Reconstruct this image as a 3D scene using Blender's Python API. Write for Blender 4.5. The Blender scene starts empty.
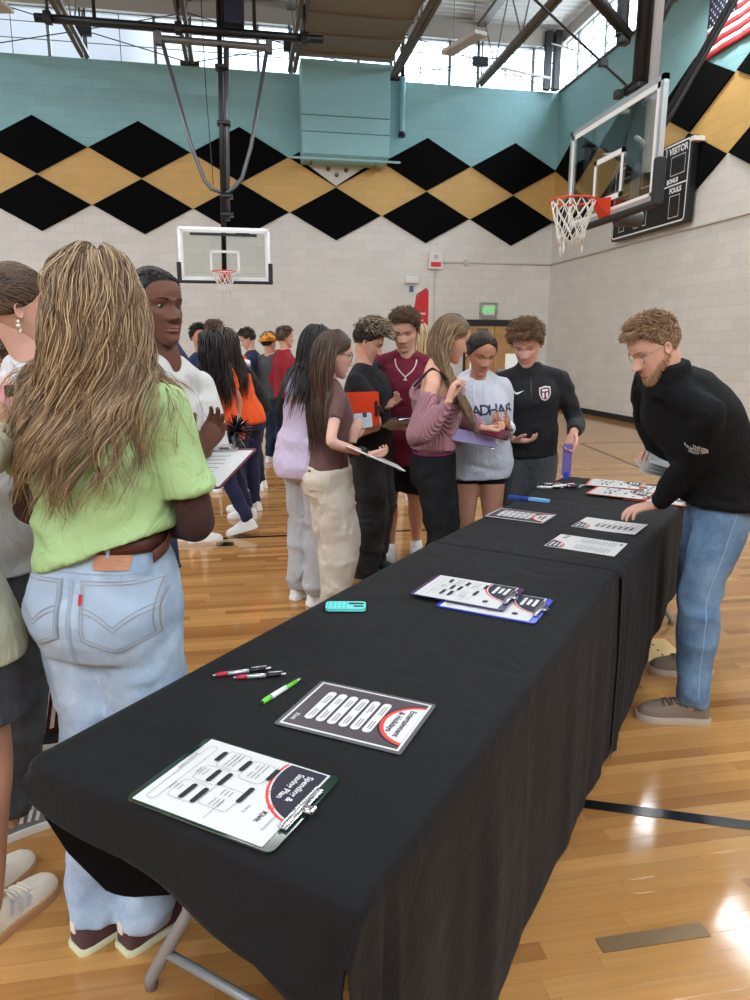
import bpy, bmesh, math, random
import numpy as np
from mathutils import Vector, Matrix, noise
from mathutils.bvhtree import BVHTree
random.seed(7); np.random.seed(7)
C = bpy.context.scene.collection
PI = math.pi
V = lambda *a: np.array(a, float)
def nrm(v):
    v = np.asarray(v, float); l = np.linalg.norm(v)
    return v / l if l > 1e-9 else v

# ------------------------------------------------------------------ scene graph
def tag(o, label=None, cat=None, group=None, kind=None):
    if label: o['label'] = label
    if cat: o['category'] = cat
    if group: o['group'] = group
    if kind: o['kind'] = kind
    return o
def thing(name, label, cat, loc=(0, 0, 0), rotz=0, group=None):
    o = bpy.data.objects.new(name, None); C.objects.link(o)
    o.location = loc; o.rotation_euler = (0, 0, rotz)
    o.empty_display_size = .05
    return tag(o, label, cat, group)
ROOTM = {}
def link(name, me, mats=None, parent=None, smooth=False, world=False):
    """one mesh object; with world=True the mesh is in world space and the parent's place is taken out"""
    o = bpy.data.objects.new(name, me); C.objects.link(o)
    if mats is not None:
        for m in (mats if isinstance(mats, (list, tuple)) else [mats]): me.materials.append(m)
    if smooth:
        me.polygons.foreach_set('use_smooth', [True] * len(me.polygons))
    if parent is not None:
        o.parent = parent
        if world:
            p = parent; M = Matrix.Identity(4)
            while p is not None:
                M = Matrix.LocRotScale(p.location, p.rotation_euler, p.scale) @ M; p = p.parent
            me.transform(M.inverted())
    return o
def recenter(o):
    """move the origin of a top-level mesh to the middle of its underside"""
    me = o.data; n = len(me.vertices); co = np.empty(n * 3); me.vertices.foreach_get('co', co); co = co.reshape(-1, 3)
    c = Vector(((co[:, 0].min() + co[:, 0].max()) / 2, (co[:, 1].min() + co[:, 1].max()) / 2, co[:, 2].min()))
    me.transform(Matrix.Translation(-c)); o.location = c
    return o

# ------------------------------------------------------------------ mesh accumulator
class MB:
    def __init__(s): s.v = []; s.f = []; s.m = []; s.n = 0
    def add(s, verts, faces, mat=0):
        verts = np.asarray(verts, float).reshape(-1, 3)
        s.v.append(verts); k = s.n
        s.f.extend([tuple(i + k for i in f) for f in faces]); s.m.extend([mat] * len(faces)); s.n += len(verts)
        return s
    def join(s, o, mat=None):
        k = s.n
        s.v.extend(o.v); s.f.extend([tuple(i + k for i in f) for f in o.f]); s.m.extend(o.m if mat is None else [mat] * len(o.m)); s.n += o.n
        return s
    def co(s): return np.concatenate(s.v) if s.v else np.zeros((0, 3))
    def xf(s, M):
        M = np.array(M, float); c = s.co() @ M[:3, :3].T + M[:3, 3]; s.v = [c]; return s
    def box(s, lo, hi, mat=0, bev=0):
        x0, y0, z0 = lo; x1, y1, z1 = hi
        if bev <= 0:
            v = [(x0,y0,z0),(x1,y0,z0),(x1,y1,z0),(x0,y1,z0),(x0,y0,z1),(x1,y0,z1),(x1,y1,z1),(x0,y1,z1)]
            return s.add(v, [(0,3,2,1),(4,5,6,7),(0,1,5,4),(1,2,6,5),(2,3,7,6),(3,0,4,7)], mat)
        b = bmesh.new(); bmesh.ops.create_cube(b, size=1)
        for q in b.verts: q.co = Vector(((q.co.x+.5)*(x1-x0)+x0, (q.co.y+.5)*(y1-y0)+y0, (q.co.z+.5)*(z1-z0)+z0))
        bmesh.ops.bevel(b, geom=b.edges[:], offset=bev, segments=2, affect='EDGES', profile=.5)
        b.verts.index_update()
        s.add([q.co[:] for q in b.verts], [[q.index for q in f.verts] for f in b.faces], mat); b.free(); return s
    def tube(s, pts, r, seg=8, mat=0, caps=True, up=None):
        """round tube; r a number or one per point"""
        pts = np.asarray(pts, float); n = len(pts); r = np.broadcast_to(np.asarray(r, float), (n,))
        t = np.gradient(pts, axis=0) if n > 2 else np.repeat((pts[1]-pts[0])[None], 2, 0)
        t /= np.maximum(np.linalg.norm(t, axis=1), 1e-9)[:, None]
        u = nrm(np.cross(t[0], V(0,0,1) if abs(t[0][2]) < .9 else V(1,0,0))) if up is None else nrm(up - t[0]*np.dot(up, t[0]))
        a = np.linspace(0, 2*PI, seg, endpoint=False); rings = []
        for i in range(n):
            u = nrm(u - t[i]*np.dot(u, t[i])); w = np.cross(t[i], u)
            rings.append(pts[i] + r[i]*(np.cos(a)[:, None]*u + np.sin(a)[:, None]*w))
        return s.rings(rings, mat, caps)
    def rings(s, rings, mat=0, caps=True, closed=True):
        n = len(rings); k = len(rings[0]); f = []
        for i in range(n-1):
            for j in range(k if closed else k-1):
                j2 = (j+1) % k; f.append((i*k+j, i*k+j2, (i+1)*k+j2, (i+1)*k+j))
        if caps and closed:
            f.append(tuple(range(k-1, -1, -1))); f.append(tuple((n-1)*k+j for j in range(k)))
        return s.add(np.concatenate(rings), f, mat)
    def loft(s, st, seg=20, mat=0, e=2.0):
        """st: list of (centre, a, b, lateral axis, forward axis); superelliptic rings"""
        an = np.linspace(0, 2*PI, seg, endpoint=False); c = np.cos(an); d = np.sin(an)
        cx = np.sign(c)*np.abs(c)**(2/e); dx = np.sign(d)*np.abs(d)**(2/e)
        return s.rings([np.asarray(p)+a*cx[:, None]*np.asarray(l)+b*dx[:, None]*np.asarray(fw) for p, a, b, l, fw in st], mat)
    def ball(s, c, r, seg=12, rng=8, mat=0, M=None):
        r = np.broadcast_to(np.asarray(r, float), (3,)); v = [(0,0,-1)]; f = []
        for i in range(1, rng):
            p = -PI/2+PI*i/rng
            for j in range(seg): q = 2*PI*j/seg; v.append((math.cos(p)*math.cos(q), math.cos(p)*math.sin(q), math.sin(p)))
        v.append((0,0,1)); L = len(v)-1
        for j in range(seg):
            f.append((0, 1+(j+1)%seg, 1+j)); f.append((L, L-seg+j, L-seg+(j+1)%seg))
            for i in range(rng-2): f.append((1+i*seg+j, 1+i*seg+(j+1)%seg, 1+(i+1)*seg+(j+1)%seg, 1+(i+1)*seg+j))
        v = np.array(v)*r
        if M is not None: v = v @ np.array(M, float)[:3, :3].T
        return s.add(v+np.asarray(c), f, mat)
    def cyl(s, p, q, r, seg=16, mat=0): return s.tube([p, q], r, seg, mat)
    def prism(s, poly, o, u, v, n, d, mat=0):
        """2-D outline in the frame (o,u,v) raised by d along n"""
        o, u, v, n = map(np.asarray, (o, u, v, n)); k = len(poly)
        b = [o+p[0]*u+p[1]*v for p in poly]; t = [q+n*d for q in b]
        return s.add(b+t, [tuple(range(k-1,-1,-1)), tuple(range(k, 2*k))]+[(i,(i+1)%k,k+(i+1)%k,k+i) for i in range(k)], mat)
    def mesh(s, name='m'):
        me = bpy.data.meshes.new(name); c = s.co(); me.from_pydata(c.tolist(), [], s.f)
        if any(s.m): me.polygons.foreach_set('material_index', s.m)
        me.update(); return me
    def obj(s, name, mats, parent=None, smooth=False, world=False, auto=None):
        o = link(name, s.mesh(name), mats, parent, smooth or auto is not None, world)
        if auto is not None: o.data.set_sharp_from_angle(angle=math.radians(auto))
        return o
def R2(me):
    """mesh -> arrays"""
    n = len(me.vertices); co = np.empty(n*3); me.vertices.foreach_get('co', co)
    return co.reshape(-1, 3), [tuple(p.vertices) for p in me.polygons]
def remesh(mb, voxel, smooth=4, fac=.5):
    """closed overlapping pieces grown together to one skin"""
    o = bpy.data.objects.new('grow', mb.mesh()); C.objects.link(o)
    m = o.modifiers.new('r', 'REMESH'); m.mode = 'VOXEL'; m.voxel_size = voxel
    if smooth: k = o.modifiers.new('s', 'SMOOTH'); k.factor = fac; k.iterations = smooth
    bpy.context.view_layer.update()
    dg = bpy.context.evaluated_depsgraph_get(); ev = o.evaluated_get(dg); me = ev.to_mesh()
    co, f = R2(me); ev.to_mesh_clear(); old = o.data
    bpy.data.objects.remove(o); bpy.data.meshes.remove(old)
    return MB().add(co, f)
def vnormals(co, faces):
    n = np.zeros_like(co)
    q = np.array([f for f in faces if len(f) == 4]); t = np.array([f for f in faces if len(f) == 3])
    for a in (q, t):
        if len(a):
            fn = np.cross(co[a[:, 1]]-co[a[:, 0]], co[a[:, -1]]-co[a[:, 0]])
            for k in range(a.shape[1]): np.add.at(n, a[:, k], fn)
    return n/np.maximum(np.linalg.norm(n, axis=1), 1e-12)[:, None]
def lattice_noise(p, seed=0):
    """smooth value noise, vectorised; -1..1"""
    p = np.asarray(p)+seed*17.31; i = np.floor(p).astype(np.int64); f = p-i; f = f*f*(3-2*f)
    def h(a, b, c):
        n = (a*73856093) ^ (b*19349663) ^ (c*83492791); n = (n ^ (n >> 13))*1274126177 & 0x7fffffff
        n = (n ^ (n >> 15))*224682251 & 0x7fffffff
        return n/0x3fffffff-1.0
    r = 0
    for dx in (0, 1):
        for dy in (0, 1):
            for dz in (0, 1):
                w = (f[:, 0] if dx else 1-f[:, 0])*(f[:, 1] if dy else 1-f[:, 1])*(f[:, 2] if dz else 1-f[:, 2])
                r = r+w*h(i[:, 0]+dx, i[:, 1]+dy, i[:, 2]+dz)
    return r
def wrinkle(mb, amp, freq=(14, 14, 26), seed=0, weight=None):
    co = mb.co(); n = vnormals(co, mb.f); q = co*np.asarray(freq)
    w = lattice_noise(q+1.5*np.stack([lattice_noise(co*9, seed+5)]*3, 1), seed)
    w2 = 1-np.abs(lattice_noise(q*.55, seed+2))*2
    d = amp*(.55*w+.6*w2)
    if weight is not None: d = d*weight(co)
    mb.v = [co+n*d[:, None]]; return mb

# ------------------------------------------------------------------ materials
MATS = {}
def srgb(r, g, b):
    f = lambda c: (c/255)/12.92 if c <= 10 else (((c/255)+.055)/1.055)**2.4
    return (f(r), f(g), f(b), 1)
def newmat(name):
    m = bpy.data.materials.new(name); m.use_nodes = True; nt = m.node_tree
    return m, nt, nt.nodes['Principled BSDF'], nt.nodes, lambda a, b: nt.links.new(a, b)
def mat(name, rgb, rough=.6, metal=0, spec=.5, bump=None, var=0, vscale=20, sheen=0, emit=0, coat=0, folds=0):
    """rgb in 0..255 display values; bump = (scale, strength) of a fine noise"""
    if name in MATS: return MATS[name]
    m, nt, b, N, L = newmat(name); c = srgb(*rgb)
    b.inputs['Base Color'].default_value = c; b.inputs['Roughness'].default_value = rough; b.inputs['Metallic'].default_value = metal
    b.inputs['Specular IOR Level'].default_value = spec
    if sheen: b.inputs['Sheen Weight'].default_value = sheen; b.inputs['Sheen Roughness'].default_value = .5
    if coat: b.inputs['Coat Weight'].default_value = coat; b.inputs['Coat Roughness'].default_value = .1
    if emit: b.inputs['Emission Color'].default_value = c; b.inputs['Emission Strength'].default_value = emit
    if var or bump or folds:
        tc = N.new('ShaderNodeTexCoord')
    if var:
        n = N.new('ShaderNodeTexNoise'); n.inputs['Scale'].default_value = vscale; n.inputs['Detail'].default_value = 4; L(tc.outputs['Object'], n.inputs['Vector'])
        r = N.new('ShaderNodeMapRange'); r.inputs['From Min'].default_value = .3; r.inputs['From Max'].default_value = .7
        r.inputs['To Min'].default_value = 1-var; r.inputs['To Max'].default_value = 1+var; L(n.outputs['Fac'], r.inputs['Value'])
        x = N.new('ShaderNodeMix'); x.data_type = 'RGBA'; x.blend_type = 'MULTIPLY'; x.inputs[0].default_value = 1
        x.inputs[6].default_value = c; L(r.outputs[0], x.inputs[7]); L(x.outputs[2], b.inputs['Base Color'])
    if folds:
        mp = N.new('ShaderNodeMapping'); mp.inputs['Scale'].default_value = (1, 1, .55); mp.inputs['Rotation'].default_value = (.5, .6, 0); L(tc.outputs['Object'], mp.inputs[0])
        nf = N.new('ShaderNodeTexNoise'); nf.inputs['Scale'].default_value = 11; nf.inputs['Detail'].default_value = 2.5; nf.inputs['Distortion'].default_value = 1.6; L(mp.outputs[0], nf.inputs['Vector'])
        rg = N.new('ShaderNodeMath'); rg.operation = 'PINGPONG'; rg.inputs[1].default_value = .25; L(nf.outputs['Fac'], rg.inputs[0])
        bf = N.new('ShaderNodeBump'); bf.inputs['Strength'].default_value = folds; bf.inputs['Distance'].default_value = .05; L(rg.outputs[0], bf.inputs['Height'])
    if bump:
        n2 = N.new('ShaderNodeTexNoise'); n2.inputs['Scale'].default_value = bump[0]; n2.inputs['Detail'].default_value = 3; L(tc.outputs['Object'], n2.inputs['Vector'])
        bp = N.new('ShaderNodeBump'); bp.inputs['Strength'].default_value = bump[1]; bp.inputs['Distance'].default_value = .01
        L(n2.outputs['Fac'], bp.inputs['Height']); L(bp.outputs['Normal'], b.inputs['Normal'])
        if folds: L(bf.outputs[0], bp.inputs['Normal'])
    MATS[name] = m; return m
def math_node(nt, op, a, b=None, c=None):
    n = nt.nodes.new('ShaderNodeMath'); n.operation = op
    for i, x in enumerate((a, b, c)):
        if x is None: continue
        if isinstance(x, (int, float)): n.inputs[i].default_value = x
        else: nt.links.new(x, n.inputs[i])
    return n.outputs[0]
def text_mb(body, size=1.0, bold=0, align='CENTER', spacing=1.0):
    """lettering as a flat mesh in the xy plane, height about `size`"""
    cu = bpy.data.curves.new('t', 'FONT'); cu.body = body; cu.size = size; cu.align_x = align; cu.align_y = 'CENTER'; cu.offset = bold; cu.space_character = spacing
    cu.resolution_u = 3
    o = bpy.data.objects.new('t', cu); C.objects.link(o); bpy.context.view_layer.update()
    ev = o.evaluated_get(bpy.context.evaluated_depsgraph_get()); me = ev.to_mesh(); co, f = R2(me); ev.to_mesh_clear()
    bpy.data.objects.remove(o); bpy.data.curves.remove(cu)
    return MB().add(co, f)
def frame(o, u, v):
    """4x4 taking the xy plane to the plane at o with axes u, v"""
    u = nrm(u); n = nrm(np.cross(u, v)); v = np.cross(n, u); M = np.eye(4); M[:3, 0] = u; M[:3, 1] = v; M[:3, 2] = n; M[:3, 3] = o
    return M
def rrect(w, h, r, k=4):
    p = []
    for cx, cy, a0 in ((w/2-r, h/2-r, 0), (-w/2+r, h/2-r, 90), (-w/2+r, -h/2+r, 180), (w/2-r, -h/2+r, 270)):
        for i in range(k+1): a = math.radians(a0+90*i/k); p.append((cx+r*math.cos(a), cy+r*math.sin(a)))
    return p
def poly_mb(poly, z=0, mat=0): return MB().add([(x, y, z) for x, y in poly], [tuple(range(len(poly)))], mat)
def shift(mb, x=0, y=0, z=0): mb.v = [mb.co()+V(x, y, z)]; return mb
def subdiv(mb, cuts):
    b = bmesh.new(); me = mb.mesh(); b.from_mesh(me)
    bmesh.ops.triangulate(b, faces=b.faces[:])
    for _ in range(cuts): bmesh.ops.subdivide_edges(b, edges=b.edges[:], cuts=1, use_grid_fill=True)
    b.verts.index_update(); out = MB().add([v.co[:] for v in b.verts], [[v.index for v in f.verts] for f in b.faces]); b.free(); return out
def decal(mb, M, target, off=.003, cuts=1):
    """lay a flat mesh onto the surface of `target` (an MB) along the frame's normal"""
    mb = subdiv(mb, cuts) if cuts else mb
    mb.xf(M); n = Vector(M[:3, 2]); t = BVHTree.FromPolygons(target.co().tolist(), target.f)
    out = []; hit = []
    for p in mb.co():
        h = t.ray_cast(Vector(p)+n*.25, -n, .6); hit.append(h[0] is not None)
        out.append(h[0]+n*off if h[0] is not None else Vector(p))
    keep = [f for f in mb.f if all(hit[i] for i in f)]
    mb.v = [np.array([q[:] for q in out])]; mb.f = keep; mb.m = [0]*len(keep); return mb

EXPOSURE = 0.22
# ================================================================== the gym hall
XR, YB, XL, YF = 8.34, 19.06, -13.0, -9.0           # right, back, left and rear wall
ZT, ZD = 8.05, 9.55                                  # top of the block walls, roof deck
SILL = ZT
def block_wall_mat(name, axis):
    m, nt, b, N, L = newmat(name)
    tc = N.new('ShaderNodeTexCoord'); sp = N.new('ShaderNodeSeparateXYZ'); L(tc.outputs['Object'], sp.inputs[0])
    cb = N.new('ShaderNodeCombineXYZ'); L(sp.outputs[axis], cb.inputs[0]); z = math_node(nt, 'SUBTRACT', sp.outputs['Z'], 4.8815-.2128*22); L(z, cb.inputs[1])
    br = N.new('ShaderNodeTexBrick'); br.offset = .5
    for k, v in (('Scale', 1), ('Mortar Size', .0055), ('Mortar Smooth', .4), ('Brick Width', .4275), ('Row Height', .2128), ('Bias', 0)): br.inputs[k].default_value = v
    br.inputs['Color1'].default_value = (1, 1, 1, 1); br.inputs['Color2'].default_value = (.93, .93, .93, 1); br.inputs['Mortar'].default_value = (.80, .80, .80, 1)
    L(cb.outputs[0], br.inputs['Vector'])
    hi = math_node(nt, 'GREATER_THAN', sp.outputs['Z'], 6.157); lo = math_node(nt, 'GREATER_THAN', sp.outputs['Z'], 4.8815)
    def mix(f, a, c, blend='MIX'):
        x = N.new('ShaderNodeMix'); x.data_type = 'RGBA'; x.blend_type = blend
        for i, q in ((0, f), (6, a), (7, c)):
            if hasattr(q, 'links'): L(q, x.inputs[i])
            else: x.inputs[i].default_value = q
        return x.outputs[2]
    col = mix(lo, srgb(229, 226, 218), srgb(218, 176, 104)); col = mix(hi, col, srgb(146, 194, 197))
    ns = N.new('ShaderNodeTexNoise'); ns.inputs['Scale'].default_value = 1.2; ns.inputs['Detail'].default_value = 5; L(tc.outputs['Object'], ns.inputs['Vector'])
    rg = N.new('ShaderNodeMapRange'); rg.inputs['To Min'].default_value = .93; rg.inputs['To Max'].default_value = 1.05; L(ns.outputs['Fac'], rg.inputs['Value'])
    col = mix(1.0, col, br.outputs['Color'], 'MULTIPLY'); col = mix(1.0, col, rg.outputs[0], 'MULTIPLY')
    L(col, b.inputs['Base Color']); b.inputs['Roughness'].default_value = .55
    n2 = N.new('ShaderNodeTexNoise'); n2.inputs['Scale'].default_value = 90; L(tc.outputs['Object'], n2.inputs['Vector'])
    h = math_node(nt, 'MULTIPLY_ADD', n2.outputs['Fac'], .25, math_node(nt, 'SUBTRACT', 1, br.outputs['Fac']))
    bp = N.new('ShaderNodeBump'); bp.inputs['Strength'].default_value = .35; bp.inputs['Distance'].default_value = .008; L(h, bp.inputs['Height']); L(bp.outputs[0], b.inputs['Normal'])
    return m
def floor_mat():
    m, nt, b, N, L = newmat('maple_floor')
    tc = N.new('ShaderNodeTexCoord'); sp = N.new('ShaderNodeSeparateXYZ'); L(tc.outputs['Object'], sp.inputs[0])
    M = lambda *a: math_node(nt, *a)
    row = M('DIVIDE', sp.outputs['Y'], .0575); ri = M('FLOOR', row); rf = M('FRACT', row)
    def white(v, w=None):
        n = N.new('ShaderNodeTexWhiteNoise'); n.noise_dimensions = '2D'; c = N.new('ShaderNodeCombineXYZ'); L(v, c.inputs[0])
        if w is not None: L(w, c.inputs[1])
        L(c.outputs[0], n.inputs['Vector']); return n.outputs['Value']
    off = M('MULTIPLY', white(ri), 7.3); ln = M('MULTIPLY_ADD', white(M('ADD', ri, 51.7)), .55, .55)
    px = M('DIVIDE', M('ADD', sp.outputs['X'], off), ln); pi_ = M('FLOOR', px); pf = M('FRACT', px)
    r = white(ri, pi_); r2 = white(M('ADD', ri, 13.1), pi_)
    ramp = N.new('ShaderNodeValToRGB'); e = ramp.color_ramp.elements
    e[0].position = 0; e[0].color = srgb(144, 97, 52); e[1].position = 1; e[1].color = srgb(189, 140, 83)
    for p, c in ((.12, (162, 114, 64)), (.45, (175, 126, 72)), (.8, (181, 133, 78))): q = e.new(p); q.color = srgb(*c)
    L(r, ramp.inputs[0])
    gv = N.new('ShaderNodeCombineXYZ'); L(M('MULTIPLY', sp.outputs['X'], 2.2), gv.inputs[0]); L(M('MULTIPLY', sp.outputs['Y'], 60), gv.inputs[1]); L(M('MULTIPLY', r2, 40), gv.inputs[2])
    gn = N.new('ShaderNodeTexNoise'); gn.inputs['Scale'].default_value = 1; gn.inputs['Detail'].default_value = 6; gn.inputs['Roughness'].default_value = .6; gn.inputs['Distortion'].default_value = .6; L(gv.outputs[0], gn.inputs['Vector'])
    gr = N.new('ShaderNodeMapRange'); gr.inputs['From Min'].default_value = .3; gr.inputs['From Max'].default_value = .7; gr.inputs['To Min'].default_value = .88; gr.inputs['To Max'].default_value = 1.06; L(gn.outputs['Fac'], gr.inputs['Value'])
    ey = M('MINIMUM', rf, M('SUBTRACT', 1, rf)); ex = M('MULTIPLY', M('MINIMUM', pf, M('SUBTRACT', 1, pf)), 14)
    gap = N.new('ShaderNodeMapRange'); gap.inputs['From Max'].default_value = .022; gap.inputs['To Min'].default_value = .62; L(M('MINIMUM', ey, ex), gap.inputs['Value'])
    x = N.new('ShaderNodeMix'); x.data_type = 'RGBA'; x.blend_type = 'MULTIPLY'; x.inputs[0].default_value = 1; L(ramp.outputs[0], x.inputs[6]); L(M('MULTIPLY', gr.outputs[0], gap.outputs[0]), x.inputs[7])
    L(x.outputs[2], b.inputs['Base Color'])
    b.inputs['Roughness'].default_value = .10; b.inputs['Specular IOR Level'].default_value = .5
    n2 = N.new('ShaderNodeTexNoise'); n2.inputs['Scale'].default_value = 14; n2.inputs['Detail'].default_value = 2; L(tc.outputs['Object'], n2.inputs['Vector'])
    h = M('ADD', M('MULTIPLY', n2.outputs['Fac'], .25), M('ADD', M('MULTIPLY', r2, .35), M('MULTIPLY', gap.outputs[0], .5)))
    bp = N.new('ShaderNodeBump'); bp.inputs['Strength'].default_value = .12; bp.inputs['Distance'].default_value = .004; L(h, bp.inputs['Height']); L(bp.outputs[0], b.inputs['Normal'])
    return m
def struct(name, mb, m, smooth=False, parent=None):
    return tag(mb.obj(name, m, parent, smooth), kind='structure') if parent is None else mb.obj(name, m, parent, smooth)

m_back, m_side = block_wall_mat('painted_block_back', 'X'), block_wall_mat('painted_block_side', 'Y')
m_black = mat('black_felt', (9, 9, 10), .95, spec=.1)
m_base = mat('black_rubber_base', (22, 23, 24), .6)
m_steel = mat('tan_painted_steel', (106, 98, 86), .5)
m_white_steel = mat('white_painted_steel', (222, 220, 214), .45)
m_dark = mat('black_painted_steel', (20, 20, 21), .4)
m_grey = mat('grey_steel', (120, 122, 124), .4, .6)
m_alu = mat('bright_aluminium', (205, 207, 208), .3, .8)
m_teal = mat('teal_paint', (146, 194, 197), .5, var=.04, vscale=2)
m_deck = mat('roof_deck_paint', (205, 204, 198), .5)
m_duct = mat('tan_duct_paint', (130, 121, 107), .5, var=.04, vscale=3)
m_hdr = mat('header_paint', (150, 142, 130), .6)

struct('floor', MB().box((XL, YF, -.1), (XR, YB, 0)), floor_mat())
struct('wall_back', MB().box((XL, YB, 0), (XR+.3, YB+.3, ZT)), m_back)
struct('wall_right', MB().box((XR, YF, 0), (XR+.3, YB+.3, ZT)), m_side)
struct('wall_left', MB().box((XL-.3, YF, 0), (XL, YB+.3, ZT)), m_side)
struct('wall_rear', MB().box((XL-.3, YF-.3, 0), (XR+.3, YF, ZT)), m_back)
struct('baseboard_back', MB().box((XL, YB-.02, 0), (XR, YB, .13)), m_base)
struct('baseboard_right', MB().box((XR-.02, YF, 0), (XR, YB, .13)), m_base)
# roof deck, corrugated with its ribs running across the hall
mb = MB(); ys = []; y = YF
while y < YB+.6: ys += [(y, 0), (y+.04, .05), (y+.13, .05), (y+.17, 0)]; y += .22
pr = np.array([(a, ZD+h) for a, h in ys]); n = len(pr)
v = [(x, a, z) for x in (XL-.4, XR+.6) for a, z in pr]
mb.add(v, [(i, i+1, n+i+1, n+i) for i in range(n-1)])
struct('ceiling', mb, m_deck)
# steel over the window band
struct('trim_1', MB().box((XL, YB-.05, 9.08), (XR, YB+.25, 9.5)), m_hdr)
struct('trim_2', MB().box((XR-.02, YF, 9.2), (XR+.25, YB+.2, 9.5)), m_hdr)
struct('trim_3', MB().box((XR-.05, YF, ZT), (XR+.3, YB+.05, ZT+.05)), mat('dark_sill_paint', (96, 98, 98), .5))
JX = [-10.4, -8.02, -5.67, -3.32, -.978, 1.418, 3.886, 6.138]
for i, x in enumerate(JX):                      # bar joists, each a member of its own
    mb = MB(); ms = m_steel
    mb.box((x-.105, YF, ZT+.02), (x-.02, YB, ZT+.1)); mb.box((x+.02, YF, ZT+.02), (x+.105, YB, ZT+.1))
    mb.box((x-.1, YF, ZD-.16), (x+.1, YB, ZD-.06))
    y = YB-.3; k = 0
    while y > YF+1:
        mb.tube([(x, y, ZT+.08 if k % 2 else ZD-.12), (x, y-.85, ZD-.12 if k % 2 else ZT+.08)], .018, 6); y -= .85; k += 1
    o = tag(mb.obj('roof_joist', ms), kind='structure')
bx_ = [XL]+JX[1:]+[XR]
glass = None
def glass_mat():
    m = bpy.data.materials.new('window_glass'); m.use_nodes = True; nt = m.node_tree; N = nt.nodes; N.clear()
    o = N.new('ShaderNodeOutputMaterial'); t = N.new('ShaderNodeBsdfTransparent'); g = N.new('ShaderNodeBsdfGlossy'); g.inputs['Roughness'].default_value = .05
    t.inputs[0].default_value = (.94, .97, .97, 1); x = N.new('ShaderNodeMixShader'); x.inputs[0].default_value = .05
    nt.links.new(t.outputs[0], x.inputs[1]); nt.links.new(g.outputs[0], x.inputs[2]); nt.links.new(x.outputs[0], o.inputs[0]); return m
m_glass = glass_mat()
wn = 0
def window(a, b, wall):
    """a bay of the clerestory: mullions and muntins, its panes as one part"""
    global wn; wn += 1
    fr, gl = MB(), MB(); z0, z1 = ZT, 9.1 if wall == 'b' else 9.22
    P = (lambda s, z, d: (s, YB+.12+d, z)) if wall == 'b' else (lambda s, z, d: (XR+.12+d, s, z))
    def bar(s0, s1, za, zb, t):
        p, q = P(s0, za, -t), P(s1, zb, t); fr.box([min(u, w) for u, w in zip(p, q)], [max(u, w) for u, w in zip(p, q)])
    n = max(1, round((b-a)/.775))
    for i in range(n+1):
        s = a+(b-a)*i/n; w = .035 if i % 2 == 0 else .011; bar(s-w, s+w, z0, z1, .03 if i % 2 == 0 else .015)
    for z in (z0+.37, z0+.72): bar(a, b, z-.008, z+.008, .012)
    bar(a, b, z0, z0+.03, .03); bar(a, b, z1-.04, z1, .03)
    p, q = P(a, z0, -.003), P(b, z1, .003); gl.box([min(u, w) for u, w in zip(p, q)], [max(u, w) for u, w in zip(p, q)])
    o = struct('window_%d' % wn, fr, mat('window_mullion', (120, 124, 128), .5)); struct('pane', gl, m_glass, parent=o)
for a, b in zip(bx_[:-1], bx_[1:]): window(a, b, 'b')
YW = [YF, -5.5, -2, 1.5, 5.0, 8.5, 12.0, 15.5, YB]
for a, b in zip(YW[:-1], YW[1:]): window(a, b, 's')
# steel posts in the window band and the tie rods between them
for i, x in enumerate(JX[3:]):
    mb = MB()
    for d in (-.055, .055): mb.tube([(x+d, YB-.02, ZT), (x+d, YB-.02, 9.3)], .022, 8)
    if i % 2 == 0: mb.box((x-.2, YB-.1, 8.5), (x+.2, YB+.02, 8.73), bev=.02)
    else: mb.box((x-.22, YB-.08, ZT), (x+.22, YB+.02, ZT+.08))
    o = mb.obj('window_post', m_dark); tag(o, kind='structure')
mb = MB().box((8.05, YB-.25, ZT), (8.2, YB-.05, 9.4)).box((7.82, YB-.2, ZT), (7.98, YB-.05, 9.4)); tag(mb.obj('corner_column', m_dark), kind='structure')
for i, (x0, x1) in enumerate(((-3.32, -5.67), (-3.32, -.978), (1.418, -.978), (1.418, 3.886), (6.138, 3.886), (6.138, 8.1))):
    mb = MB()
    for z in (ZT+.05, 9.15): mb.tube([(x0, YB-.06, 8.615), (x1, YB-.06, z)], .012, 6)
    o = tag(mb.obj('tie_rod', m_dark), kind='structure')
tag(MB().tube([(7.95, YB-.2, 8.3), (6.6, YB-.3, 8.42)], .035, 8).tube([(7.95, YB-.2, 9.1), (8.0, 17.6, 8.5)], .02, 8).obj('angle_brace', m_white_steel), kind='structure')

# ---- black felt diamonds of the wall pattern
HW, HH = 1.1745, .637
def diamond(c, u, lab, grp):
    o, u = V(*c), V(*u); n = np.cross(u, V(0, 0, 1))
    if abs(u[0]) > .5: n = V(0, -1, 0)
    else: n = V(-1, 0, 0)
    k = .985
    mb = MB().prism([(HW*k, 0), (0, HH*k), (-HW*k, 0), (0, -HH*k)], (0, 0, 0), u, V(0, 0, 1), n, .04)
    ob = mb.obj('acoustic_panel', m_black); ob.location = c; return tag(ob, lab, 'panel', grp)
ups = {0: 'black diamond panel of the upper row beside the hall corner', -1: 'black diamond panel of the upper row, right of the teal box', -2: 'upper row diamond mostly hidden behind the teal box', -3: 'black diamond panel of the upper row, behind the hoop mast', -4: 'upper black diamond left of the hanging hoop mast, over the long blond hair', -5: 'upper black diamond at the left end of the back wall pattern'}
los = {0: 'black diamond panel of the lower row beside the hall corner', -1: 'lower black diamond right of the teal box, over the red wall alarm', -2: 'lower black diamond straight under the teal box', -3: 'lower black diamond whose tip shows through the far glass backboard', -4: 'lower black diamond between blond head and far backboard', -5: 'lower black diamond at the left end of the back wall pattern'}
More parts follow.
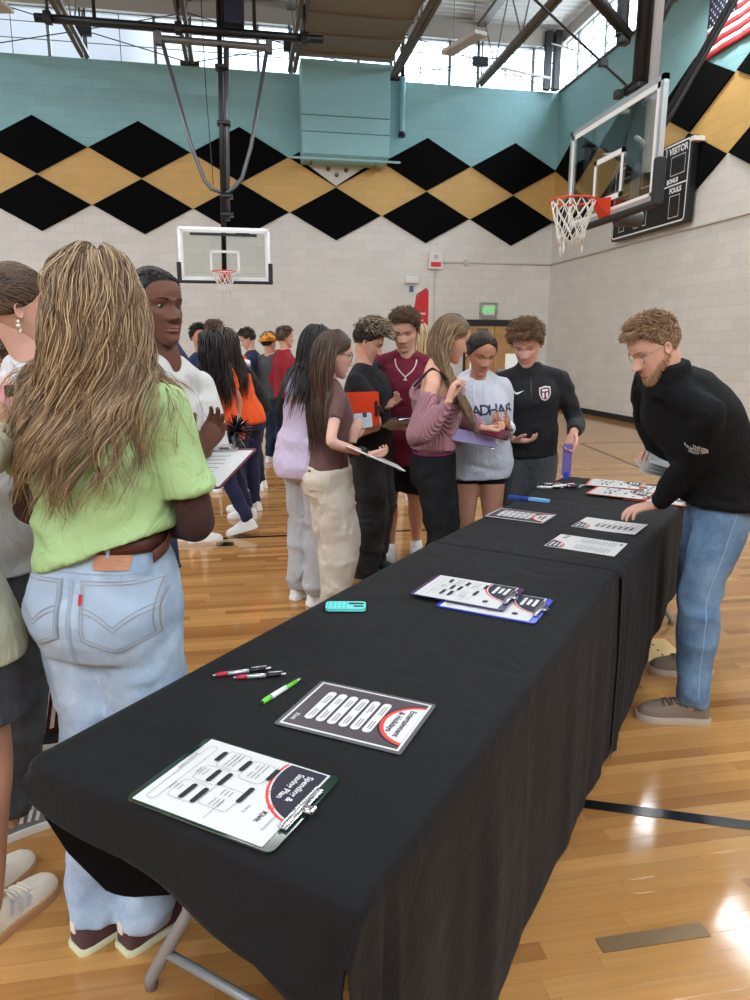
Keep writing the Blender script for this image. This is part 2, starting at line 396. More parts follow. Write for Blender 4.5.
for i in range(0, -6, -1):
    x = XR+(i-.5)*2*HW
    diamond((x, YB-.002, 6.157), (1, 0, 0), ups[i], 'black diamonds on the back wall'); diamond((x, YB-.002, 4.8815), (1, 0, 0), los[i], 'black diamonds on the back wall')
rl = ['right wall black diamond, first from the hall corner', 'right wall black diamond, second from the hall corner, behind the near backboard', 'right wall black diamond below the flag', 'right wall black diamond at the right edge of the picture']
for k in range(4):
    y = YB-(k+.5)*2*1.193
    for z, w in ((6.157, 'upper row'), (4.8815, 'lower row')):
        diamond((XR-.002, y, z), (0, -1, 0), rl[k]+', '+w, 'black diamonds on the right wall')

# ---- teal boxed air unit, its duct, pipes
t = thing('air_unit', 'large teal boxed air unit hanging on the back wall under the tan duct', 'air unit', (2.65, 18.76, 6.05))
mb = MB().box((1.58, 18.46, 6.13), (3.72, YB-.045, 8.2), bev=.02); x0, x1 = 1.58, 3.70
mb.add([(x0, 18.46, 6.13), (x1, 18.46, 6.13), (x1-.02, 18.62, 6.0), (x0+.02, 18.62, 6.0), (x0, YB-.045, 6.13), (x1, YB-.045, 6.13), (x1-.02, YB-.045, 6.0), (x0+.02, YB-.045, 6.0)], [(0,1,2,3),(3,2,6,7),(0,3,7,4),(1,5,6,2)])
mb.obj('casing', m_teal, t, world=True)
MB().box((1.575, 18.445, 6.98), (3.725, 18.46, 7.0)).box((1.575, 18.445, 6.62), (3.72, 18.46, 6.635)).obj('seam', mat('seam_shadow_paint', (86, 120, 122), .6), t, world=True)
MB().box((1.27, 18.38, 5.995), (3.98, 18.43, 6.04)).box((1.8, 18.4, 6.0), (1.85, YB-.045, 6.04)).box((3.4, 18.4, 6.0), (3.45, YB-.045, 6.04)).obj('hanger_bar', m_teal, t, world=True)
t = thing('air_duct', 'wide tan air duct running under the roof to the teal box', 'duct', (2.65, 14, 8.25))
MB().box((1.56, YF+1, 8.24), (3.74, 18.5, 8.95)).obj('casing', m_duct, t, world=True)
mb = MB()
for y in (18.2, 17.2, 16.2, 15.2, 14.2, 13.2): mb.box((1.54, y-.05, 8.2), (3.76, y+.05, 8.97))
mb.obj('flange', m_duct, t, world=True)
t = thing('drain_pipe', 'teal downpipe with open end right of the teal air unit', 'pipe', (4.13, 18.95, 6.82))
MB().tube([(4.13, 18.94, 8.1), (4.13, 18.94, 6.9), (4.12, 18.92, 6.82)], .075, 14).obj('pipe', m_teal, t, True, world=True)
MB().tube([(4.12, 18.92, 6.83), (4.115, 18.9, 6.75)], .085, 14).obj('pipe_mouth', m_dark, t, True, world=True)
MB().tube([(4.13, 18.94, 8.1), (4.13, 18.94, 9.0)], .05, 12).obj('riser', m_dark, t, True, world=True)
mb = MB().prism([(-.80, 0), (.80, 0), (0, -.52)], (2.467, YB-.044, 6.06), V(1, 0, 0), V(0, 0, 1), V(0, -1, 0), .012)
recenter(tag(mb.obj('wall_patch', mat('cream_patch_paint', (216, 211, 203), .6)), 'cream triangular patch of bare wall under the teal box', 'patch'))
mb = MB()
# three holes are dents with dark fittings
for x, z in ((2.27, 5.93), (2.48, 5.80), (2.72, 5.92)):
    mb = MB(); mb.tube([(x, YB-.05, z), (x, YB-.08, z)], [.06, .045], 10); mb.tube([(x, YB-.08, z), (x+.02, YB-.12, z-.02)], .02, 8)
    recenter(tag(mb.obj('wall_fitting', mat('old_brass', (120, 105, 80), .5, .4)), {2.27: 'leftmost of the three small brass fittings under the teal box', 2.48: 'middle and lowest of the three small brass fittings under the teal box', 2.72: 'rightmost of the three small brass fittings under the teal box'}[x], 'fitting', 'fittings under the teal box'))

# ---- conduit, alarm, strobe, exit sign, door
m_cond = mat('cream_conduit', (205, 200, 190), .5)
t = thing('wall_conduit', 'thin cream conduit along both walls from the alarm box', 'conduit', (6.7, YB-.02, 3.787))
MB().tube([(5.2, YB-.02, 3.787), (XR-.02, YB-.02, 3.787)], .016, 8).obj('pipe', m_cond, t, True, world=True)
MB().tube([(XR-.02, YB-.02, 3.787), (XR-.02, 2.0, 3.787)], .02, 8).obj('pipe', m_cond, t, True, world=True)
MB().tube([(5.08, YB-.015, 3.6), (5.08, YB-.015, .9)], .012, 8).obj('pipe', m_cond, t, True, world=True)
MB().box((5.87, YB-.06, 3.72), (6.0, YB, 3.86), bev=.01).obj('junction_box', m_cond, t, world=True)
t = thing('alarm_box', 'white wall alarm box with red lit lettering strip', 'alarm', (5.09, YB-.06, 3.6))
MB().box((4.91, YB-.11, 3.6), (5.26, YB, 4.02), bev=.015).obj('case', mat('white_plastic', (232, 230, 226), .4), t, world=True)
MB().box((4.95, YB-.125, 3.66), (5.22, YB-.1, 3.78), bev=.008).obj('red_strip', mat('red_lens', (200, 30, 45), .3, emit=.15), t, world=True)
MB().box((5.03, YB-.125, 3.86), (5.14, YB-.1, 3.96), bev=.008).obj('sounder', mat('grey_plastic', (190, 190, 188), .5), t, world=True)
t = thing('emergency_light', 'small white emergency light with a blue tag on back wall', 'emergency light', (4.45, YB-.06, 3.23))
MB().box((4.27, YB-.12, 3.23), (4.64, YB, 3.4), bev=.02).obj('case', mat('white_plastic', (232, 230, 226), .4), t, world=True)
MB().box((4.40, YB-.05, 3.02), (4.5, YB-.03, 3.17)).obj('blue_tag', mat('blue_tag', (60, 110, 150), .5), t, world=True)
t = thing('exit_sign', 'green lit exit sign in a wire cage over the wooden door', 'exit sign', (6.6, YB-.06, 2.38))
MB().box((6.44, YB-.08, 2.44), (6.76, YB-.01, 2.72), bev=.01).obj('case', mat('white_plastic', (232, 230, 226), .4), t, world=True)
mb = MB()
for x in (6.37, 6.82): mb.tube([(x, YB-.11, 2.38), (x, YB-.11, 2.77)], .012, 6); mb.box((x-.02, YB-.11, 2.5), (x+.02, YB, 2.53))
for z in (2.38, 2.77): mb.tube([(6.37, YB-.11, z), (6.82, YB-.11, z)], .012, 6)
mb.box((6.36, YB-.03, 2.37), (6.83, YB-.005, 2.78))
mb.obj('cage', mat('cage_grey', (172, 176, 172), .5), t, world=True)
mb = text_mb('EXIT', .2, .004); mb.xf(frame((6.6, YB-.085, 2.58), (1, 0, 0), (0, 0, 1))); mb.obj('lettering', mat('exit_green', (60, 200, 90), .4, emit=.9), t, world=True)
m_wood = mat('oak_door', (196, 150, 98), .45, var=.12, vscale=3)
for k, (a, b) in enumerate(((5.99, 6.78), (6.8, 7.59))):
    d = struct('door_%d' % (k+1), MB().box((a, YB-.05, .01), (b, YB+.01, 2.16)), m_wood)
    wx = a+.12 if k == 0 else b-.46
    MB().box((wx, YB-.07, .82), (wx+.35, YB-.045, 1.43)).obj('pane', mat('papered_pane', (240, 240, 238), .3, emit=.25), d)
    MB().box((a+.1, YB-.1, .95), (b-.1, YB-.06, 1.02), bev=.01).obj('push_bar', m_alu, d)
    MB().box(((a+b)/2-.1, YB-.1, 2.04), ((a+b)/2+.2, YB-.05, 2.1)).obj('door_closer', m_steel, d)
struct('trim_4', MB().box((5.93, YB-.06, 0), (5.99, YB, 2.33)).box((7.59, YB-.06, 0), (7.65, YB, 2.33)).box((5.93, YB-.07, 2.16), (7.65, YB, 2.33)), mat('black_door_frame', (30, 30, 32), .5))

# ---- feather banner
t = thing('feather_banner', 'red and black feather banner standing by the back wall', 'banner', (4.2, 16.2, 0))
S = 16.2/17.0
pts = [(4.06, 1.15), (4.06, 2.55), (4.09, 2.72), (4.18, 2.84), (4.30, 2.92), (4.37, 2.93), (4.40, 2.85), (4.40, 2.3), (4.36, 2.0), (4.28, 1.86), (4.15, 1.8)]
pts = [((a)*S, b*S+.09) for a, b in pts]
MB().prism([(a, b) for a, b in pts[1:]], (0, 16.2, 0), V(1, 0, 0), V(0, 0, 1), V(0, -1, 0), .008).obj('red_panel', mat('banner_red', (190, 34, 40), .6), t, world=True)
MB().prism([(3.88, .5), (3.88, 1.8), (3.95, 1.82), (4.08, 1.88), (4.15, 2.0), (4.19, 2.27), (4.19, .5)], (0, 16.205, 0), V(1, 0, 0), V(0, 0, 1), V(0, -1, 0), .006).obj('black_panel', mat('banner_black', (28, 28, 30), .6), t, world=True)
mb = MB()
for i, (w, z) in enumerate(((.2, 2.36), (.1, 2.2))): mb.box((4.02-w/2, 16.19-.004, z*S-.02+.09), (4.02+w/2, 16.19-.0005, z*S+.02+.09))
mb.obj('lettering', mat('banner_print', (225, 190, 190), .6), t, world=True)
MB().tube([(3.87, 16.22, 0), (3.87, 16.22, 2.4), (3.92, 16.22, 2.75), (4.15, 16.22, 2.9)], .012, 8).obj('pole', m_dark, t, True, world=True)
MB().box((3.65, 16.05, 0), (4.1, 16.4, .025), bev=.005).obj('base', m_dark, t, world=True)

# ---- roof lights
def fixture(c, u, v, lab, lit=True):
    t = thing('ceiling_light', lab, 'ceiling light', c, 0, 'flat panel lights under the roof'); c = V(*c); u = V(*u); v = V(*v); n = V(0, 0, 1)
    w, h = np.linalg.norm(u), np.linalg.norm(v)
    M = frame(c, u, v)
    mb = MB().box((-w/2, -h/2, 0), (w/2, h/2, .07), bev=.01).xf(M); mb.obj('housing', m_white_steel, t, world=True)
    MB().box((-w/2+.04, -h/2+.04, -.006), (w/2-.04, h/2-.04, 0)).xf(M).obj('diffuser', mat('lit_diffuser', (240, 242, 245), .5, emit=LAMP) if lit else mat('unlit_diffuser', (186, 198, 214), .5), t, world=True)
    MB().tube([c+n*.05-nrm(u)*w*.3, c+n*(ZD-c[2])-nrm(u)*w*.3], .008, 6).tube([c+n*.05+nrm(u)*w*.3, c+n*(ZD-c[2])+nrm(u)*w*.3], .008, 6).obj('hanger', m_grey, t, world=True)
    if lit:
        la = bpy.data.lights.new('panel_light', 'AREA'); la.shape = 'RECTANGLE'; la.size = w; la.size_y = h; la.energy = LAMP_W; la.color = (.95, .98, 1.0)
        lo = bpy.data.objects.new('panel_light', la); C.objects.link(lo); lo.parent = t; lo.location = (0, 0, -.02)
LAMP, LAMP_W = 3, 52
fixture((4.56, 15.25, 7.5), (.37, -1.1, 0), (.28, .1, 0), 'flat grey panel light hanging right of the tan duct', False)
fixture((-4.12, 14.98, 7.5), (-.2, -1.1, 0), (.3, -.05, 0), 'flat grey panel light at the top left edge under the roof', False)
for y in (11.8, 8.57): fixture((7.62, y, 7.6), (.35, 0, 0), (0, 1.1, 0), 'lit flat panel light high along the right wall')
for x in (-8.2, -3.2, .2, 5.2):  # grid of unseen panels, added and lit to brighten the hall
    for y in (10.6, 6.0, 1.4, -3.2):
        fixture((x, y, 7.6), (1.2, 0, 0), (0, .6, 0), 'added lit panel light, out of view high over the middle of the hall')

# ---- floor markings and floor plates
m_line = mat('black_floor_paint', (16, 16, 17), .2)
def strip(a, b, w, m, z=.002):
    a, b = V(*a, 0), V(*b, 0); d = nrm(b-a); s = np.cross(V(0, 0, 1), d)*w/2
    return MB().add([a-s+V(0,0,z), b-s+V(0,0,z), b+s+V(0,0,z), a+s+V(0,0,z)], [(0,1,2,3)])
mb = MB(); P = [(-.2, 2.66), (.55, 2.35), (1.13, 2.105), (1.66, 1.886), (2.6, 1.52), (3.6, 1.2)]
for a, b in zip(P[:-1], P[1:]): mb.join(strip(a, b, .052, m_line))
o = tag(mb.obj('floor_line', m_line), kind='structure')
o = tag(strip((XL, 5.99), (5.2, 5.99), .05, m_line).join(strip((5.66, 11.3), (4.9, 5.99), .045, m_line)).join(strip((5.66, 11.3), (7.9, 11.3), .045, m_line)).join(strip((-.26, 5.8), (-.12, 5.8), .12, m_line)).obj('court_line', m_line), kind='structure')
mp = mat('brown_floor_plate', (122, 98, 68), .35, .35, var=.05, vscale=30)
for (x, y, l, lab) in ((1.07, 1.509, .322, 'long brown metal floor plate set in the boards right of the table'), (-.06, 1.42, .3, 'brown floor plate in the boards under the near table end')):
    o = tag(MB().box((-l/2, -.024, 0), (l/2, .024, .003)).obj('floor_plate', mp), lab, 'floor plate', 'brown metal floor plates'); o.location = (x, y, 0)
    if lab.startswith('long'): pass

# ---- daylight: an overcast sky, brighter on the right, let in by portals at the window bands and an added rear opening
SKY, WIN = 8.2, 1.08
w = bpy.data.worlds.new('overcast'); bpy.context.scene.world = w; w.use_nodes = True; nt = w.node_tree; N = nt.nodes
bg = N['Background']; tc = N.new('ShaderNodeTexCoord'); sp = N.new('ShaderNodeSeparateXYZ'); nt.links.new(tc.outputs['Generated'], sp.inputs[0])
mr = N.new('ShaderNodeMapRange'); mr.inputs['From Min'].default_value = -.12; mr.inputs['From Max'].default_value = .42; mr.inputs['To Min'].default_value = 0; mr.inputs['To Max'].default_value = SKY
nt.links.new(sp.outputs['X'], mr.inputs['Value'])
def band(out, a, b, top):
    q = N.new('ShaderNodeMapRange'); q.inputs['From Min'].default_value = a; q.inputs['From Max'].default_value = b; q.inputs['To Max'].default_value = top; nt.links.new(sp.outputs[out], q.inputs['Value']); return q.outputs[0]
bright = math_node(nt, 'ADD', math_node(nt, 'MAXIMUM', mr.outputs[0], math_node(nt, 'MAXIMUM', band('X', -.5, -.8, SKY*.8), band('Y', .2, -.3, SKY*1.3))), .92*WIN)
ns = N.new('ShaderNodeTexNoise'); ns.inputs['Scale'].default_value = 9; ns.inputs['Detail'].default_value = 5; nt.links.new(tc.outputs['Generated'], ns.inputs['Vector'])
n3 = N.new('ShaderNodeMapRange'); n3.inputs['From Min'].default_value = .3; n3.inputs['From Max'].default_value = .7; n3.inputs['To Min'].default_value = .88; n3.inputs['To Max'].default_value = 1.06; nt.links.new(ns.outputs['Fac'], n3.inputs['Value'])
ze = N.new('ShaderNodeMapRange'); ze.inputs['From Min'].default_value = .42; ze.inputs['From Max'].default_value = .95; ze.inputs['To Min'].default_value = 1; ze.inputs['To Max'].default_value = 4; nt.links.new(sp.outputs['Z'], ze.inputs['Value'])
sky = math_node(nt, 'MULTIPLY', math_node(nt, 'MULTIPLY', bright, n3.outputs[0]), ze.outputs[0]); nt.links.new(sky, bg.inputs['Strength']); bg.inputs['Color'].default_value = (.78, .86, 1.0, 1)
def portal(c, rot, sx, sy):
    la = bpy.data.lights.new('window_portal', 'AREA'); la.shape = 'RECTANGLE'; la.size = sx; la.size_y = sy; la.cycles.is_portal = True
    o = bpy.data.objects.new('window_portal', la); C.objects.link(o); o.location = c; o.rotation_euler = rot
portal((-2.3, YB+.2, 8.58), (-PI/2, 0, 0), 21.2, 1.05)
portal((XR+.2, 5.03, 8.64), (PI/2, 0, PI/2), 28, 1.2)
portal((-2.3, YF-.2, 8.8), (PI/2, 0, 0), 21, 1.5)  # added opening over the unseen rear wall, lets light onto the back wall
portal((XL-.1, 5.03, 8.75), (PI/2, 0, -PI/2), 28, 1.5)

# ================================================================== hoops, scoreboard, flag
def bb_glass():
    m = bpy.data.materials.new('backboard_glass'); m.use_nodes = True; nt = m.node_tree; N = nt.nodes; N.clear()
    o = N.new('ShaderNodeOutputMaterial'); t = N.new('ShaderNodeBsdfTransparent'); g = N.new('ShaderNodeBsdfGlossy'); g.inputs['Roughness'].default_value = .03
    t.inputs[0].default_value = (.93, .96, .955, 1); lw = N.new('ShaderNodeLayerWeight'); lw.inputs[0].default_value = .12
    x = N.new('ShaderNodeMixShader'); nt.links.new(math_node(nt, 'MULTIPLY', lw.outputs['Fresnel'], .6), x.inputs[0])
    nt.links.new(t.outputs[0], x.inputs[1]); nt.links.new(g.outputs[0], x.inputs[2]); nt.links.new(x.outputs[0], o.inputs[0]); return m
m_bbg = bb_glass(); m_white = mat('white_paint', (236, 236, 232), .45); m_rim = mat('orange_rim', (226, 62, 30), .4); m_net = mat('white_net_cord', (236, 234, 228), .8); m_pad = mat('black_rubber_pad', (32, 33, 35), .6)
def hoop(t, M, hgt=1.04, B=-.40):
    """backboard in the local frame: x across, y towards the court, z up; the rim plane is z=0 at the ring's centre (0,0)"""
    def put(mb, name, m, par=t, smooth=False, auto=None):
        return mb.xf(M).obj(name, m, par, smooth, True, auto)
    z0, z1 = -.15, -.15+hgt; w = .915
    fr = MB()
    for a, b in (((-w, z0), (w, z0+.05)), ((-w, z1-.05), (w, z1)), ((-w, z0), (-w+.05, z1)), ((w-.05, z0), (w, z1))): fr.box((a[0], B-.05, a[1]), (b[0], B, b[1]))
    frame_ = put(fr, 'backboard_frame', m_alu)
    bb = put(MB().box((-w+.04, B-.012, z0+.04), (w-.04, B-.004, z1-.04)), 'backboard', m_bbg)
    sq = MB()
    for a, b in (((-.3, .0), (.3, .05)), ((-.3, .4), (.3, .45)), ((-.3, 0), (-.25, .45)), ((.25, 0), (.3, .45))): sq.box((a[0], B-.003, a[1]), (b[0], B-.001, b[1]))
    for a, b in (((-w+.05, z1-.1), (w-.05, z1-.05)), ((-w+.05, z0+.05), (-w+.1, z1-.05)), ((w-.1, z0+.05), (w-.05, z1-.05)), ((-w+.05, z0+.05), (w-.05, z0+.08))): sq.box((a[0], B-.003, a[1]), (b[0], B-.001, b[1]))
    put(sq, 'target_square', m_white, bb)
    pd = MB().box((-w-.03, B-.07, z0-.05), (w+.03, B+.015, z0+.01), bev=.02)
    for s in (-1, 1): pd.box((s*w-.045, B-.07, z0-.05), (s*w+.045, B+.02, z0+.36), bev=.02)
    put(pd, 'edge_padding', m_pad)
    a = np.linspace(0, 2*PI, 41); ring = np.stack([.2285*np.cos(a), .2285*np.sin(a), 0*a], 1)
    rm = MB().tube(ring, .011, 8, caps=False)
    rm.add([(-.11, B, .03), (.11, B, .03), (.11, B, -.15), (-.11, B, -.15), (-.08, -.215, .012), (.08, -.215, .012), (.05, -.235, -.02), (-.05, -.235, -.02)], [(0,1,5,4),(4,5,6,7),(0,4,7,3),(1,2,6,5),(3,7,6,2),(0,3,2,1)])
    rim = put(rm, 'rim', m_rim, auto=40)
    nt = MB(); K = 12
    lev = [(0, .222), (-.08, .205), (-.17, .175), (-.25, .15), (-.33, .135), (-.41, .125)]
    for k in range(K):
        for sg in (1, -1):
            pts = []
            for i, (z, r) in enumerate(lev):
                q = 2*PI*(k+.5*sg*i)/K+.07*math.sin(3*k+i); rr = r*(1+.05*math.sin(5*k+2*i)); pts.append((rr*math.cos(q), rr*math.sin(q), z-(.03*math.sin(k*1.7) if i == 5 else 0)))
            nt.tube(pts, .006, 5)
    for k in (1, 4, 8): q = 2*PI*k/K; nt.tube([(.12*math.cos(q), .12*math.sin(q), -.4), (.125*math.cos(q), .115*math.sin(q), -.47), (.11*math.cos(q), .12*math.sin(q), -.53)], [.007, .012, .004], 5)
    put(nt, 'net', m_net, rim, True)
    return B
# far hoop, hung from the joists in front of the back wall, seen square on
t = thing('basketball_hoop', 'far basketball hoop with glass backboard hung from roof before the back wall', 'basketball hoop', (-.25, 15.1, 2.9))
hoop(t, frame((-.29, 15.1, 3.05), (-1, .03, 0), (-.03, -1, 0)))
yb = 15.58
MB().tube([(-.21, yb, 8.6), (-.24, yb, 6.2), (-.30, yb, 3.0)], .05, 12).obj('mast', m_dark, t, True, world=True)
MB().tube([(-.1, yb+.1, 7.3), (-.14, yb+.1, 6.2), (-.2, yb+.1, 4.1)], .055, 12).obj('mast_tube', m_grey, t, True, world=True)
for z in (6.9, 5.9, 4.55, 4.2): MB().box((-.33, yb-.07, z-.035), (-.07, yb+.18, z+.035), bev=.015).obj('clamp', m_dark, t, world=True)
MB().box((-.95, yb-.06, 3.78), (.38, yb-.02, 3.83)).obj('crossbar', m_dark, t, world=True)
MB().tube([(-1.36, yb, 7.31), (.72, yb, 7.3)], .065, 12).box((-1.42, yb-.08, 7.2), (-1.3, yb+.08, 7.42)).box((.66, yb-.08, 7.2), (.78, yb+.08, 7.42)).obj('cross_tube', m_grey, t, world=True, auto=40)
for pts in ([(-1.3, yb, 7.28), (-.86, yb, 5.5), (-.62, yb, 4.82), (-.5, yb, 4.68), (-.24, yb, 4.6)], [(.68, yb, 7.27), (.32, yb, 5.5), (.12, yb, 4.9), (-.02, yb, 4.74), (-.2, yb, 4.6)]):
    MB().tube(pts, .04, 10).obj('brace', m_grey, t, True, world=True)
MB().tube([(-3.55, yb, 7.5), (1.78, yb, 7.52)], .075, 12).obj('roof_tube', m_dark, t, True, world=True)
for x in (-3.32, -.978, 1.418): mb = MB(); mb.tube([(x, yb, 7.5), (x, yb, 8.1)], .03, 8); mb.box((x-.07, yb-.1, 7.42), (x+.07, yb+.1, 7.6), bev=.01); mb.obj('roof_clamp', m_dark, t, True, world=True)
for x in (-2.5, -.15, .45): MB().tube([(x, yb, 7.5), (x, yb, 9.5)], .035, 8).obj('roof_hanger', m_dark, t, True, world=True)
MB().box((-.12, yb-.16, 7.62), (.26, yb+.16, 8.25), bev=.03).obj('winch_motor', mat('navy_motor', (30, 36, 62), .5), t, world=True)
MB().tube([(-.55, yb+.05, 8.6), (-.52, yb+.05, 6.5), (-.45, yb+.05, 4.75)], .01, 6).obj('cable', m_dark, t, world=True)

# near hoop on the right, seen from the side, facing left across the hall
t = thing('basketball_hoop', 'near basketball hoop at upper right, orange rim and ragged white net', 'basketball hoop', (3.3, 7.1, 2.9))
hoop(t, frame((3.335, 7.17, 3.05), (0, 1, 0), (-1, 0, 0)), B=-.355)
MB().tube([(3.96, 7.14, 3.35), (3.96, 7.14, 9.3)], .085, 14).obj('mast', m_dark, t, True, world=True)
MB().tube([(3.98, 6.94, 3.3), (3.98, 6.94, 9.3)], .045, 12).obj('mast_tube', mat('silver_paint', (196, 200, 204), .35, .2), t, True, world=True)
mb = MB()
for z in (3.55, 3.95): mb.tube([(3.74, 6.75, z), (3.96, 6.95, z), (3.96, 7.3, z), (3.74, 7.4, z)], .022, 8)
mb.obj('board_bracket', m_alu, t, True, world=True)
MB().box((3.86, 7.0, 4.07), (4.03, 7.28, 4.13), bev=.015).tube([(3.8, 7.30, 4.1), (3.92, 7.2, 4.18)], .018).box((3.77, 7.24, 4.05), (3.85, 7.33, 4.13), bev=.01).obj('top_bracket', m_dark, t, world=True)
MB().tube([(3.74, 7.02, 2.87), (4.0, 7.02, 2.87)], .075, 16).tube([(3.9, 7.02, 2.9), (3.96, 7.1, 3.4)], .05, 10).obj('height_adjuster', mat('dark_grey_plastic', (70, 72, 74), .5), t, world=True, auto=40)
for pts in ([(3.80, 7.12, 4.54), (3.43, 7.1, 4.83), (1.2, 7.1, 6.6)], [(3.98, 7.1, 4.5), (4.16, 7.1, 4.88), (5.7, 7.1, 8.2)]):
    MB().tube(pts, .055, 10).obj('brace', m_dark, t, True, world=True)
MB().tube([(3.72, 7.14, 4.56), (3.72, 7.14, 9.0)], .06, 10).box((3.69, 7.09, 4.48), (3.80, 7.19, 4.57), bev=.01).obj('side_post', m_dark, t, world=True, auto=40)
for d in (-.05, .05):
    MB().tube([(4.13, 7.06+d, 3.68), (4.25, 7.06+d, 3.88), (4.84, 7.06+d, 4.94), (6.6, 7.06+d, 8.05)], .03, 8).obj('rear_strut', m_dark, t, True, world=True)
MB().tube([(3.80, 7.12, 4.12), (3.55, 7.12, 4.29), (2.2, 7.12, 5.2), (.4, 7.12, 6.4)], .012, 6).box((3.5, 7.09, 4.27), (3.58, 7.15, 4.33)).obj('stay_cable', m_dark, t, world=True)
mb = MB().tube([(3.98, 6.9, 3.05), (3.98, 6.9, 4.0)], .012, 6)
t2 = thing('shot_clock_lamp', 'small black wall-side box', 'lamp') if False else None

# scoreboard
Y0, Y1, Z0, Z1 = 12.70, 15.44, 3.895, 5.385
t = thing('scoreboard', 'black scoreboard with white lettering on the right wall behind the near backboard', 'scoreboard', (XR-.1, (Y0+Y1)/2, Z0))
m_sb = mat('scoreboard_black', (16, 17, 18), .45); m_sbw = mat('scoreboard_white', (238, 238, 235), .5); m_dig = mat('scoreboard_digit_window', (34, 32, 32), .3)
X = XR-.2
MB().box((X, Y0, Z0), (XR-.045, Y1, Z1), bev=.015).obj('case', m_sb, t, world=True)
L2 = lambda a, b: frame((X-.004, Y1-a, Z0+b), (0, -1, 0), (0, 0, 1))     # a from its left edge, b up
W = Y1-Y0
def outline(w, h, r, t_): 
    o_, i_ = rrect(w, h, r), rrect(w-2*t_, h-2*t_, max(r-t_, .001)); n = len(o_)
    return MB().add([(x, y, 0) for x, y in o_+i_], [(k, (k+1) % n, n+(k+1) % n, n+k) for k in range(n)])
ln = outline(W-.06, Z1-Z0-.06, .09, .03).xf(L2(W/2, (Z1-Z0)/2))
ln.join(MB().box((-W/2+.05, -.013, 0), (W/2-.05, .013, .001)).xf(L2(W/2, .72)))
ln.obj('border', m_sbw, t, world=True)
dg, dw, lt = MB(), MB(), MB()
for a, b, w, h in ((.42, .33, .22, .36), (1.04, .33, .28, .38), (1.32, .33, .14, .38), (2.34, .33, .34, .40), (2.36, 1.06, .46, .34), (.45, 1.06, .46, .34), (1.42, 1.08, .62, .4)):
    q = poly_mb(rrect(w-.02, h-.02, .004)).xf(L2(a, b)).obj('digit_window', m_dig, t, world=True); outline(w, h, .005, .014).xf(L2(a, b)).obj('digit_frame', m_sbw, q, world=True)
dg.join(outline(.5, .62, .1, .025).xf(L2(1.72, 1.15)))
dg.obj('clock_outline', m_sbw, t, world=True)
for s, a, b, z in (('VISITOR', 2.34, 1.33, .165), ('BONUS', 2.22, .80, .11), ('FOULS', 2.34, .62, .13)): lt.join(text_mb(s, z, .006).xf(L2(a, b)))
lt.obj('lettering', m_sbw, t, world=True)
text_mb('>>', .14, .004).xf(L2(2.53, .80)).obj('bonus_arrows', mat('dim_red_print', (92, 48, 46), .5), t, world=True)
MB().box((XR-.24, Y0-.12, Z1-.13), (XR-.02, Y0, Z1-.05)).obj('cable_box', mat('white_plastic', (232, 230, 226), .4), t, world=True)

# flag flat on the right wall
t = thing('flag', 'red, white and blue striped flag with white stars on the right wall', 'flag', (XR-.03, 11.75, 6.6))
FY, FZ, FW, FH = 12.77, 6.605, 2.05, 1.08
def cloth_strip(a0, a1, b0, b1, n=24):
    mb = MB(); k = []
    for i in range(n+1):
        a = a0+(a1-a0)*i/n; d = .012*math.sin(a*9)+.008*math.sin(a*23)
        k += [(XR-.06+d, FY-a, b0), (XR-.06+d, FY-a, b1)]
    return mb.add(k, [(2*i, 2*i+2, 2*i+3, 2*i+1) for i in range(n)])
rd, wh = MB(), MB(); sh = FH/13
for i in range(13): (rd if i % 2 == 0 else wh).join(cloth_strip(0 if i < 6 else .41*FW*0+ .78, FW, FZ+i*sh, FZ+(i+1)*sh) if i >= 6 else cloth_strip(0, FW, FZ+i*sh, FZ+(i+1)*sh))
for nm, mb, m in (('red_stripes', rd, mat('flag_red', (168, 30, 42), .7)), ('white_stripes', wh, mat('flag_white', (232, 228, 222), .7)), ('canton', cloth_strip(0, .78, FZ+6*sh, FZ+FH), mat('flag_blue', (38, 42, 78), .7))):
    o = mb.obj(nm, m, t, True, world=True); so = o.modifiers.new('cloth', 'SOLIDIFY'); so.thickness = .006
st = MB()
for r in range(9):
    for c in range(6 if r % 2 == 0 else 5):
        a = .065+(c+(.5 if r % 2 else 0))*.13; b = FZ+6*sh+.035+r*(7*sh-.07)/8; d = .012*math.sin(a*9)+.008*math.sin(a*23)
        p = [((.026 if k % 2 == 0 else .011)*math.sin(2*PI*k/10), (.026 if k % 2 == 0 else .011)*math.cos(2*PI*k/10)) for k in range(10)]
        st.join(MB().add([(0, 0, 0)]+[(x, y, 0) for x, y in p], [(0, 1+k, 1+(k+1) % 10) for k in range(10)]).xf(frame((XR-.066+d, FY-a, b), (0, -1, 0), (0, 0, 1))))
st.obj('stars', mat('flag_white', (232, 228, 222), .7), t, world=True)

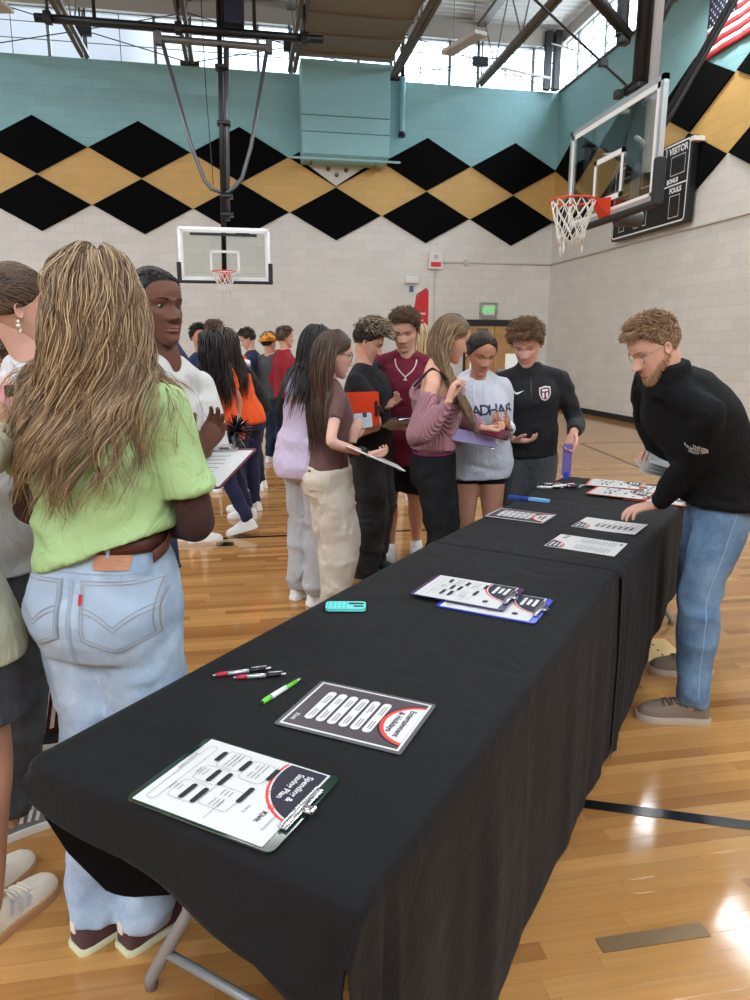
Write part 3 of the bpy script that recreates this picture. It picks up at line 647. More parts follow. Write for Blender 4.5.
# ================================================================== tables, cloths and what lies on them
ZC = .78                                              # top of the cloth
def cloth_mat():
    m, nt, b, N, L = newmat('black_tablecloth'); b.inputs['Base Color'].default_value = srgb(13, 13, 15); b.inputs['Roughness'].default_value = .75
    b.inputs['Specular IOR Level'].default_value = .22; b.inputs['Sheen Weight'].default_value = .03
    tc = N.new('ShaderNodeTexCoord'); mp = N.new('ShaderNodeMapping'); mp.inputs['Scale'].default_value = (7, 4, 6); L(tc.outputs['Object'], mp.inputs[0])
    n = N.new('ShaderNodeTexNoise'); n.inputs['Scale'].default_value = 1; n.inputs['Detail'].default_value = 4; n.inputs['Distortion'].default_value = 1.2; L(mp.outputs[0], n.inputs['Vector'])
    n2 = N.new('ShaderNodeTexNoise'); n2.inputs['Scale'].default_value = 700; L(tc.outputs['Object'], n2.inputs['Vector'])
    bp = N.new('ShaderNodeBump'); bp.inputs['Strength'].default_value = .5; bp.inputs['Distance'].default_value = .02
    L(math_node(nt, 'MULTIPLY_ADD', n2.outputs['Fac'], .015, n.outputs['Fac']), bp.inputs['Height']); L(bp.outputs[0], b.inputs['Normal']); return m
m_cloth = cloth_mat()
def roll(d, r=.022):
    if d <= 0: return 0, 0
    if d < r*PI/2: return r*math.sin(d/r), r*(1-math.cos(d/r))
    return r, r+d-r*PI/2
def cloth(AL, AR, L, name, label, Ld, rhem, near, far, lift=0, seed=0):
    """AL, AR: near corners of the table top; rhem(s), near(u) and far(u) give how long the cloth hangs"""
    AL, AR = V(*AL), V(*AR); W = np.linalg.norm(AR-AL); ex = (AR-AL)/W; ey = V(-ex[1], ex[0], 0)
    us = np.concatenate([np.linspace(-1, 0, 30)[:-1], np.linspace(0, 1, 40), 1+np.linspace(0, 1, 46)[1:]])
    vs = np.concatenate([np.linspace(-1, 0, 14)[:-1], np.linspace(0, 1, 96), 1+np.linspace(0, 1, 14)[1:]])
    P = np.zeros((len(vs), len(us), 3))
    for j, vv in enumerate(vs):
        for i, uu in enumerate(us):
            s = min(max(vv, 0), 1)*L; u01 = min(max(uu, 0), 1)
            dn = -vv*near(u01) if vv < 0 else 0; df = (vv-1)*far(u01) if vv > 1 else 0
            dl = -uu*Ld if uu < 0 else 0; dr = (uu-1)*rhem(s) if uu > 1 else 0
            fold = lattice_noise(np.array([[s*5.5+(dn+df)*3, seed+3, .5]]))[0]*.6+lattice_noise(np.array([[s*13+(dn+df)*3, seed+8, .5]]))[0]*.4
            a, b, z = u01*W, s, ZC+lift
            ol, zl = roll(dl); orr, zr = roll(dr); on, zn = roll(dn); of, zf = roll(df)
            if dl > 0 and dn > 0: dn2 = dn*max(0, 1-dl/.12); on, zn = roll(dn2); on = max(on, dn*.45); zn *= .6
            a -= ol; a += orr; b -= on; b += of
            if dl > 0: b += lerp(dl, (0, 0), (.05, .0), (.163, .042), (.295, .093), (.474, .19), (.533, .25), (.624, .38), (.72, .54), (.8, .7))*max(0, 1-s/1.3); a += .02*fold*min(1, dl/.5)
            if dr > 0:
                a += (.022*fold+.012)*min(1, dr/.35)
                if s < .12: a += .012*math.sin(s*90)*min(1, dr/.25)
                if (dn > 0 and near(1) > .08) or (df > 0 and far(1) > .08): q = min(1, (dn+df)/.12); a -= .03*q*min(1, dr/.3)*(dr); b += (.05 if dn > 0 else -.05)*q*min(1, dr/.4)
            if dn > 0 and dl == 0: b -= .03*(dn/.12)+.008*math.sin(u01*11+seed)*(dn/.12)
            z -= max(zl, zr) if (dn == 0 and df == 0) else max(zl, zr, 0)+(zn if dl == 0 and dr == 0 else zn*.3 if dr > 0 else zn)+(zf if dr == 0 and dl == 0 else .3*zf)
            if dl == 0 and dr == 0: z += .0018*math.exp(-((a-.36*W)/.008)**2)+.0014*math.exp(-((a-.72*W)/.008)**2)+.0016*math.exp(-((b-.62)/.009)**2)
            p = AL*V(1, 1, 0)+ex*a+ey*b; P[j, i] = (p[0], p[1], max(z, .012))
    n, k = len(vs), len(us)
    mb = MB().add(P.reshape(-1, 3), [(j*k+i, j*k+i+1, (j+1)*k+i+1, (j+1)*k+i) for j in range(n-1) for i in range(k-1)])
    o = mb.obj(name, m_cloth, None, True); so = o.modifiers.new('thickness', 'SOLIDIFY'); so.thickness = .0016; so.offset = -1
    recenter(o); return tag(o, label, 'tablecloth', 'black tablecloths')
lerp = lambda x, *p: float(np.interp(x, [a for a, b in p], [b for a, b in p]))
T1L, T1R, T2L, T2R = (-.43, 1.43), (.15, .94), (.80, 2.87), (1.37, 2.36)
cloth((*T1L, 0), (*T1R, 0), 1.925, 'tablecloth', 'black cloth over the near table, hanging short at its front end', .79, lambda s: lerp(s, (0, .74), (.1, .765), (2, .765)), lambda u: lerp(u, (0, .1), (.5, .135), (.8, .17), (1, .26)), lambda u: .02)
cloth((*T2L, 0), (*T2R, 0), 1.87, 'tablecloth', 'black cloth over the far table, by the bending person', .73, lambda s: lerp(s, (0, .765), (.3, .72), (.8, .55), (1.0, .5), (1.9, .52)), lambda u: .045, lambda u: .14, .004, 5)
def table(AL, AR, L, label):
    AL, AR = V(*AL, 0), V(*AR, 0); W = np.linalg.norm(AR-AL); ex = (AR-AL)/W; ey = V(-ex[1], ex[0], 0); mid = AL+ex*W/2+ey*L/2
    t = thing('folding_table', label, 'table', mid, math.atan2(ex[1], ex[0]), 'folding tables')
    m_top = mat('grey_white_plastic', (205, 205, 202), .5); m_leg = mat('grey_leg_steel', (150, 152, 152), .35, .3)
    MB().box((-W/2+.012, -L/2+.012, ZC-.05), (W/2-.012, L/2-.012, ZC-.004), bev=.012).obj('tabletop', m_top, t)
    for s in (-1, 1):
        y = s*(L/2-.22)
        for x, xt in ((-W/2+.01, -W/2+.165), (W/2-.02, W/2-.22)):
            MB().tube([(xt, y, ZC-.05), (xt, y, .33), (xt+(x-xt)*.07, y, .285), (x, y, .03), (x, y, .0)], .016, 10).obj('leg', m_leg, t, True)
        MB().tube([(-W/2+.055, y, .135), (W/2-.06, y, .135)], .012, 8).obj('crossbar', m_leg, t, True)
        MB().tube([(-W/2+.16, y, ZC-.06), (W/2-.21, y, ZC-.06)], .012, 8).obj('hinge_bar', m_leg, t, True)
        MB().tube([(0, y, ZC-.07), (0, y-s*.4, ZC-.06)], .008, 6).obj('folding_brace', m_leg, t, True)
table(T1L, T1R, 1.87, 'near folding table with grey steel legs under black cloth')
table(T2L, T2R, 1.87, 'far folding table under black cloth beside the bending person')

# ---- printed sheets and clipboards
m_paper = mat('white_paper', (206, 206, 205), .6); m_ink = mat('black_ink', (26, 26, 36), .6); m_ink2 = mat('grey_ink', (96, 96, 100), .6); m_navy = mat('navy_ink', (30, 31, 48), .5)
m_red = mat('red_ink', (222, 62, 56), .6); m_lam = mat('plum_grey_print', (74, 66, 72), .35); m_white_p = mat('white_print', (212, 212, 210), .5)
def arc_region(cx, cy, r0, r1, a0, a1, n=28, clip=None):
    an = np.radians(np.linspace(a0, a1, n)); o = np.stack([cx+r1*np.cos(an), cy+r1*np.sin(an)], 1); i = np.stack([cx+r0*np.cos(an), cy+r0*np.sin(an)], 1)
    p = np.concatenate([o, i])
    if clip: p = np.clip(p, [clip[0], clip[1]], [clip[2], clip[3]])
    return MB().add(np.c_[p, np.zeros(len(p))], [(k, k+1, n+k+1, n+k) for k in range(n-1)])
class Page:
    """one sheet in its own frame: x right, y up, centred; layers lie fractions of a millimetre apart"""
    def __init__(s, M, w, h, parent, base, curl=0): s.M, s.w, s.h, s.p, s.k, s.curl = M, w, h, parent, 0, curl; s.paper(base)
    def lift(s, mb): 
        if s.curl:
            c = mb.co(); c[:, 2] += s.curl*np.clip(-c[:, 1]/s.h+.1, 0, 1)**2; mb.v = [c]
        return mb.xf(s.M)
    def paper(s, m):
        n = 14; g = [(-s.w/2+s.w*i, -s.h/2+s.h*j/n, z) for z in (-.0006, 0) for j in range(n+1) for i in (0, 1)]; k = 2*(n+1)
        f = [(k+2*j, k+2*j+1, k+2*j+3, k+2*j+2) for j in range(n)]+[(2*j, 2*j+2, 2*j+3, 2*j+1) for j in range(n)]+[(2*j, k+2*j, k+2*j+2, 2*j+2) for j in range(n)]+[(2*j+1, 2*j+3, k+2*j+3, k+2*j+1) for j in range(n)]+[(0, 1, k+1, k), (2*n, k+2*n, k+2*n+1, 2*n+1)]
        s.o = s.lift(MB().add(g, f)).obj('page', m, s.p, world=True)
    def put(s, name, mb, m): s.k += 1; s.lift(shift(mb, z=.00025*s.k)); return mb.obj(name, m, s.o, world=True)
def pill(x, y, w, h): return shift(poly_mb(rrect(w, h, min(w, h)*.48, 4)), x, y)
def ol(x, y, w, h, r, t_=.0008):
    o_, i_ = rrect(w, h, r), rrect(w-2*t_, h-2*t_, r-t_); n = len(o_)
    return shift(MB().add([(a, b, 0) for a, b in o_+i_], [(k, (k+1) % n, n+(k+1) % n, n+k) for k in range(n)]), x, y)
def lines(x, y, w, rows, dy, seed=0, t_=.0016):
    mb = MB(); r = random.Random(seed)
    for i in range(rows):
        l = w*r.uniform(.55, 1); mb.join(shift(poly_mb([(-l/2, -t_/2), (l/2, -t_/2), (l/2, t_/2), (-l/2, t_/2)]), x+(l-w)/2*0, y-i*dy))
    return mb
def planner(M, parent, full=True, w=.226, h=.29, curl=0):
    pg = Page(M, w, h, parent, m_paper, curl); X, Y = -w/2, h/2; b = (X+.004, -Y, w/2, Y-.004)
    r = .118; cx, cy = X+.035, Y+.028
    pg.put('red_arc', arc_region(cx, cy, r+.004, r+.0095, 180, 360, 40, b), m_red)
    pg.put('heading_block', arc_region(cx, cy, 0, r, 180, 360, 40, b), m_navy)
    hd = MB()
    if full:
        for k, sx in enumerate(('Spending &', 'Saving Plan')): hd.join(shift(text_mb(sx, .0185, .0004), X+.064, Y-.03-.02*k))
    else:
        for k, l in enumerate((.07, .055, .075)): hd.join(pill(X+.06, Y-.022-.019*k, l, .011))
    pg.put('heading', hd, m_white_p)
    pl = MB(); bx = MB(); tx = MB()
    for x, y, l in ((-.068, -.084, .036), (-.063, -.0195, .038), (-.062, .0466, .04), (-.009, -.055, .042), (-.009, -.028, .042), (.051, -.067, .048), (.052, -.039, .048), (.0136, .037, .05)): pl.join(pill(x, y, l, .0115))
    for x, y, a, c in ((-.066, -.050, .055, .056), (-.055, .014, .062, .056), (-.009, -.060, .050, .062), (.050, -.070, .056, .056), (.040, .002, .062, .066), (.004, -.118, .19, .022)): bx.join(ol(x, y, a, c, .01))
    for q, (x, y) in enumerate(((-.078, -.042), (-.055, -.042), (-.07, .022), (-.045, .022), (.025, .012), (.055, .012), (-.012, -.076), (.048, -.088))): tx.join(lines(x, y, .025, 3, .009, q))
    if full:
        for sx, x, y, z in (('Presented by', .06, .121, .008), ('Spending Total $', -.028, -.1335, .0085), ('Savings Total $', -.06, -.1415, .0075), ('Saving $', -.020, .072, .0075), ('Debt $', .045, .062, .0075)): tx.join(shift(text_mb(sx, z), x, y))
        lg = arc_region(.020, .099, .0035, .0065, 0, 360, 20); pg.put('ring_logo', lg, m_red)
        pg.put('sponsor_name', shift(text_mb('Kivit', .0165, .0003), .050, .097), m_ink)
    else: pg.put('ring_logo', shift(poly_mb(rrect(.022, .018, .008)), .07, .09), m_ink)
    for i, y in enumerate((.062, .03)): tx.join(shift(poly_mb([(-.03, -.0005), (.03, -.0005), (.03, .0005), (-.03, .0005)]), .07 if i else -.06, y-.02))
    pg.put('box_outline', bx, m_ink2); pg.put('small_print', tx, m_ink2); pg.put('dark_print', pl, m_ink)
    return pg
def holidays(M, parent, full=True, w=.228, h=.303):
    lam = poly_mb(rrect(w, h, .006)); lam = MB().prism(rrect(w, h, .006), (0, 0, -.0012), V(1, 0, 0), V(0, 1, 0), V(0, 0, 1), .0012).xf(M)
    lam.obj('laminate_edge', mat('clear_laminate', (96, 98, 100), .15), parent, world=True)
    M = M.copy(); M[2, 3] += .0006
    pg = Page(M, w-.018, h-.018, parent, m_white_p); w -= .028; h -= .028; b = (-w/2, -h/2, w/2, h/2)
    pg.put('dark_panel', poly_mb([(b[0], b[1]), (b[2], b[1]), (b[2], b[3]), (b[0], b[3])]), m_lam)
    pg.put('dark_ring', arc_region(0, h/2+.012, .078, .092, 180, 360, 36, b), m_ink); pg.put('red_ring', arc_region(0, h/2+.012, .078, .087, 180, 360, 36, b), m_red)
    pg.put('white_dome', arc_region(0, h/2+.012, 0, .078, 180, 360, 36, b), m_white_p)
    tx = MB()
    if full:
        tx.join(shift(text_mb('Entertainment', .0205, .0004), 0, h/2-.022)); tx.join(shift(text_mb('& Holidays', .0205, .0004), 0, h/2-.044))
    else: tx.join(pill(0, h/2-.02, .09, .01)).join(pill(0, h/2-.04, .06, .01))
    pl, ln_ = MB(), MB()
    for k in range(6):
        y = h/2-.088-k*.0285; x = .0; pl.join(pill(x, y, .135, .0215)); ln_.join(lines(x-.03, y+.004, .045, 2, .006, k, .0022)).join(lines(x+.035, y+.004, .045, 2, .006, k+9, .0022))
    pg.put('white_bars', pl, m_white_p); pg.put('bar_print', ln_, m_ink2); pg.put('heading', tx, m_ink)
    if full: pg.put('sponsor_name', shift(text_mb('Kivit', .016, .0004), .07, -h/2+.016), m_white_p)
    return pg
def flat(c0, c1, c2, c3, z, lift=0):
    """frame of a sheet from its top-left, top-right, bottom-right, bottom-left corners on the cloth"""
    c = [V(*q, z) for q in (c0, c1, c2, c3)]; o = sum(c)/4; upv = nrm((c[0]+c[1])-(c[2]+c[3])); return frame(o, np.cross(upv, V(0, 0, 1)), upv)
def clip_part(M, h, parent, w=.125):
    mb = MB().box((-w/2, h/2-.022, .002), (w/2, h/2-.010, .006), bev=.0015).tube([(-w/2, h/2-.022, .006), (w/2, h/2-.022, .006)], .0032, 10).tube([(-w/2, h/2-.009, .004), (w/2, h/2-.009, .004)], .002, 8).box((-.010, h/2-.012, .004), (.010, h/2+.008, .008), bev=.002).tube([(-.008, h/2+.008, .007), (.008, h/2+.008, .007)], .004, 8)
    c = mb.xf(M).obj('clip', mat('clip_chrome', (205, 206, 208), .18, .9), parent, world=True, auto=40)
def clipboard(M, label, m, w=.236, h=.326, page=True, dx=0, full=True, grp='clipboards lying on the tables'):
    t = thing('clipboard', label, 'clipboard', M[:3, 3], 0, grp)
    MB().prism(rrect(w, h, .014), (0, 0, -.003), V(1, 0, 0), V(0, 1, 0), V(0, 0, 1), .003).xf(M).obj('board', m, t, world=True)
    P = M.copy(); P[:3, 3] = M[:3, 3]+M[:3, 1]*(-.004)+M[:3, 2]*.0012
    planner(P, t, full)
    clip_part(M, h, t); return t
m_green_b = mat('dark_green_acrylic', (22, 48, 38), .12, coat=.5); m_purple_b = mat('purple_acrylic', (52, 38, 86), .15, coat=.5); m_blue_b = mat('blue_acrylic', (48, 70, 190), .15, coat=.5); m_orange_b = mat('orange_board', (206, 92, 52), .35)
z0 = ZC+.0055
clipboard(flat((.161, 1.221), (.018, 1.04), (-.235, 1.237), (-.1, 1.412), z0), 'dark green clipboard with a spending plan sheet at the near end of the table', m_green_b)
clipboard(flat((.985, 2.09), (.838, 1.91), (.59, 2.10), (.735, 2.285), z0), 'blue clipboard partly under the purple clipboard, mid table', m_blue_b, full=False)
clipboard(flat((.928, 2.208), (.755, 1.991), (.534, 2.193), (.683, 2.381), z0+.009), 'purple clipboard with white plan sheet lying over the blue one', m_purple_b, full=False)
def ctr_frame(c, upv, z): upv = nrm(V(*upv, 0)); return frame(V(*c, z), np.cross(upv, V(0, 0, 1)), upv)
Z2 = ZC+.0105
for c, lb in (((2.235, 3.80), 'orange clipboard beneath another at the far edge of the far table'), ((2.42, 3.67), 'orange clipboard, second in the far row, under the man\'s chest')): pass
clipboard(ctr_frame((2.36, 3.72), (.26, -.19), Z2), 'right hand orange clipboard of the row at the far table edge', m_orange_b, full=False)
clipboard(ctr_frame((2.19, 3.885), (.26, -.19), Z2+.009), 'left hand orange clipboard of the row at the far table edge', m_orange_b, full=False)
clipboard(ctr_frame((2.23, 3.49), (.22, -.21), Z2), 'orange clipboard by the black jacket sleeve, under its neighbour', m_orange_b, full=False)
clipboard(ctr_frame((2.08, 3.63), (.22, -.21), Z2+.009), 'orange clipboard nearer the camera of the two uncovered ones on the far table', m_orange_b, full=False)
def sheet(M, name, label, fn, grp, **k): t = thing(name, label, 'printed sheet', M[:3, 3], 0, grp); fn(M, t, **k); return t
sheet(flat((.416, 1.472), (.303, 1.281), (.04, 1.456), (.165, 1.645), ZC+.0045), 'info_sheet', 'dark laminated sheet headed Entertainment & Holidays on near table', holidays, 'laminated sheets')
sheet(ctr_frame((1.332, 3.245), (.25, -.22), ZC+.008), 'info_sheet', 'dark laminated sheet with white bars on the far table by the black jeans', holidays, 'laminated sheets', full=False)
def notes(M, parent, bold=False, curl=0):
    pg = Page(M, .226, .29, parent, m_paper, curl); X, Y = -.113, .145; b = (X+.004, -Y, .113, Y-.004)
    pg.put('red_arc', arc_region(X+.03, Y+.02, .088, .094, 180, 360, 30, b), m_red); pg.put('heading_block', arc_region(X+.03, Y+.02, 0, .085, 180, 360, 30, b), m_navy)
    hd = MB()
    for k, l in enumerate((.07, .06, .065)): hd.join(pill(X+.05, Y-.018-.018*k, l, .008))
    pg.put('heading', hd, m_white_p); tx = MB()
    if bold:
        for k in range(7): tx.join(pill(-.02+(.05 if k % 2 else 0)*0, .05-.026*k, .07, .0085)).join(lines(.01, .04-.026*k, .15, 1, .01, k, .002))
    else:
        for cx_ in (-.055, .05):
            tx.join(lines(cx_, .03, .08, 12, .0125, 3 if cx_ > 0 else 5, .0028))
        tx.join(pill(.06, .11, .02, .02)).join(pill(.09, .105, .02, .015)).join(pill(.07, -.128, .03, .012))
    pg.put('print', tx, m_ink if bold else m_ink2)
sheet(ctr_frame((1.408, 2.70), (-.215, .198), ZC+.006), 'notes_sheet', 'white laminated notes sheet at the cloth join, nearest the camera', notes, 'white sheets on the far table')
sheet(ctr_frame((1.668, 2.985), (-.21, .21), ZC+.006), 'notes_sheet', 'white sheet of bold lines under the bending person\'s fingertips', notes, 'white sheets on the far table', bold=True, curl=.012)

# ---- pens
m_silver = mat('pen_silver', (196, 198, 202), .25, .6); m_penblk = mat('pen_black', (24, 24, 26), .4); m_penred = mat('pen_red', (176, 36, 62), .4); m_pengrn = mat('pen_green', (110, 196, 62), .4); m_penwht = mat('pen_white', (235, 236, 235), .35)
def pen(a, b, cols, label, z=ZC, group='pens on the near table', s=1.0):
    a, b = V(*a, z+.006), V(*b, z+.0075); L_ = np.linalg.norm(b-a); d = (b-a)/L_
    t = thing('pen', label, 'pen', a, 0, group)
    segs = (('tip', 0, .06, [.0012, .0035], cols[0]), ('grip', .06, .26, [.0046, .0062, .0058], cols[1]), ('barrel', .26, .62, [.0058, .0056], cols[2]), ('sleeve', .62, .9, [.0056, .0052], cols[3]), ('button', .9, 1.0, [.0034, .0032], cols[4]))
    for n, p, q, r, m in segs: MB().tube([a+d*L_*(p+(q-p)*k/(len(r)-1)) for k in range(len(r))], np.array(r)*s, 10).obj(n, m, t, True, world=True)
    MB().tube([a+d*L_*.66+V(0, 0, .0075), a+d*L_*.93+V(0, 0, .0078)], .0015*s, 6).obj('pocket_clip', cols[0], t, True, world=True)
pen((.047, 1.729), (-.101, 1.714), (m_silver, m_penblk, m_penblk, m_silver, m_silver), 'silver and black pen with a red band, left one of the crossing pair') if False else None
pen((-.101, 1.714), (.047, 1.729), (m_silver, m_penred, m_silver, m_penblk, m_silver), 'silver, red and black pen, upper of the two alike on near table')
pen((-.049, 1.693), (.083, 1.688), (m_silver, m_penred, m_silver, m_penblk, m_silver), 'silver, red and black pen, lower of the two alike on near table')
pen((.014, 1.546), (.116, 1.654), (m_penblk, m_pengrn, m_penwht, m_pengrn, m_silver), 'green and white pen between the silver pens and the dark sheet', s=1.15)
for k, (a, b, m1, m2, lb) in enumerate((((1.70, 3.92), (1.84, 3.86), m_penwht, m_penblk, 'white and black pen, lowest of the heap by the purple card'), ((1.73, 3.98), (1.87, 3.93), m_silver, m_penred, 'silver pen with red sleeve, top left of the pen heap'), ((1.77, 3.86), (1.93, 3.89), m_penwht, m_penred, 'white pen with red sleeve across the middle of the pen heap'), ((1.82, 4.0), (1.92, 3.87), m_penwht, m_penblk, 'white pen lying steeply across the right of the pen heap'), ((1.78, 3.94), (1.94, 3.83), m_penblk, m_penwht, 'black pen at the right of the pen heap'), ((1.85, 3.82), (1.99, 3.86), m_penblk, m_silver, 'dark pen pointing right out of the pen heap'))):
    pen(a, b, (m1, m_penblk if k % 2 else m1, m1, m2, m_silver), lb, ZC+.004+.006*(k % 3), 'pens heaped on the far table', 1.3)
# ---- phone in a mint case, blue case, envelope
def slab(w, h, t_, r, mb=None): return (mb or MB()).prism(rrect(w, h, r, 5), (0, 0, 0), V(1, 0, 0), V(0, 1, 0), V(0, 0, 1), t_)
t = thing('phone', 'mint green cased phone lying face down at the table edge', 'phone', (.296, 2.135, ZC), 0)
M = frame((.300, 2.135, ZC+.004), (.118, -.022, 0), (.02, .07, 0)); m_mint = mat('mint_case', (112, 222, 214), .45)
b_ = MB().prism(rrect(.128, .066, .014, 5), (0, 0, 0), V(1, 0, 0), V(0, 1, 0), V(0, 0, 1), .010).xf(M); b_.obj('case', m_mint, t, world=True)
shift(slab(.05, .012, .001, .004), .033, .012, .0102).xf(M).obj('camera_slot', m_penblk, t, world=True); shift(slab(.032, .01, .001, .004), .041, -.012, .0102).xf(M).obj('camera_slot', m_penblk, t, world=True)
mb = MB()
for i in range(5):
    for j in range(4): mb.join(shift(slab(.008, .008, .0006, .002), -.055+.014*i, -.022+.0145*j, .0102))
mb.xf(M).obj('grip_pattern', mat('mint_pattern', (88, 196, 190), .5), t, world=True)
t = thing('comb_case', 'two-tone dark and light blue flat case beside the laminated sheet', 'case', (1.51, 3.585, ZC+.004), 0)
M = frame((1.513, 3.585, ZC+.0075), (.17, -.15, 0), (.15, .17, 0))
shift(slab(.115, .03, .014, .012), -.06).xf(M).obj('dark_half', mat('royal_blue_plastic', (34, 74, 168), .35), t, world=True)
shift(slab(.12, .034, .014, .014), .058).xf(M).obj('light_half', mat('sky_blue_plastic', (120, 178, 232), .35), t, world=True)
mb = MB()
for q in (.03, .05, .075, .09): mb.join(shift(slab(.008, .012, .0006, .003), q, .002, .0142))
mb.xf(M).obj('pale_marks', m_white_p, t, world=True)
t = thing('envelope', 'manila envelope with orange flap on the floor at the foot of the table', 'envelope', (2.16, 3.27, 0), 0)
M = frame((2.14, 3.275, .003), (.328, -.06, 0), (.10, .33, 0)); E_ = MB().prism([(-.17, -.16), (.13, -.17), (.12, .17), (-.18, .16)], (0, 0, 0), V(1, 0, 0), V(0, 1, 0), V(0, 0, 1), .004).xf(M)
E_.obj('envelope_body', mat('manila', (226, 190, 124), .6), t, world=True)
MB().prism([(-.18, .13), (.122, .14), (.12, .175), (-.18, .165)], (0, 0, .0042), V(1, 0, 0), V(0, 1, 0), V(0, 0, 1), .002).xf(M).obj('flap', mat('orange_flap', (205, 112, 44), .6), t, world=True)
mb = MB()
for y in (-.08, -.02, .05): mb.join(shift(slab(.012, .018, .0005, .003), .02, y, .0042))
mb.xf(M).obj('printed_dots', m_ink, t, world=True)
mb = lines(-.05, .03, .1, 3, .02, 2, .004)
shift(mb, z=.0045).xf(M).obj('lettering', mat('tan_ink', (150, 118, 70), .6), t, world=True)

# ================================================================== people: skeleton, body, clothes, hair, shoes
UP = V(0, 0, 1)
def hdg(deg): a = math.radians(deg); return V(math.sin(a), math.cos(a), 0)         # compass: 0 away from the camera, 90 to the right
def rotv(v, axis, deg): return np.array((Matrix.Rotation(math.radians(deg), 3, Vector(axis)) @ Vector(v))[:])
def ik(a, t, l1, l2, pole):
    d = t-a; L_ = np.linalg.norm(d); m = (l1+l2)*.995
    if L_ > m: t = a+d/L_*m; d = t-a; L_ = m
    L_ = max(L_, abs(l1-l2)+.02); u = nrm(d); c = (l1*l1+L_*L_-l2*l2)/(2*l1*L_); c = max(-1, min(1, c))
    w = nrm(pole-u*np.dot(pole, u)); return a+u*l1*c+w*l1*math.sqrt(1-c*c), t
def cr(pts, n):
    """smooth curve through points"""
    pts = np.asarray(pts, float); k = len(pts); t = np.linspace(0, k-1, n); i = np.clip(t.astype(int), 0, k-2); f = (t-i)[:, None]
    p = np.vstack([2*pts[0]-pts[1], pts, 2*pts[-1]-pts[-2]]); a, b, c, d = p[i], p[i+1], p[i+2], p[i+3]
    return .5*((2*b)+(-a+c)*f+(2*a-5*b+4*c-d)*f*f+(-a+3*b-3*c+d)*f**3)
# ---- head: profile by height (0 chin .. 1 crown): front, back, half width, tilt
HP = np.array([(0,.300,.10,.075,.20),(.025,.335,.03,.125,.26),(.07,.352,-.08,.175,.30),(.14,.350,-.20,.228,.28),(.22,.356,-.28,.262,.24),(.30,.36,-.345,.287,.17),(.40,.365,-.395,.308,.09),(.50,.362,-.42,.320,.03),(.58,.375,-.43,.327,0),(.68,.372,-.428,.33,0),(.78,.342,-.405,.318,0),(.86,.285,-.355,.285,0),(.93,.205,-.275,.215,0),(.98,.10,-.16,.115,0),(1.0,.0,-.06,.02,0)])
def hp(z, k): return np.interp(z, HP[:, 0], HP[:, k])
def hpt(th, z, face=True, wide=1.0, jaw=1.0, nose=1.0):
    """point on the head in head units; th 0 = front, + to the person's right"""
    th = np.asarray(th, float); z = np.asarray(z, float); f, b, w, ti = (hp(z, k) for k in (1, 2, 3, 4)); w = w*wide*np.where(z < .3, jaw+(1-jaw)*z/.3, 1)
    cy, hd = (f+b)/2, (f-b)/2; s, c = np.sin(th), np.cos(th)
    e = .86; x = w*np.sign(s)*np.abs(s)**e; y = cy+hd*np.sign(c)*np.abs(c)**e; zz = z+ti*(f-y)
    if face:
        m = np.clip(c*1.6, 0, 1); g = lambda v, q: np.exp(-.5*(v/q)**2); ax = np.abs(x)
        A = np.interp(z, [.27,.295,.315,.345,.38,.44,.50,.56,.60], [0,.012,.07,.115,.112,.072,.036,.014,0]); sg = np.interp(z, [.28,.35,.45,.56], [.062,.06,.045,.04])
        d = nose*A*g(x, sg)+.03*g(ax-.062, .026)*g(z-.335, .022)
        d += -.038*g(ax-.135, .075)*g(z-.505, .044)+.016*g(ax-.12, .09)*g(z-.57, .026)
        d += .03*g(x, .055)*g(z-.236, .017)+.034*g(x, .05)*g(z-.19, .019)-.016*g(x, .055)*g(z-.213, .007)-.012*g(x, .07)*g(z-.15, .02)+.016*g(x, .09)*g(z-.07, .035)
        d += .012*g(ax-.20, .07)*g(z-.40, .07)
        y = y+d*m
    return np.stack([x, y, zz], -1)
def hnorm(th, z):
    e = 1e-3; a = hpt(th+e, z, False)-hpt(th-e, z, False); b = hpt(th, min(z+e, 1), False)-hpt(th, max(z-e, 0), False)
    n = np.cross(b, a); n = n/np.maximum(np.linalg.norm(n), 1e-12); q = hpt(th, z, False)-V(0, -.03, .45)
    return n if np.dot(n, q) > 0 else -n
HLT = np.radians([0, 25, 45, 62, 75, 88, 100, 130, 180])
def hairline(th, hz=None): return np.interp(abs(((th+PI) % (2*PI))-PI), HLT, hz if hz is not None else [.825, .82, .78, .69, .57, .49, .36, .27, .20])
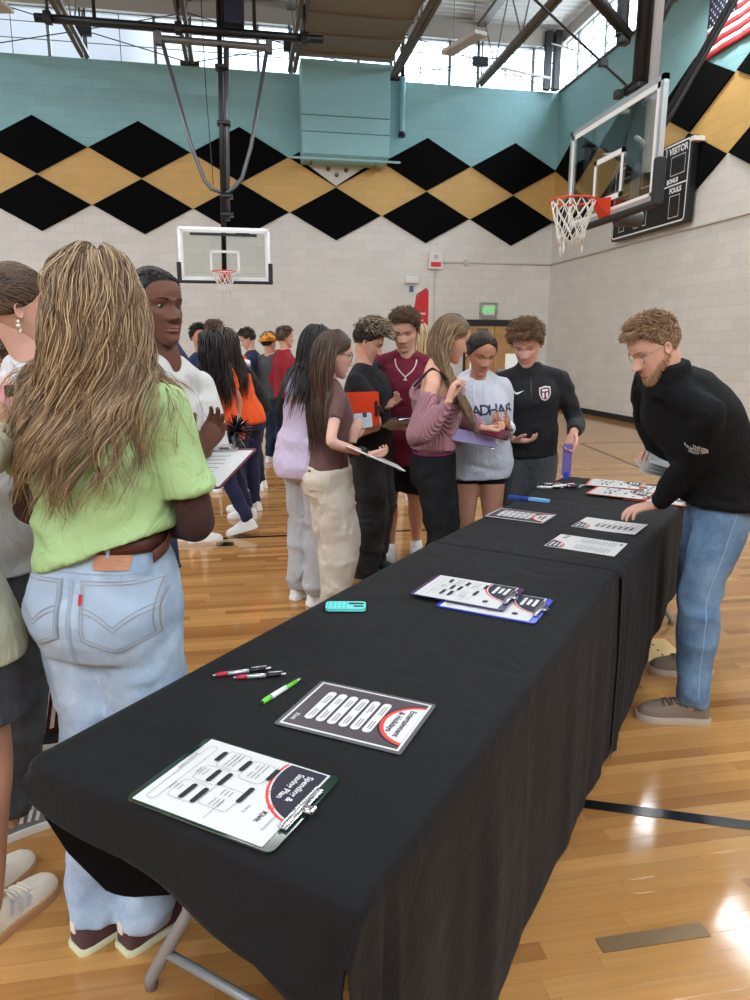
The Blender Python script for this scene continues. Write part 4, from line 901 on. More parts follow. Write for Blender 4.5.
class Person:
    def __init__(s, label, pos, face, H, sex='f', skin=(214,168,146), head=None, hyaw=None, hpitch=0, hroll=0, twist=0, pelvis=None, lod=1, nbs=(0, 0, 0), hh=None, build=1.0, feet=None, stance=.1, lips=None, eyes=(70,50,36), open_=.6, brow=(60,44,32), nk=0, group=None):
        s.H, s.sex, s.lod, s.label, s.build = H, sex, lod, label, build
        s.pos = V(*pos, 0); s.f = hdg(face); s.r = hdg(face+90); s.root = thing('person', label, 'person', s.pos, -math.radians(face), group)
        s.hh = hh or .136*H; F = sex == 'f'
        s.pel = s.pos+UP*.525*H if pelvis is None else V(*pelvis)
        hyaw = face if hyaw is None else hyaw; hf = hdg(hyaw); hr = hdg(hyaw+90)
        hf2 = rotv(hf, hr, -hpitch); hu = np.cross(hr, hf2); hr2 = rotv(hr, hf2, hroll); hu = rotv(hu, hf2, hroll)
        s.HR = np.stack([hr2, hf2, hu], 1)
        hc = s.pos+UP*.932*H+s.f*.02*H if head is None else V(*head)
        s.ho = hc-s.HR @ (V(0, 0, .5)*s.hh)
        piv = s.ho+s.HR @ (V(0, -.10, .24)*s.hh)
        dn = nrm(piv-s.pel); s.nb = piv-nrm(dn*.75+UP*.55-s.f*(.15+nk))*.066*H+V(*nbs)
        s.tf = hdg(face+twist); s.tr = hdg(face+90+twist)
        c1 = s.pel+UP*np.linalg.norm(s.nb-s.pel)*.5+(s.nb-s.pel)*V(1, 1, 0)*.28
        s.spine = lambda t: (1-t)**2*s.pel+2*t*(1-t)*c1+t*t*s.nb
        s.tilt = nrm(s.spine(1)-s.spine(.8)); s.sr = nrm(s.tr-s.tilt*np.dot(s.tr, s.tilt)); s.sf = np.cross(s.tilt, s.sr); s.sf = s.sf if np.dot(s.sf, s.tf) > 0 else -s.sf
        sw = (.093 if F else .106)*H*build**.5
        s.sh = {'R': s.nb-s.tilt*.03*H+s.sr*sw, 'L': s.nb-s.tilt*.03*H-s.sr*sw}
        s.skin, s.lips = skin, lips or tuple(int(c*k) for c, k in zip(skin, (.88, .68, .68) if sex == 'f' else (.95, .82, .80)))
        s.eyes, s.open_, s.browc = eyes, open_, brow
        s.el, s.wr, s.hd = {}, {}, {}
        s.hip = {k: s.pel+g*s.r*.047*H for k, g in (('R', 1), ('L', -1))}
        s.kn, s.an, s.toe = {}, {}, {}
        for k, g in (('R', 1), ('L', -1)):
            ft = (feet or {}).get(k)
            if ft is None: a = s.pos+s.r*g*stance*H*.5; ft = (a[0], a[1], face+g*6)
            lift_ = ft[3] if len(ft) > 3 else 0
            t = hdg(ft[2]); s.toe[k] = (V(ft[0], ft[1], 0), t, lift_)
            a = V(ft[0], ft[1], .045*H)+(UP*.5*lift_ if lift_ else 0); dl = np.linalg.norm(a-s.hip[k]); lg = min(.2455*H, dl*.5035); s.kn[k], s.an[k] = ik(s.hip[k], a, lg, lg, nrm(s.f*.9+t*.6))
    def arm(s, k, wrist, pole=None, hand=None, palm=None, curl=.35, spread=.15, thumb=.5):
        g = 1 if k == 'R' else -1; pole = V(*pole) if pole is not None else (-s.tf*.6+s.tr*g*.5-UP*.9)
        s.el[k], s.wr[k] = ik(s.sh[k], V(*wrist), .172*s.H, .148*s.H, pole)
        fd = nrm(s.wr[k]-s.el[k]) if hand is None else nrm(V(*hand)); pn = V(*palm) if palm is not None else -s.tr*g*1.0
        s.hd[k] = (fd, pn, curl, spread, thumb); return s
    def hang(s, k, fwd=.0, out=.06, **q):
        g = 1 if k == 'R' else -1
        return s.arm(k, s.sh[k]-UP*.305*s.H+s.tf*fwd+s.tr*g*out, pole=-s.tf*.9+s.tr*g*.3, palm=-s.tr*g, **q)
    # body measures (fractions of height): s along the spine, half width, half depth, forward shift
    TF = np.array([(-.2,.088,.064,-.004),(-.1,.099,.071,-.006),(0,.101,.071,-.008),(.15,.094,.063,-.004),(.36,.074,.052,.002),(.55,.080,.056,.004),(.70,.087,.069,.012),(.83,.082,.056,.006),(.93,.060,.042,0),(1.0,.036,.032,0)])
    TM = np.array([(-.2,.085,.064,-.002),(-.1,.093,.069,-.004),(0,.094,.068,-.004),(.15,.092,.063,0),(.36,.087,.060,.004),(.55,.093,.064,.006),(.70,.098,.070,.008),(.83,.094,.062,.004),(.93,.068,.046,0),(1.0,.040,.036,0)])
    def ring(s, t, ea=0, eb=0, fwd=0):
        T = s.TF if s.sex == 'f' else s.TM; a, b, y = (np.interp(t, T[:, 0], T[:, k])*s.H*(s.build if k < 3 else 1) for k in (1, 2, 3))
        if t >= 0: c = s.spine(t); ax = nrm(s.spine(min(t+.05, 1.05))-s.spine(max(t-.05, -.02)))
        else: c = s.pel+UP*t*.31*s.H; ax = UP
        w = np.clip(t/.8, 0, 1); r = nrm(s.r*(1-w)+s.tr*w); r = nrm(r-ax*np.dot(r, ax)); f = np.cross(ax, r); f = f if np.dot(f, s.f+s.tf) > 0 else -f
        return (c+f*(y+fwd), a+ea, b+eb, r, f)
    def torso(s, mb, t0, t1, ease, n=14, e=2.3, fwd=None, skew=0):
        ts = np.linspace(t0, t1, n); E = (lambda t: (ease, ease)) if np.isscalar(ease) else (lambda t: (np.interp(t, [q[0] for q in ease], [q[1] for q in ease]), np.interp(t, [q[0] for q in ease], [q[2] if len(q) > 2 else q[1] for q in ease])))
        R_ = []
        for t in ts:
            c, a, b, r, f = s.ring(t, *E(t), fwd=(0 if fwd is None else np.interp(t, [q[0] for q in fwd], [q[1] for q in fwd])))
            if skew: r = r+np.cross(r, f)*skew*max(0, 1-(t-t0)/.35)
            R_.append((c, a, b, r, f))
        mb.loft(R_, 28, e=e); return mb
    def limb(s, mb, pts, rad, n=16, seg=14): 
        c = cr(pts, n); r = np.interp(np.linspace(0, 1, n), np.linspace(0, 1, len(rad)), rad); mb.tube(c, r, seg); return mb
    def armpath(s, k, t0=0, t1=2):
        """t 0..1 upper arm, 1..2 forearm"""
        P = lambda t: s.sh[k]+(s.el[k]-s.sh[k])*t if t <= 1 else s.el[k]+(s.wr[k]-s.el[k])*(t-1)
        ts = [t0]+[t for t in (.25, .5, .75, .92, 1.0, 1.08, 1.25, 1.5, 1.75) if t0 < t < t1]+[t1]; pts = np.array([P(t) for t in ts])
        if 1.0 in ts and len(ts) > 2:
            i = ts.index(1.0); 
            if 0 < i < len(ts)-1: pts[i] = pts[i]*.6+(pts[i-1]+pts[i+1])*.2
        return pts, np.array(ts)
    def armr(s, ts):
        return np.interp(ts, [0, .2, .5, .9, 1, 1.2, 1.5, 1.85, 2], np.array([.0262, .0275, .0245, .0205, .0200, .0218, .0188, .0146, .0142])*s.H*s.build**.5*(.84 if s.sex == 'f' else .98))
    def yoke(s, mb, k, e):
        """the slope from neck to shoulder"""
        H, b = s.H, s.build**.5; g = 1 if k == 'R' else -1; d = s.sh[k]-s.nb; R_ = np.array([.030, .031, .030, .028, .026, .0245, .0235])*H*b*(.95 if s.sex == 'f' else 1.08)+e
        c = cr([s.nb+s.sr*g*.012*H-s.tilt*.010*H, s.nb+d*.5-s.tilt*.002*H, s.sh[k]-s.tilt*.001*H], 7); mb.tube(c, R_, 14); mb.ball(c[0], R_[0]); mb.ball(c[-1], R_[-1]); return mb
    def head_mb(s):
        F = s.sex == 'f'; mb = MB(); k = 84; u = np.linspace(-PI, PI, k, endpoint=False); th = u-.42*np.sin(u)*1.0
        zs = np.unique(np.concatenate([np.linspace(0, .15, 8), np.linspace(.15, .26, 17), np.linspace(.26, .62, 40), np.linspace(.62, 1, 16)])); wd, jw = (1.0, .93) if F else (1.0, 1.05)
        g = np.array([hpt(th, np.full(k, z), True, wd, jw, .82 if F else 1.0) for z in zs]); n = len(zs)
        f = []; m = []
        for i in range(n-1):
            for j in range(k):
                j2 = (j+1) % k; f.append((i*k+j, i*k+j2, (i+1)*k+j2, (i+1)*k+j)); zc = (zs[i]+zs[i+1])/2; x = g[i, j, 0]; fr = abs(th[j]) < 1.0
                lw = .088*(1-((zc-.212)/.05)**2*.55); lip = fr and abs(x) < lw and .172+.35*abs(x)**2 < zc < .250-.012*math.exp(-(x/.02)**2)-1.2*x*x
                m.append(1 if lip else 0)
        f.append(tuple(range(k-1, -1, -1))); m.append(0); f.append(tuple((n-1)*k+j for j in range(k))); m.append(0)
        mb.add(g.reshape(-1, 3), f); mb.m[-len(f):] = m
        # mouth line, eyes, lids, brows, ears
        xs = np.linspace(-.08, .08, 15); ml = []
        for x in xs:
            y = s._fy(x, .2125, wd, jw); ml.append((x, y-.003, .2125+.012*(abs(x)/.088)**2*(1 if F else .6)+.20*(.352-y)))
        mb.tube(ml, np.interp(np.abs(xs), [0, .05, .08], [.0045, .004, .0012]), 5, 4)
        ru = np.sin
        for sx in (-1, 1):
            ex = .135*sx; ey = s._fy(ex, .505, wd, jw); c = V(ex, ey-.040, .507); R_ = .052
            mb.ball(c, R_, 16, 12, 2)
            gz = nrm(V(0, 1, -.55*(1-s.open_)-.05)); q = nrm(np.cross(gz, V(1, 0, 0))); 
            mb.rings([c+gz*R_*h+rr*(np.cos(a_)[:, None]*V(1, 0, 0)+np.sin(a_)[:, None]*q) for h, rr in ((.82, .0315), (.99, .028), (1.015, .0)) for a_ in [np.linspace(0, 2*PI, 12, endpoint=False)]], 3, caps=False)
            for lid in (0, 1):
                az = np.radians(np.linspace(-86, 86, 15)); rows = []
                top = (8+30*s.open_ if lid == 0 else -(11+6*s.open_))
                if lid == 0 and s.open_ < .35: top = -22+60*s.open_
                for h in np.linspace(0, 1, 6):
                    row = []
                    for a in az:
                        e0 = math.radians(top)*math.cos(a)**.8+math.radians(2*math.sin(a)*sx); el = e0+(math.radians(86 if lid == 0 else -80)-e0)*h
                        row.append(c+R_*(1.04-.02*h)*V(math.sin(a)*math.cos(el), math.cos(a)*math.cos(el), math.sin(el)))
                    rows.append(np.array(row))
                mb.rings(rows, 0, False, False)
                ln = rows[0]*1.0; mb.tube(ln+V(0, .002, 0), (.006 if F else .0048) if lid == 0 else .002, 5, 4)
            br = []
            for q_ in np.linspace(0, 1, 8):
                x = sx*(.065+.165*q_); zb = .585+.022*math.sin(q_*2.2)-.012*q_; br.append((x, s._fy(x, zb, wd, jw)+.001, zb))
            mb.tube(br, np.interp(np.linspace(0, 1, 8), [0, .3, 1], [.010, .012, .003])*(1.0 if F else 1.3), 6, 5)
            # ear
            ea = np.linspace(0, 2*PI, 14, endpoint=False); rows = []
            for rr, of in ((1.0, -.005), (1.0, .02), (.86, .032), (.7, .02), (.3, .008)):
                rows.append(np.stack([np.full(14, sx*(.318+of)+0), -.035+.055*rr*np.cos(ea)-.15*of*1.0-(.02*np.sin(ea))*rr, .455+.098*rr*np.sin(ea)*np.where(np.sin(ea) < 0, .85, 1)], 1)+np.stack([sx*.018*np.clip(-np.cos(ea), 0, 1)*rr, 0*ea, 0*ea], 1))
            mb.rings(rows, 0)
        mb.v = [s.ho+(mb.co()*s.hh) @ s.HR.T]; return mb
    def _fy(s, x, z, wd=1, jw=1):
        th = np.linspace(-1.3, 1.3, 131); p = hpt(th, np.full(131, z), True, wd, jw, .82 if s.sex == 'f' else 1); return float(np.interp(x, p[:, 0], p[:, 1]))
    def hw(s, q): return s.ho+(np.asarray(q)*s.hh) @ s.HR.T
    def hand_mb(s, k):
        fd, pn, curl, spread, th = s.hd[k]; sc = s.H/1.78*.98; y = nrm(fd); n = nrm(pn-y*np.dot(pn, y)); x = np.cross(y, n)*(1 if k == 'R' else -1); z = -n
        W = s.wr[k]; P = lambda a, b, c: W+(x*a+y*b+z*c)*sc
        mb = MB(); cu = curl if hasattr(curl, '__len__') else [curl]*4
        mb.loft([(P(0, q, 0), a*sc, b*sc, x, z) for q, a, b in ((-.015, .026, .019), (.01, .027, .018), (.035, .034, .0175), (.065, .040, .016), (.088, .041, .0135), (.1, .037, .009))], 16, e=2.5)
        for i, (bx, by, ln) in enumerate(((.029, .088, .076), (.0095, .093, .084), (-.010, .089, .078), (-.028, .080, .060))):
            a0 = spread*(1.2-i*.8)*.35; p = V(bx, by, .001); pts = [p]; ang = 0
            for j, (fr, mx) in enumerate(((.46, 75), (.30, 90), (.24, 55))):
                ang += math.radians(mx)*cu[i]; d = V(math.sin(a0), math.cos(a0)*math.cos(ang), -math.sin(ang)); pts.append(pts[-1]+d*ln*fr)
            pts = np.array([P(*q) for q in cr([V(bx*.8, by-.03, 0)]+pts, 14)]); mb.tube(pts, np.interp(np.linspace(0, 1, 14), [0, .25, .6, .92, 1], [.0095, .0098, .0084, .0074, .004])*sc, 9)
        a = math.radians(58-28*th); d = nrm(V(math.sin(a), math.cos(a), -.25-.5*th)); d2 = nrm(d+V(-.25*th, .45, -.15*th))
        t0 = V(.02, .02, -.004); t1 = t0+d*.046; t2 = t1+d2*.034; t3 = t2+nrm(d2+V(-.15, .2, 0))*.028
        pts = np.array([P(*q) for q in cr([t0, t1, t2, t3], 14)]); mb.tube(pts, np.interp(np.linspace(0, 1, 14), [0, .3, .65, .93, 1], [.015, .0125, .0105, .009, .005])*sc, 9)
        return remesh(mb, (.0028, .0036, .006)[s.lod], 2)
    def body(s, legs=True, bare=1.0):
        H, F = s.H, s.sex == 'f'; b = s.build**.5; mb = MB(); s.torso(mb, -.12, 1.0, -.012)
        nk = .0275*H*b if F else .0335*H*b; top = s.ho+s.HR @ (V(0, -.06, .36)*s.hh); mid = (s.nb+top)/2+s.f*.004
        mb.tube(cr([s.nb-s.tilt*.05*H, s.nb, mid, top], 10), np.array([1.5, 1.4, 1.22, 1.06, 1.0, .97, .96, .97, 1, 1])*nk, 18); mb.ball(top, nk*.99)
        for k in 'RL':
            if k not in s.el: s.hang(k)
            g = 1 if k == 'R' else -1
            s.yoke(mb, k, 0)
            pts, ts = s.armpath(k); r = s.armr(ts)
            mb.tube(pts, r, 14); mb.ball(s.sh[k], r[0]*1.02)
            L_ = [s.hip[k]-UP*.0*H, s.hip[k]+(s.kn[k]-s.hip[k])*.25, s.hip[k]+(s.kn[k]-s.hip[k])*.65, s.kn[k], s.kn[k]+(s.an[k]-s.kn[k])*.28-s.f*.008*H, s.kn[k]+(s.an[k]-s.kn[k])*.7, s.an[k], s.an[k]+(s.toe[k][1]*.01-UP*.02)*H]
            rr = np.array([.052, .051, .041, .0305, .0345, .0235, .0195, .02])*H*bare*(1.02 if F else 1.0)
            if legs: s.limb(mb, L_, rr, 26, 16)
        out = remesh(mb, (.006, .0085, .014)[s.lod], 6)
        for k in 'RL': out.join(s.hand_mb(k), 0)
        out.join(s.head_mb())
        ms = [skin_mat(s.skin), mat('lips_%d_%d_%d' % s.lips, s.lips, .42), mat('eye_white', (196, 190, 184), .5), mat('iris_%d_%d_%d' % s.eyes, s.eyes, .45), mat('lash_dark', (34, 24, 22), .6), mat('brow_%d_%d_%d' % s.browc, s.browc, .8)]
        s.bodymb = out; s.bodyo = out.obj('body', ms, s.root, True, True); return s.bodyo
    # ---- clothes
    def make(s, name, mb, m, vox=None, wr=.004, freq=(13, 13, 22), smooth=8, seed=0, weight=None, parent=None, label=None):
        v = vox or (.0075, .010, .017)[s.lod]; g = remesh(mb, v, smooth)
        if wr: wrinkle(g, wr, freq, seed, weight)
        o = g.obj(name, m, parent or s.root, True, True)
        if label: o['label'] = label
        return g, o
    def top(s, name, m, hem=-.08, neck=1.0, crew=.012, ease=.018, sleeve=1.0, se=.016, cuff=None, hood=False, collar=0, wr=.006, waist=None, label=None, bags=None, fwd=None, seed=0, freq=(13, 13, 22), skew=0, smooth=8):
        H, F = s.H, s.sex == 'f'; b = s.build**.5; mb = MB(); E = ease if not np.isscalar(ease) else [(hem, ease), (.3, ease*1.1), (.7, ease*.8), (.9, ease*.6), (1, .008)]
        s.torso(mb, hem, neck, E, 18, 2.35, fwd, skew)
        for k in 'RL':
            g = 1 if k == 'R' else -1
            s.yoke(mb, k, .007)
            if sleeve > 0:
                pts, ts = s.armpath(k, -.02, sleeve); base = s.armr(ts)+.003
                bag = np.interp(ts, [0, .3, 2], [.45, .9, 1]) if bags is None else np.interp(ts, [q[0] for q in bags], [q[1] for q in bags]); r = base+se*bag
                if cuff is not None: r = np.where(ts > sleeve-.10, base+cuff, r)
                mb.tube(pts, r, 16); mb.ball(s.sh[k], r[0]*1.0)
        if crew:
            nk = (.0275 if F else .0335)*H*b+crew; an = np.linspace(0, 2*PI, 29); ax2 = rotv(s.tilt, s.sr, -18); fw = nrm(np.cross(ax2, s.sr)); fw = fw if np.dot(fw, s.sf) > 0 else -fw
            mb.tube([s.nb-s.tilt*.004*H+s.sf*.006*H+s.sr*nk*1.12*math.cos(a)+fw*nk*math.sin(a) for a in an], .0105, 8, caps=False)
        if collar: 
            c0 = s.nb+(s.ho+s.HR @ (V(0, -.1, .2)*s.hh)-s.nb)*.0; ax = nrm(s.ho+s.HR @ (V(0, -.1, .25)*s.hh)-s.nb)
            mb.tube([s.nb-ax*.02, s.nb+ax*collar], [.046*H*b, .040*H*b], 20); mb.ball(s.nb+s.sf*.012*H-s.tilt*.03*H, .038*H*b)
        if hood:
            ax = s.tilt; R_ = .052*H*b; an = np.radians(np.linspace(-150, 150, 15)); pts = [s.nb-ax*.01*H-s.sf*(R_*1.05*math.cos(a))+s.sr*R_*1.25*math.sin(a)-ax*(.035*H*(1-math.cos(a))*.5)-ax*.004*H for a in an]
            mb.tube(pts, .029*H*np.interp(np.linspace(0, 1, 15), [0, .25, .5, .75, 1], [.55, .95, 1.5, .95, .55]), 12)
            mb.ball(s.nb-s.sf*.075*H-ax*.05*H, (.05*H, .034*H, .045*H), M=np.stack([s.sr, s.sf, ax], 1))
        return s.make(name, mb, m, wr=wr, label=label, seed=seed, freq=freq, smooth=smooth)
    def legpath(s, k): 
        h, kn, an = s.hip[k], s.kn[k], s.an[k]; return lambda t: h+(kn-h)*t if t <= 1 else kn+(an-kn)*(t-1)
    def bottom(s, name, m, rise=.22, leg=1.95, et=.012, ek=.02, eh=.02, wr=.004, label=None, seat=.010, seed=3, stack=0):
        """trousers, shorts or leggings: leg 0..1 thigh, 1..2 shin; et, ek, eh the ease at thigh, knee and hem"""
        H = s.H; b = s.build**.5; mb = MB(); s.torso(mb, -.2, rise, [(-.2, seat*.6, seat*.6), (0, seat), (rise, seat)], 12, 2.4)
        for k in 'RL':
            P = s.legpath(k); ts = np.unique(np.concatenate([[.06, .12, .2, .4, .65, .9, 1, 1.1, 1.3, 1.6, 1.85, 2.0], [leg]])); ts = ts[ts <= leg+1e-6]
            pts = np.array([P(t) for t in ts]); base = np.interp(ts, [0, .25, .65, 1, 1.28, 1.7, 2], np.array([.046, .052, .043, .033, .036, .026, .022])*H*b)
            if 1.0 in ts and leg > 1.1: i = list(ts).index(1.0); pts[i] = pts[i]*.7+(pts[i-1]+pts[i+1])*.15
            r = base+np.interp(ts, [0, .4, 1, leg] if leg > 1.05 else [0, .4, leg, 2], [et, et, ek, eh] if leg > 1.05 else [et, et, eh, eh])
            if stack: r = r+stack*np.interp(ts, [1.6, 1.75, 1.85, 1.93, 2.0], [0, 1, -.3, 1, .3])
            mb.tube(pts, r, 18)
        return s.make(name, mb, m, wr=wr, label=label, seed=seed, freq=(11, 11, 15), weight=lambda co: 1+1.2*np.exp(-((co[:, 2]-.29*H)/(.06*H))**2)+1.2*np.exp(-((co[:, 2]-.09*H)/(.05*H))**2))
    def shoe(s, k, m, msole, mlace=None, L_=None, w=1.0, stripes=None, low=False, wide_sole=.004, sole_h=.026, label=None, socks=None, open_toe=False):
        p, t, lift_ = s.toe[k]; L_ = L_ or .158*s.H; r = V(t[1], -t[0], 0); o = p-t*.25*L_; u = UP
        if lift_: a = math.radians(lift_*240); toe = o+t*L_*.86; t2 = t*math.cos(a)-UP*math.sin(a); u = UP*math.cos(a)+t*math.sin(a); o = toe-t2*L_*.86; t = t2
        M = np.eye(4); M[:3, 0] = r; M[:3, 1] = t; M[:3, 2] = u; M[:3, 3] = o; sc = L_/.28*w; an = np.linspace(0, PI, 15)
        ST = [(0, .022, .05), (.02, .031, .072), (.1, .036, .082), (.24, .036, .085 if not low else .068), (.36, .037, .084 if not low else .066), (.5, .041, .069 if not low else .062), (.65, .046, .055), (.8, .046, .045), (.91, .037, .037), (.97, .024, .027), (1.0, .006, .012)]
        mb = MB(); rg = []
        for y, a, h in ST:
            x = a*np.sign(np.cos(an))*np.abs(np.cos(an))**.8*sc; z = sole_h*.6+h*np.sin(an)**.75*sc; cx = .004*math.sin(y*PI)*(1 if k == 'L' else -1)
            rg.append(np.stack([x+cx, np.full(15, y*L_), z], 1))
        rg = [np.vstack([q, q[-1]*V(1, 1, 0)+V(0, 0, .004), q[0]*V(1, 1, 0)+V(0, 0, .004)]) for q in rg]
        mb.rings(rg); up_ = mb.xf(M).obj('shoe', m, s.root, True, True, 50)
        if label: up_['label'] = label
        ol_ = [(-(a+wide_sole)*sc-.0, y*L_) for y, a, h in ST]+[((a+wide_sole)*sc, y*L_) for y, a, h in ST[::-1]]; ol_[0] = (ol_[0][0], -.006); ol_[-1] = (ol_[-1][0], -.006); ol_[10] = (-.012*sc, L_+.006); ol_[11] = (.012*sc, L_+.006)
        k_ = len(ol_); v = [(x, y, 0) for x, y in ol_]+[(x*1.02, y, sole_h*.75) for x, y in ol_]+[(x*.97, y*.99+.001, sole_h) for x, y in ol_]
        MB().add(v, [tuple(range(k_-1, -1, -1)), tuple(range(2*k_, 3*k_))]+[(q*k_+i, q*k_+(i+1) % k_, (q+1)*k_+(i+1) % k_, (q+1)*k_+i) for q in (0, 1) for i in range(k_)]).xf(M).obj('sole', msole, up_, True, True, 40)
        def on(y, a, lift2=.002):
            q = np.array([(yy, w_, h) for yy, w_, h in ST]); w_ = np.interp(y, q[:, 0], q[:, 1]); h = np.interp(y, q[:, 0], q[:, 2])
            return V(w_*np.sign(math.cos(a))*abs(math.cos(a))**.8*sc*1.03, y*L_, sole_h*.6+h*abs(math.sin(a))**.75*sc+lift2)
        if mlace is not None:
            lc = MB()
            for i in range(5):
                y = .42+.055*i; lc.tube([on(y+.02*(-1)**i*(a-PI/2), a) for a in np.radians(np.linspace(58, 122, 6))], .0032*sc, 6)
            lc.tube([on(.42, PI/2, .006), on(.40, 1.2, .012), on(.44, .75, .006)], .003, 6).tube([on(.42, PI/2, .006), on(.40, 1.95, .012), on(.44, 2.4, .006)], .003, 6)
            lc.xf(M).obj('laces', mlace, up_, True, True)
        if stripes is not None:
            for side in (0, 1):
                for i in range(3):
                    y = .40+.085*i; q = [on(y-.06*f_, (1.05-.75*f_) if side == 0 else PI-(1.05-.75*f_), .001) for f_ in (0, .33, .66, 1)]; q2 = [on(y-.06*f_+.042, (1.05-.75*f_) if side == 0 else PI-(1.05-.75*f_), .001) for f_ in (0, .33, .66, 1)]
                    MB().rings([np.array(q), np.array(q2)], 0, False, False).xf(M).obj('side_stripe', stripes, up_, True, True)
        return up_
    # ---- hair
    def colliders(s, tops):
        return [BVHTree.FromPolygons(g.co().tolist(), g.f) for g in tops]
    def strands(s, paths, r0=.0035, r1=.0012, flat=.55, mb=None):
        mb = mb or MB(); 
        for P in paths:
            n = len(P); P = np.asarray(P); t = np.gradient(P, axis=0); t /= np.maximum(np.linalg.norm(t, axis=1), 1e-9)[:, None]
            out = P-(s.ho+s.HR[:, 2]*.45*s.hh); sd = np.cross(t, out); sd /= np.maximum(np.linalg.norm(sd, axis=1), 1e-9)[:, None]; up_ = np.cross(sd, t)
            q = np.linspace(0, 1, n); r = (np.interp(q, [0, .1, .65, 1], [.6, 1, .9, r1/r0])*r0)[:, None]
            mb.rings(list(np.stack([P+sd*r, P+up_*r*flat, P-sd*r, P-up_*r*flat], 1)), 0, True)
        return mb
    def cap(s, mb, off=.012, hz=None, k=44, rows=14, puff=None):
        th = np.linspace(-PI, PI, k, endpoint=False); rg = []
        for i in range(rows+1):
            q = i/rows; row = []
            for a in th:
                z0 = hairline(a, hz); z = z0+(1-z0)*(1-(1-q)**1.5); o = off*min(1, .12+q*5)*(1 if puff is None else puff(a, z)); row.append(hpt(a, z, False)+hnorm(a, z)*o)
            rg.append(np.array(row))
        c = MB().rings(rg, 1, True); c.v = [s.hw(c.co())]; return mb.join(c)
    def hair_obj(s, mb, m, name='hair', label=None):
        o = mb.obj(name, [m, CAPM.get(m.name, m)], s.root, True, True)
        if label: o['label'] = label
        return o
    def curls(s, m, n=500, length=.04, curl=.008, up=.7, fwd=.2, r0=.004, hz=None, off=.03, spread=.4, top_=1.6, seed=1, fringe=0, name='hair', side_=0.45):
        rnd = random.Random(seed); mb = MB(); s.cap(mb, off*.55/.136*.136, hz); P = []
        for i in range(n):
            th = rnd.uniform(-PI, PI); z0 = hairline(th, hz); z = z0+(1-z0)*rnd.random()**.8; z = min(z, .985); p = hpt(th, z, False); nn = hnorm(th, z)
            top = max(0, min(1, (z-.6)/.3)); ln = length*(side_+(top_-side_)*top)/top_*rnd.uniform(.75, 1.2)*1.0; p = s.hw(p+nn*off*.35); d = s.HR @ nrm(nn*1.0+V(rnd.uniform(-1, 1)*spread, fwd+rnd.uniform(-1, 1)*spread, up*top+rnd.uniform(-1, 1)*spread-.25*(1-top)))
            if fringe and abs(th) < .9 and z < .92: d = s.HR @ nrm(V(rnd.uniform(-.5, .5), 1.0, .25)+nn*.2)
            w = nrm(np.cross(d, V(rnd.uniform(-1, 1), rnd.uniform(-1, 1), rnd.uniform(-1, 1)))); w2 = np.cross(d, w); ph = rnd.uniform(0, 6.3); tw = rnd.uniform(3.5, 6.5)*(1 if rnd.random() < .5 else -1); q = np.linspace(0, 1, 8); bend = s.HR @ V(0, fringe*.8, 0)-UP*.7
            P.append(np.array([p+d*ln*t+(w*math.cos(ph+tw*t)+w2*math.sin(ph+tw*t))*curl*min(1, t*2.5)+bend*ln*.35*t*t for t in q]))
        s.strands(P, r0, r0*.35, .8, mb); return s.hair_obj(mb, m, name)
    def slick(s, m, bun=(0, -.5, .6), r=.05, n=260, hz=None, off=.012, knot=True, tail=None, seed=2, mid=True):
        rnd = random.Random(seed); mb = MB(); s.cap(mb, off, hz); P = []; B = V(*bun)
        for i in range(n*3):
            th = rnd.uniform(-PI, PI); z = hairline(th, hz)+.005+rnd.random()**1.3*.8*(1-hairline(th, hz)); p = hpt(th, min(z, .98), False); pts = []
            for t in np.linspace(0, 1, 12):
                q = p*(1-t)+B*t; c = V(0, -.03, .5); d = q-c; l = np.linalg.norm(d/V(.345, .42, .52)); q2 = c+d/max(l, 1e-6) if l < 1.0 else q; w_ = min(1, t*4); pts.append(s.hw((q2*w_+(p+nrm(p-c)*.01)*(1-w_))+nrm(d)*(off*.8+.010*rnd.random())))
            P.append(np.array(pts))
        s.strands(P, .0024, .0018, .6, mb); c = s.hw(B)
        if knot:
            for i in range(46):
                a = nrm(V(rnd.uniform(-1, 1), rnd.uniform(-1, 1), rnd.uniform(-1, 1))); b = nrm(np.cross(a, V(rnd.uniform(-1, 1), rnd.uniform(-1, 1), rnd.uniform(-1, 1)))); an = np.linspace(0, 4.6, 14)+rnd.uniform(0, 6)
                P.append(0); mb.tube([c+r*rnd.uniform(.97, 1.03)*(a*math.cos(q)+b*math.sin(q)) for q in an], [.002]+[.0075]*12+[.002], 6)
        return s.hair_obj(mb, m), c
    def long_hair(s, m, n=420, length=.42, tops=(), part=0.0, wave=.010, wl=.10, r0=.0045, hz=None, vol=.03, back=.35, lat=.9, seed=3, front_ok=True, mb=None, clump=26, sway=None, avoid=.02, hang=.35, grab=.75, swz=.05, thetas=None, taper=.75):
        """strands that leave a parting, follow the skull, fall and lie on the shoulders"""
        rnd = random.Random(seed); mb = mb or MB(); s.cap(mb, .02, hz); T = s.colliders(tops); P = []; hc = s.hw(V(0, -.03, .48)); hrx, hry, hrz = s.HR[:, 0], s.HR[:, 1], s.HR[:, 2]; rad = V(.335, .41, .50)*s.hh
        ph = {}; st = .014
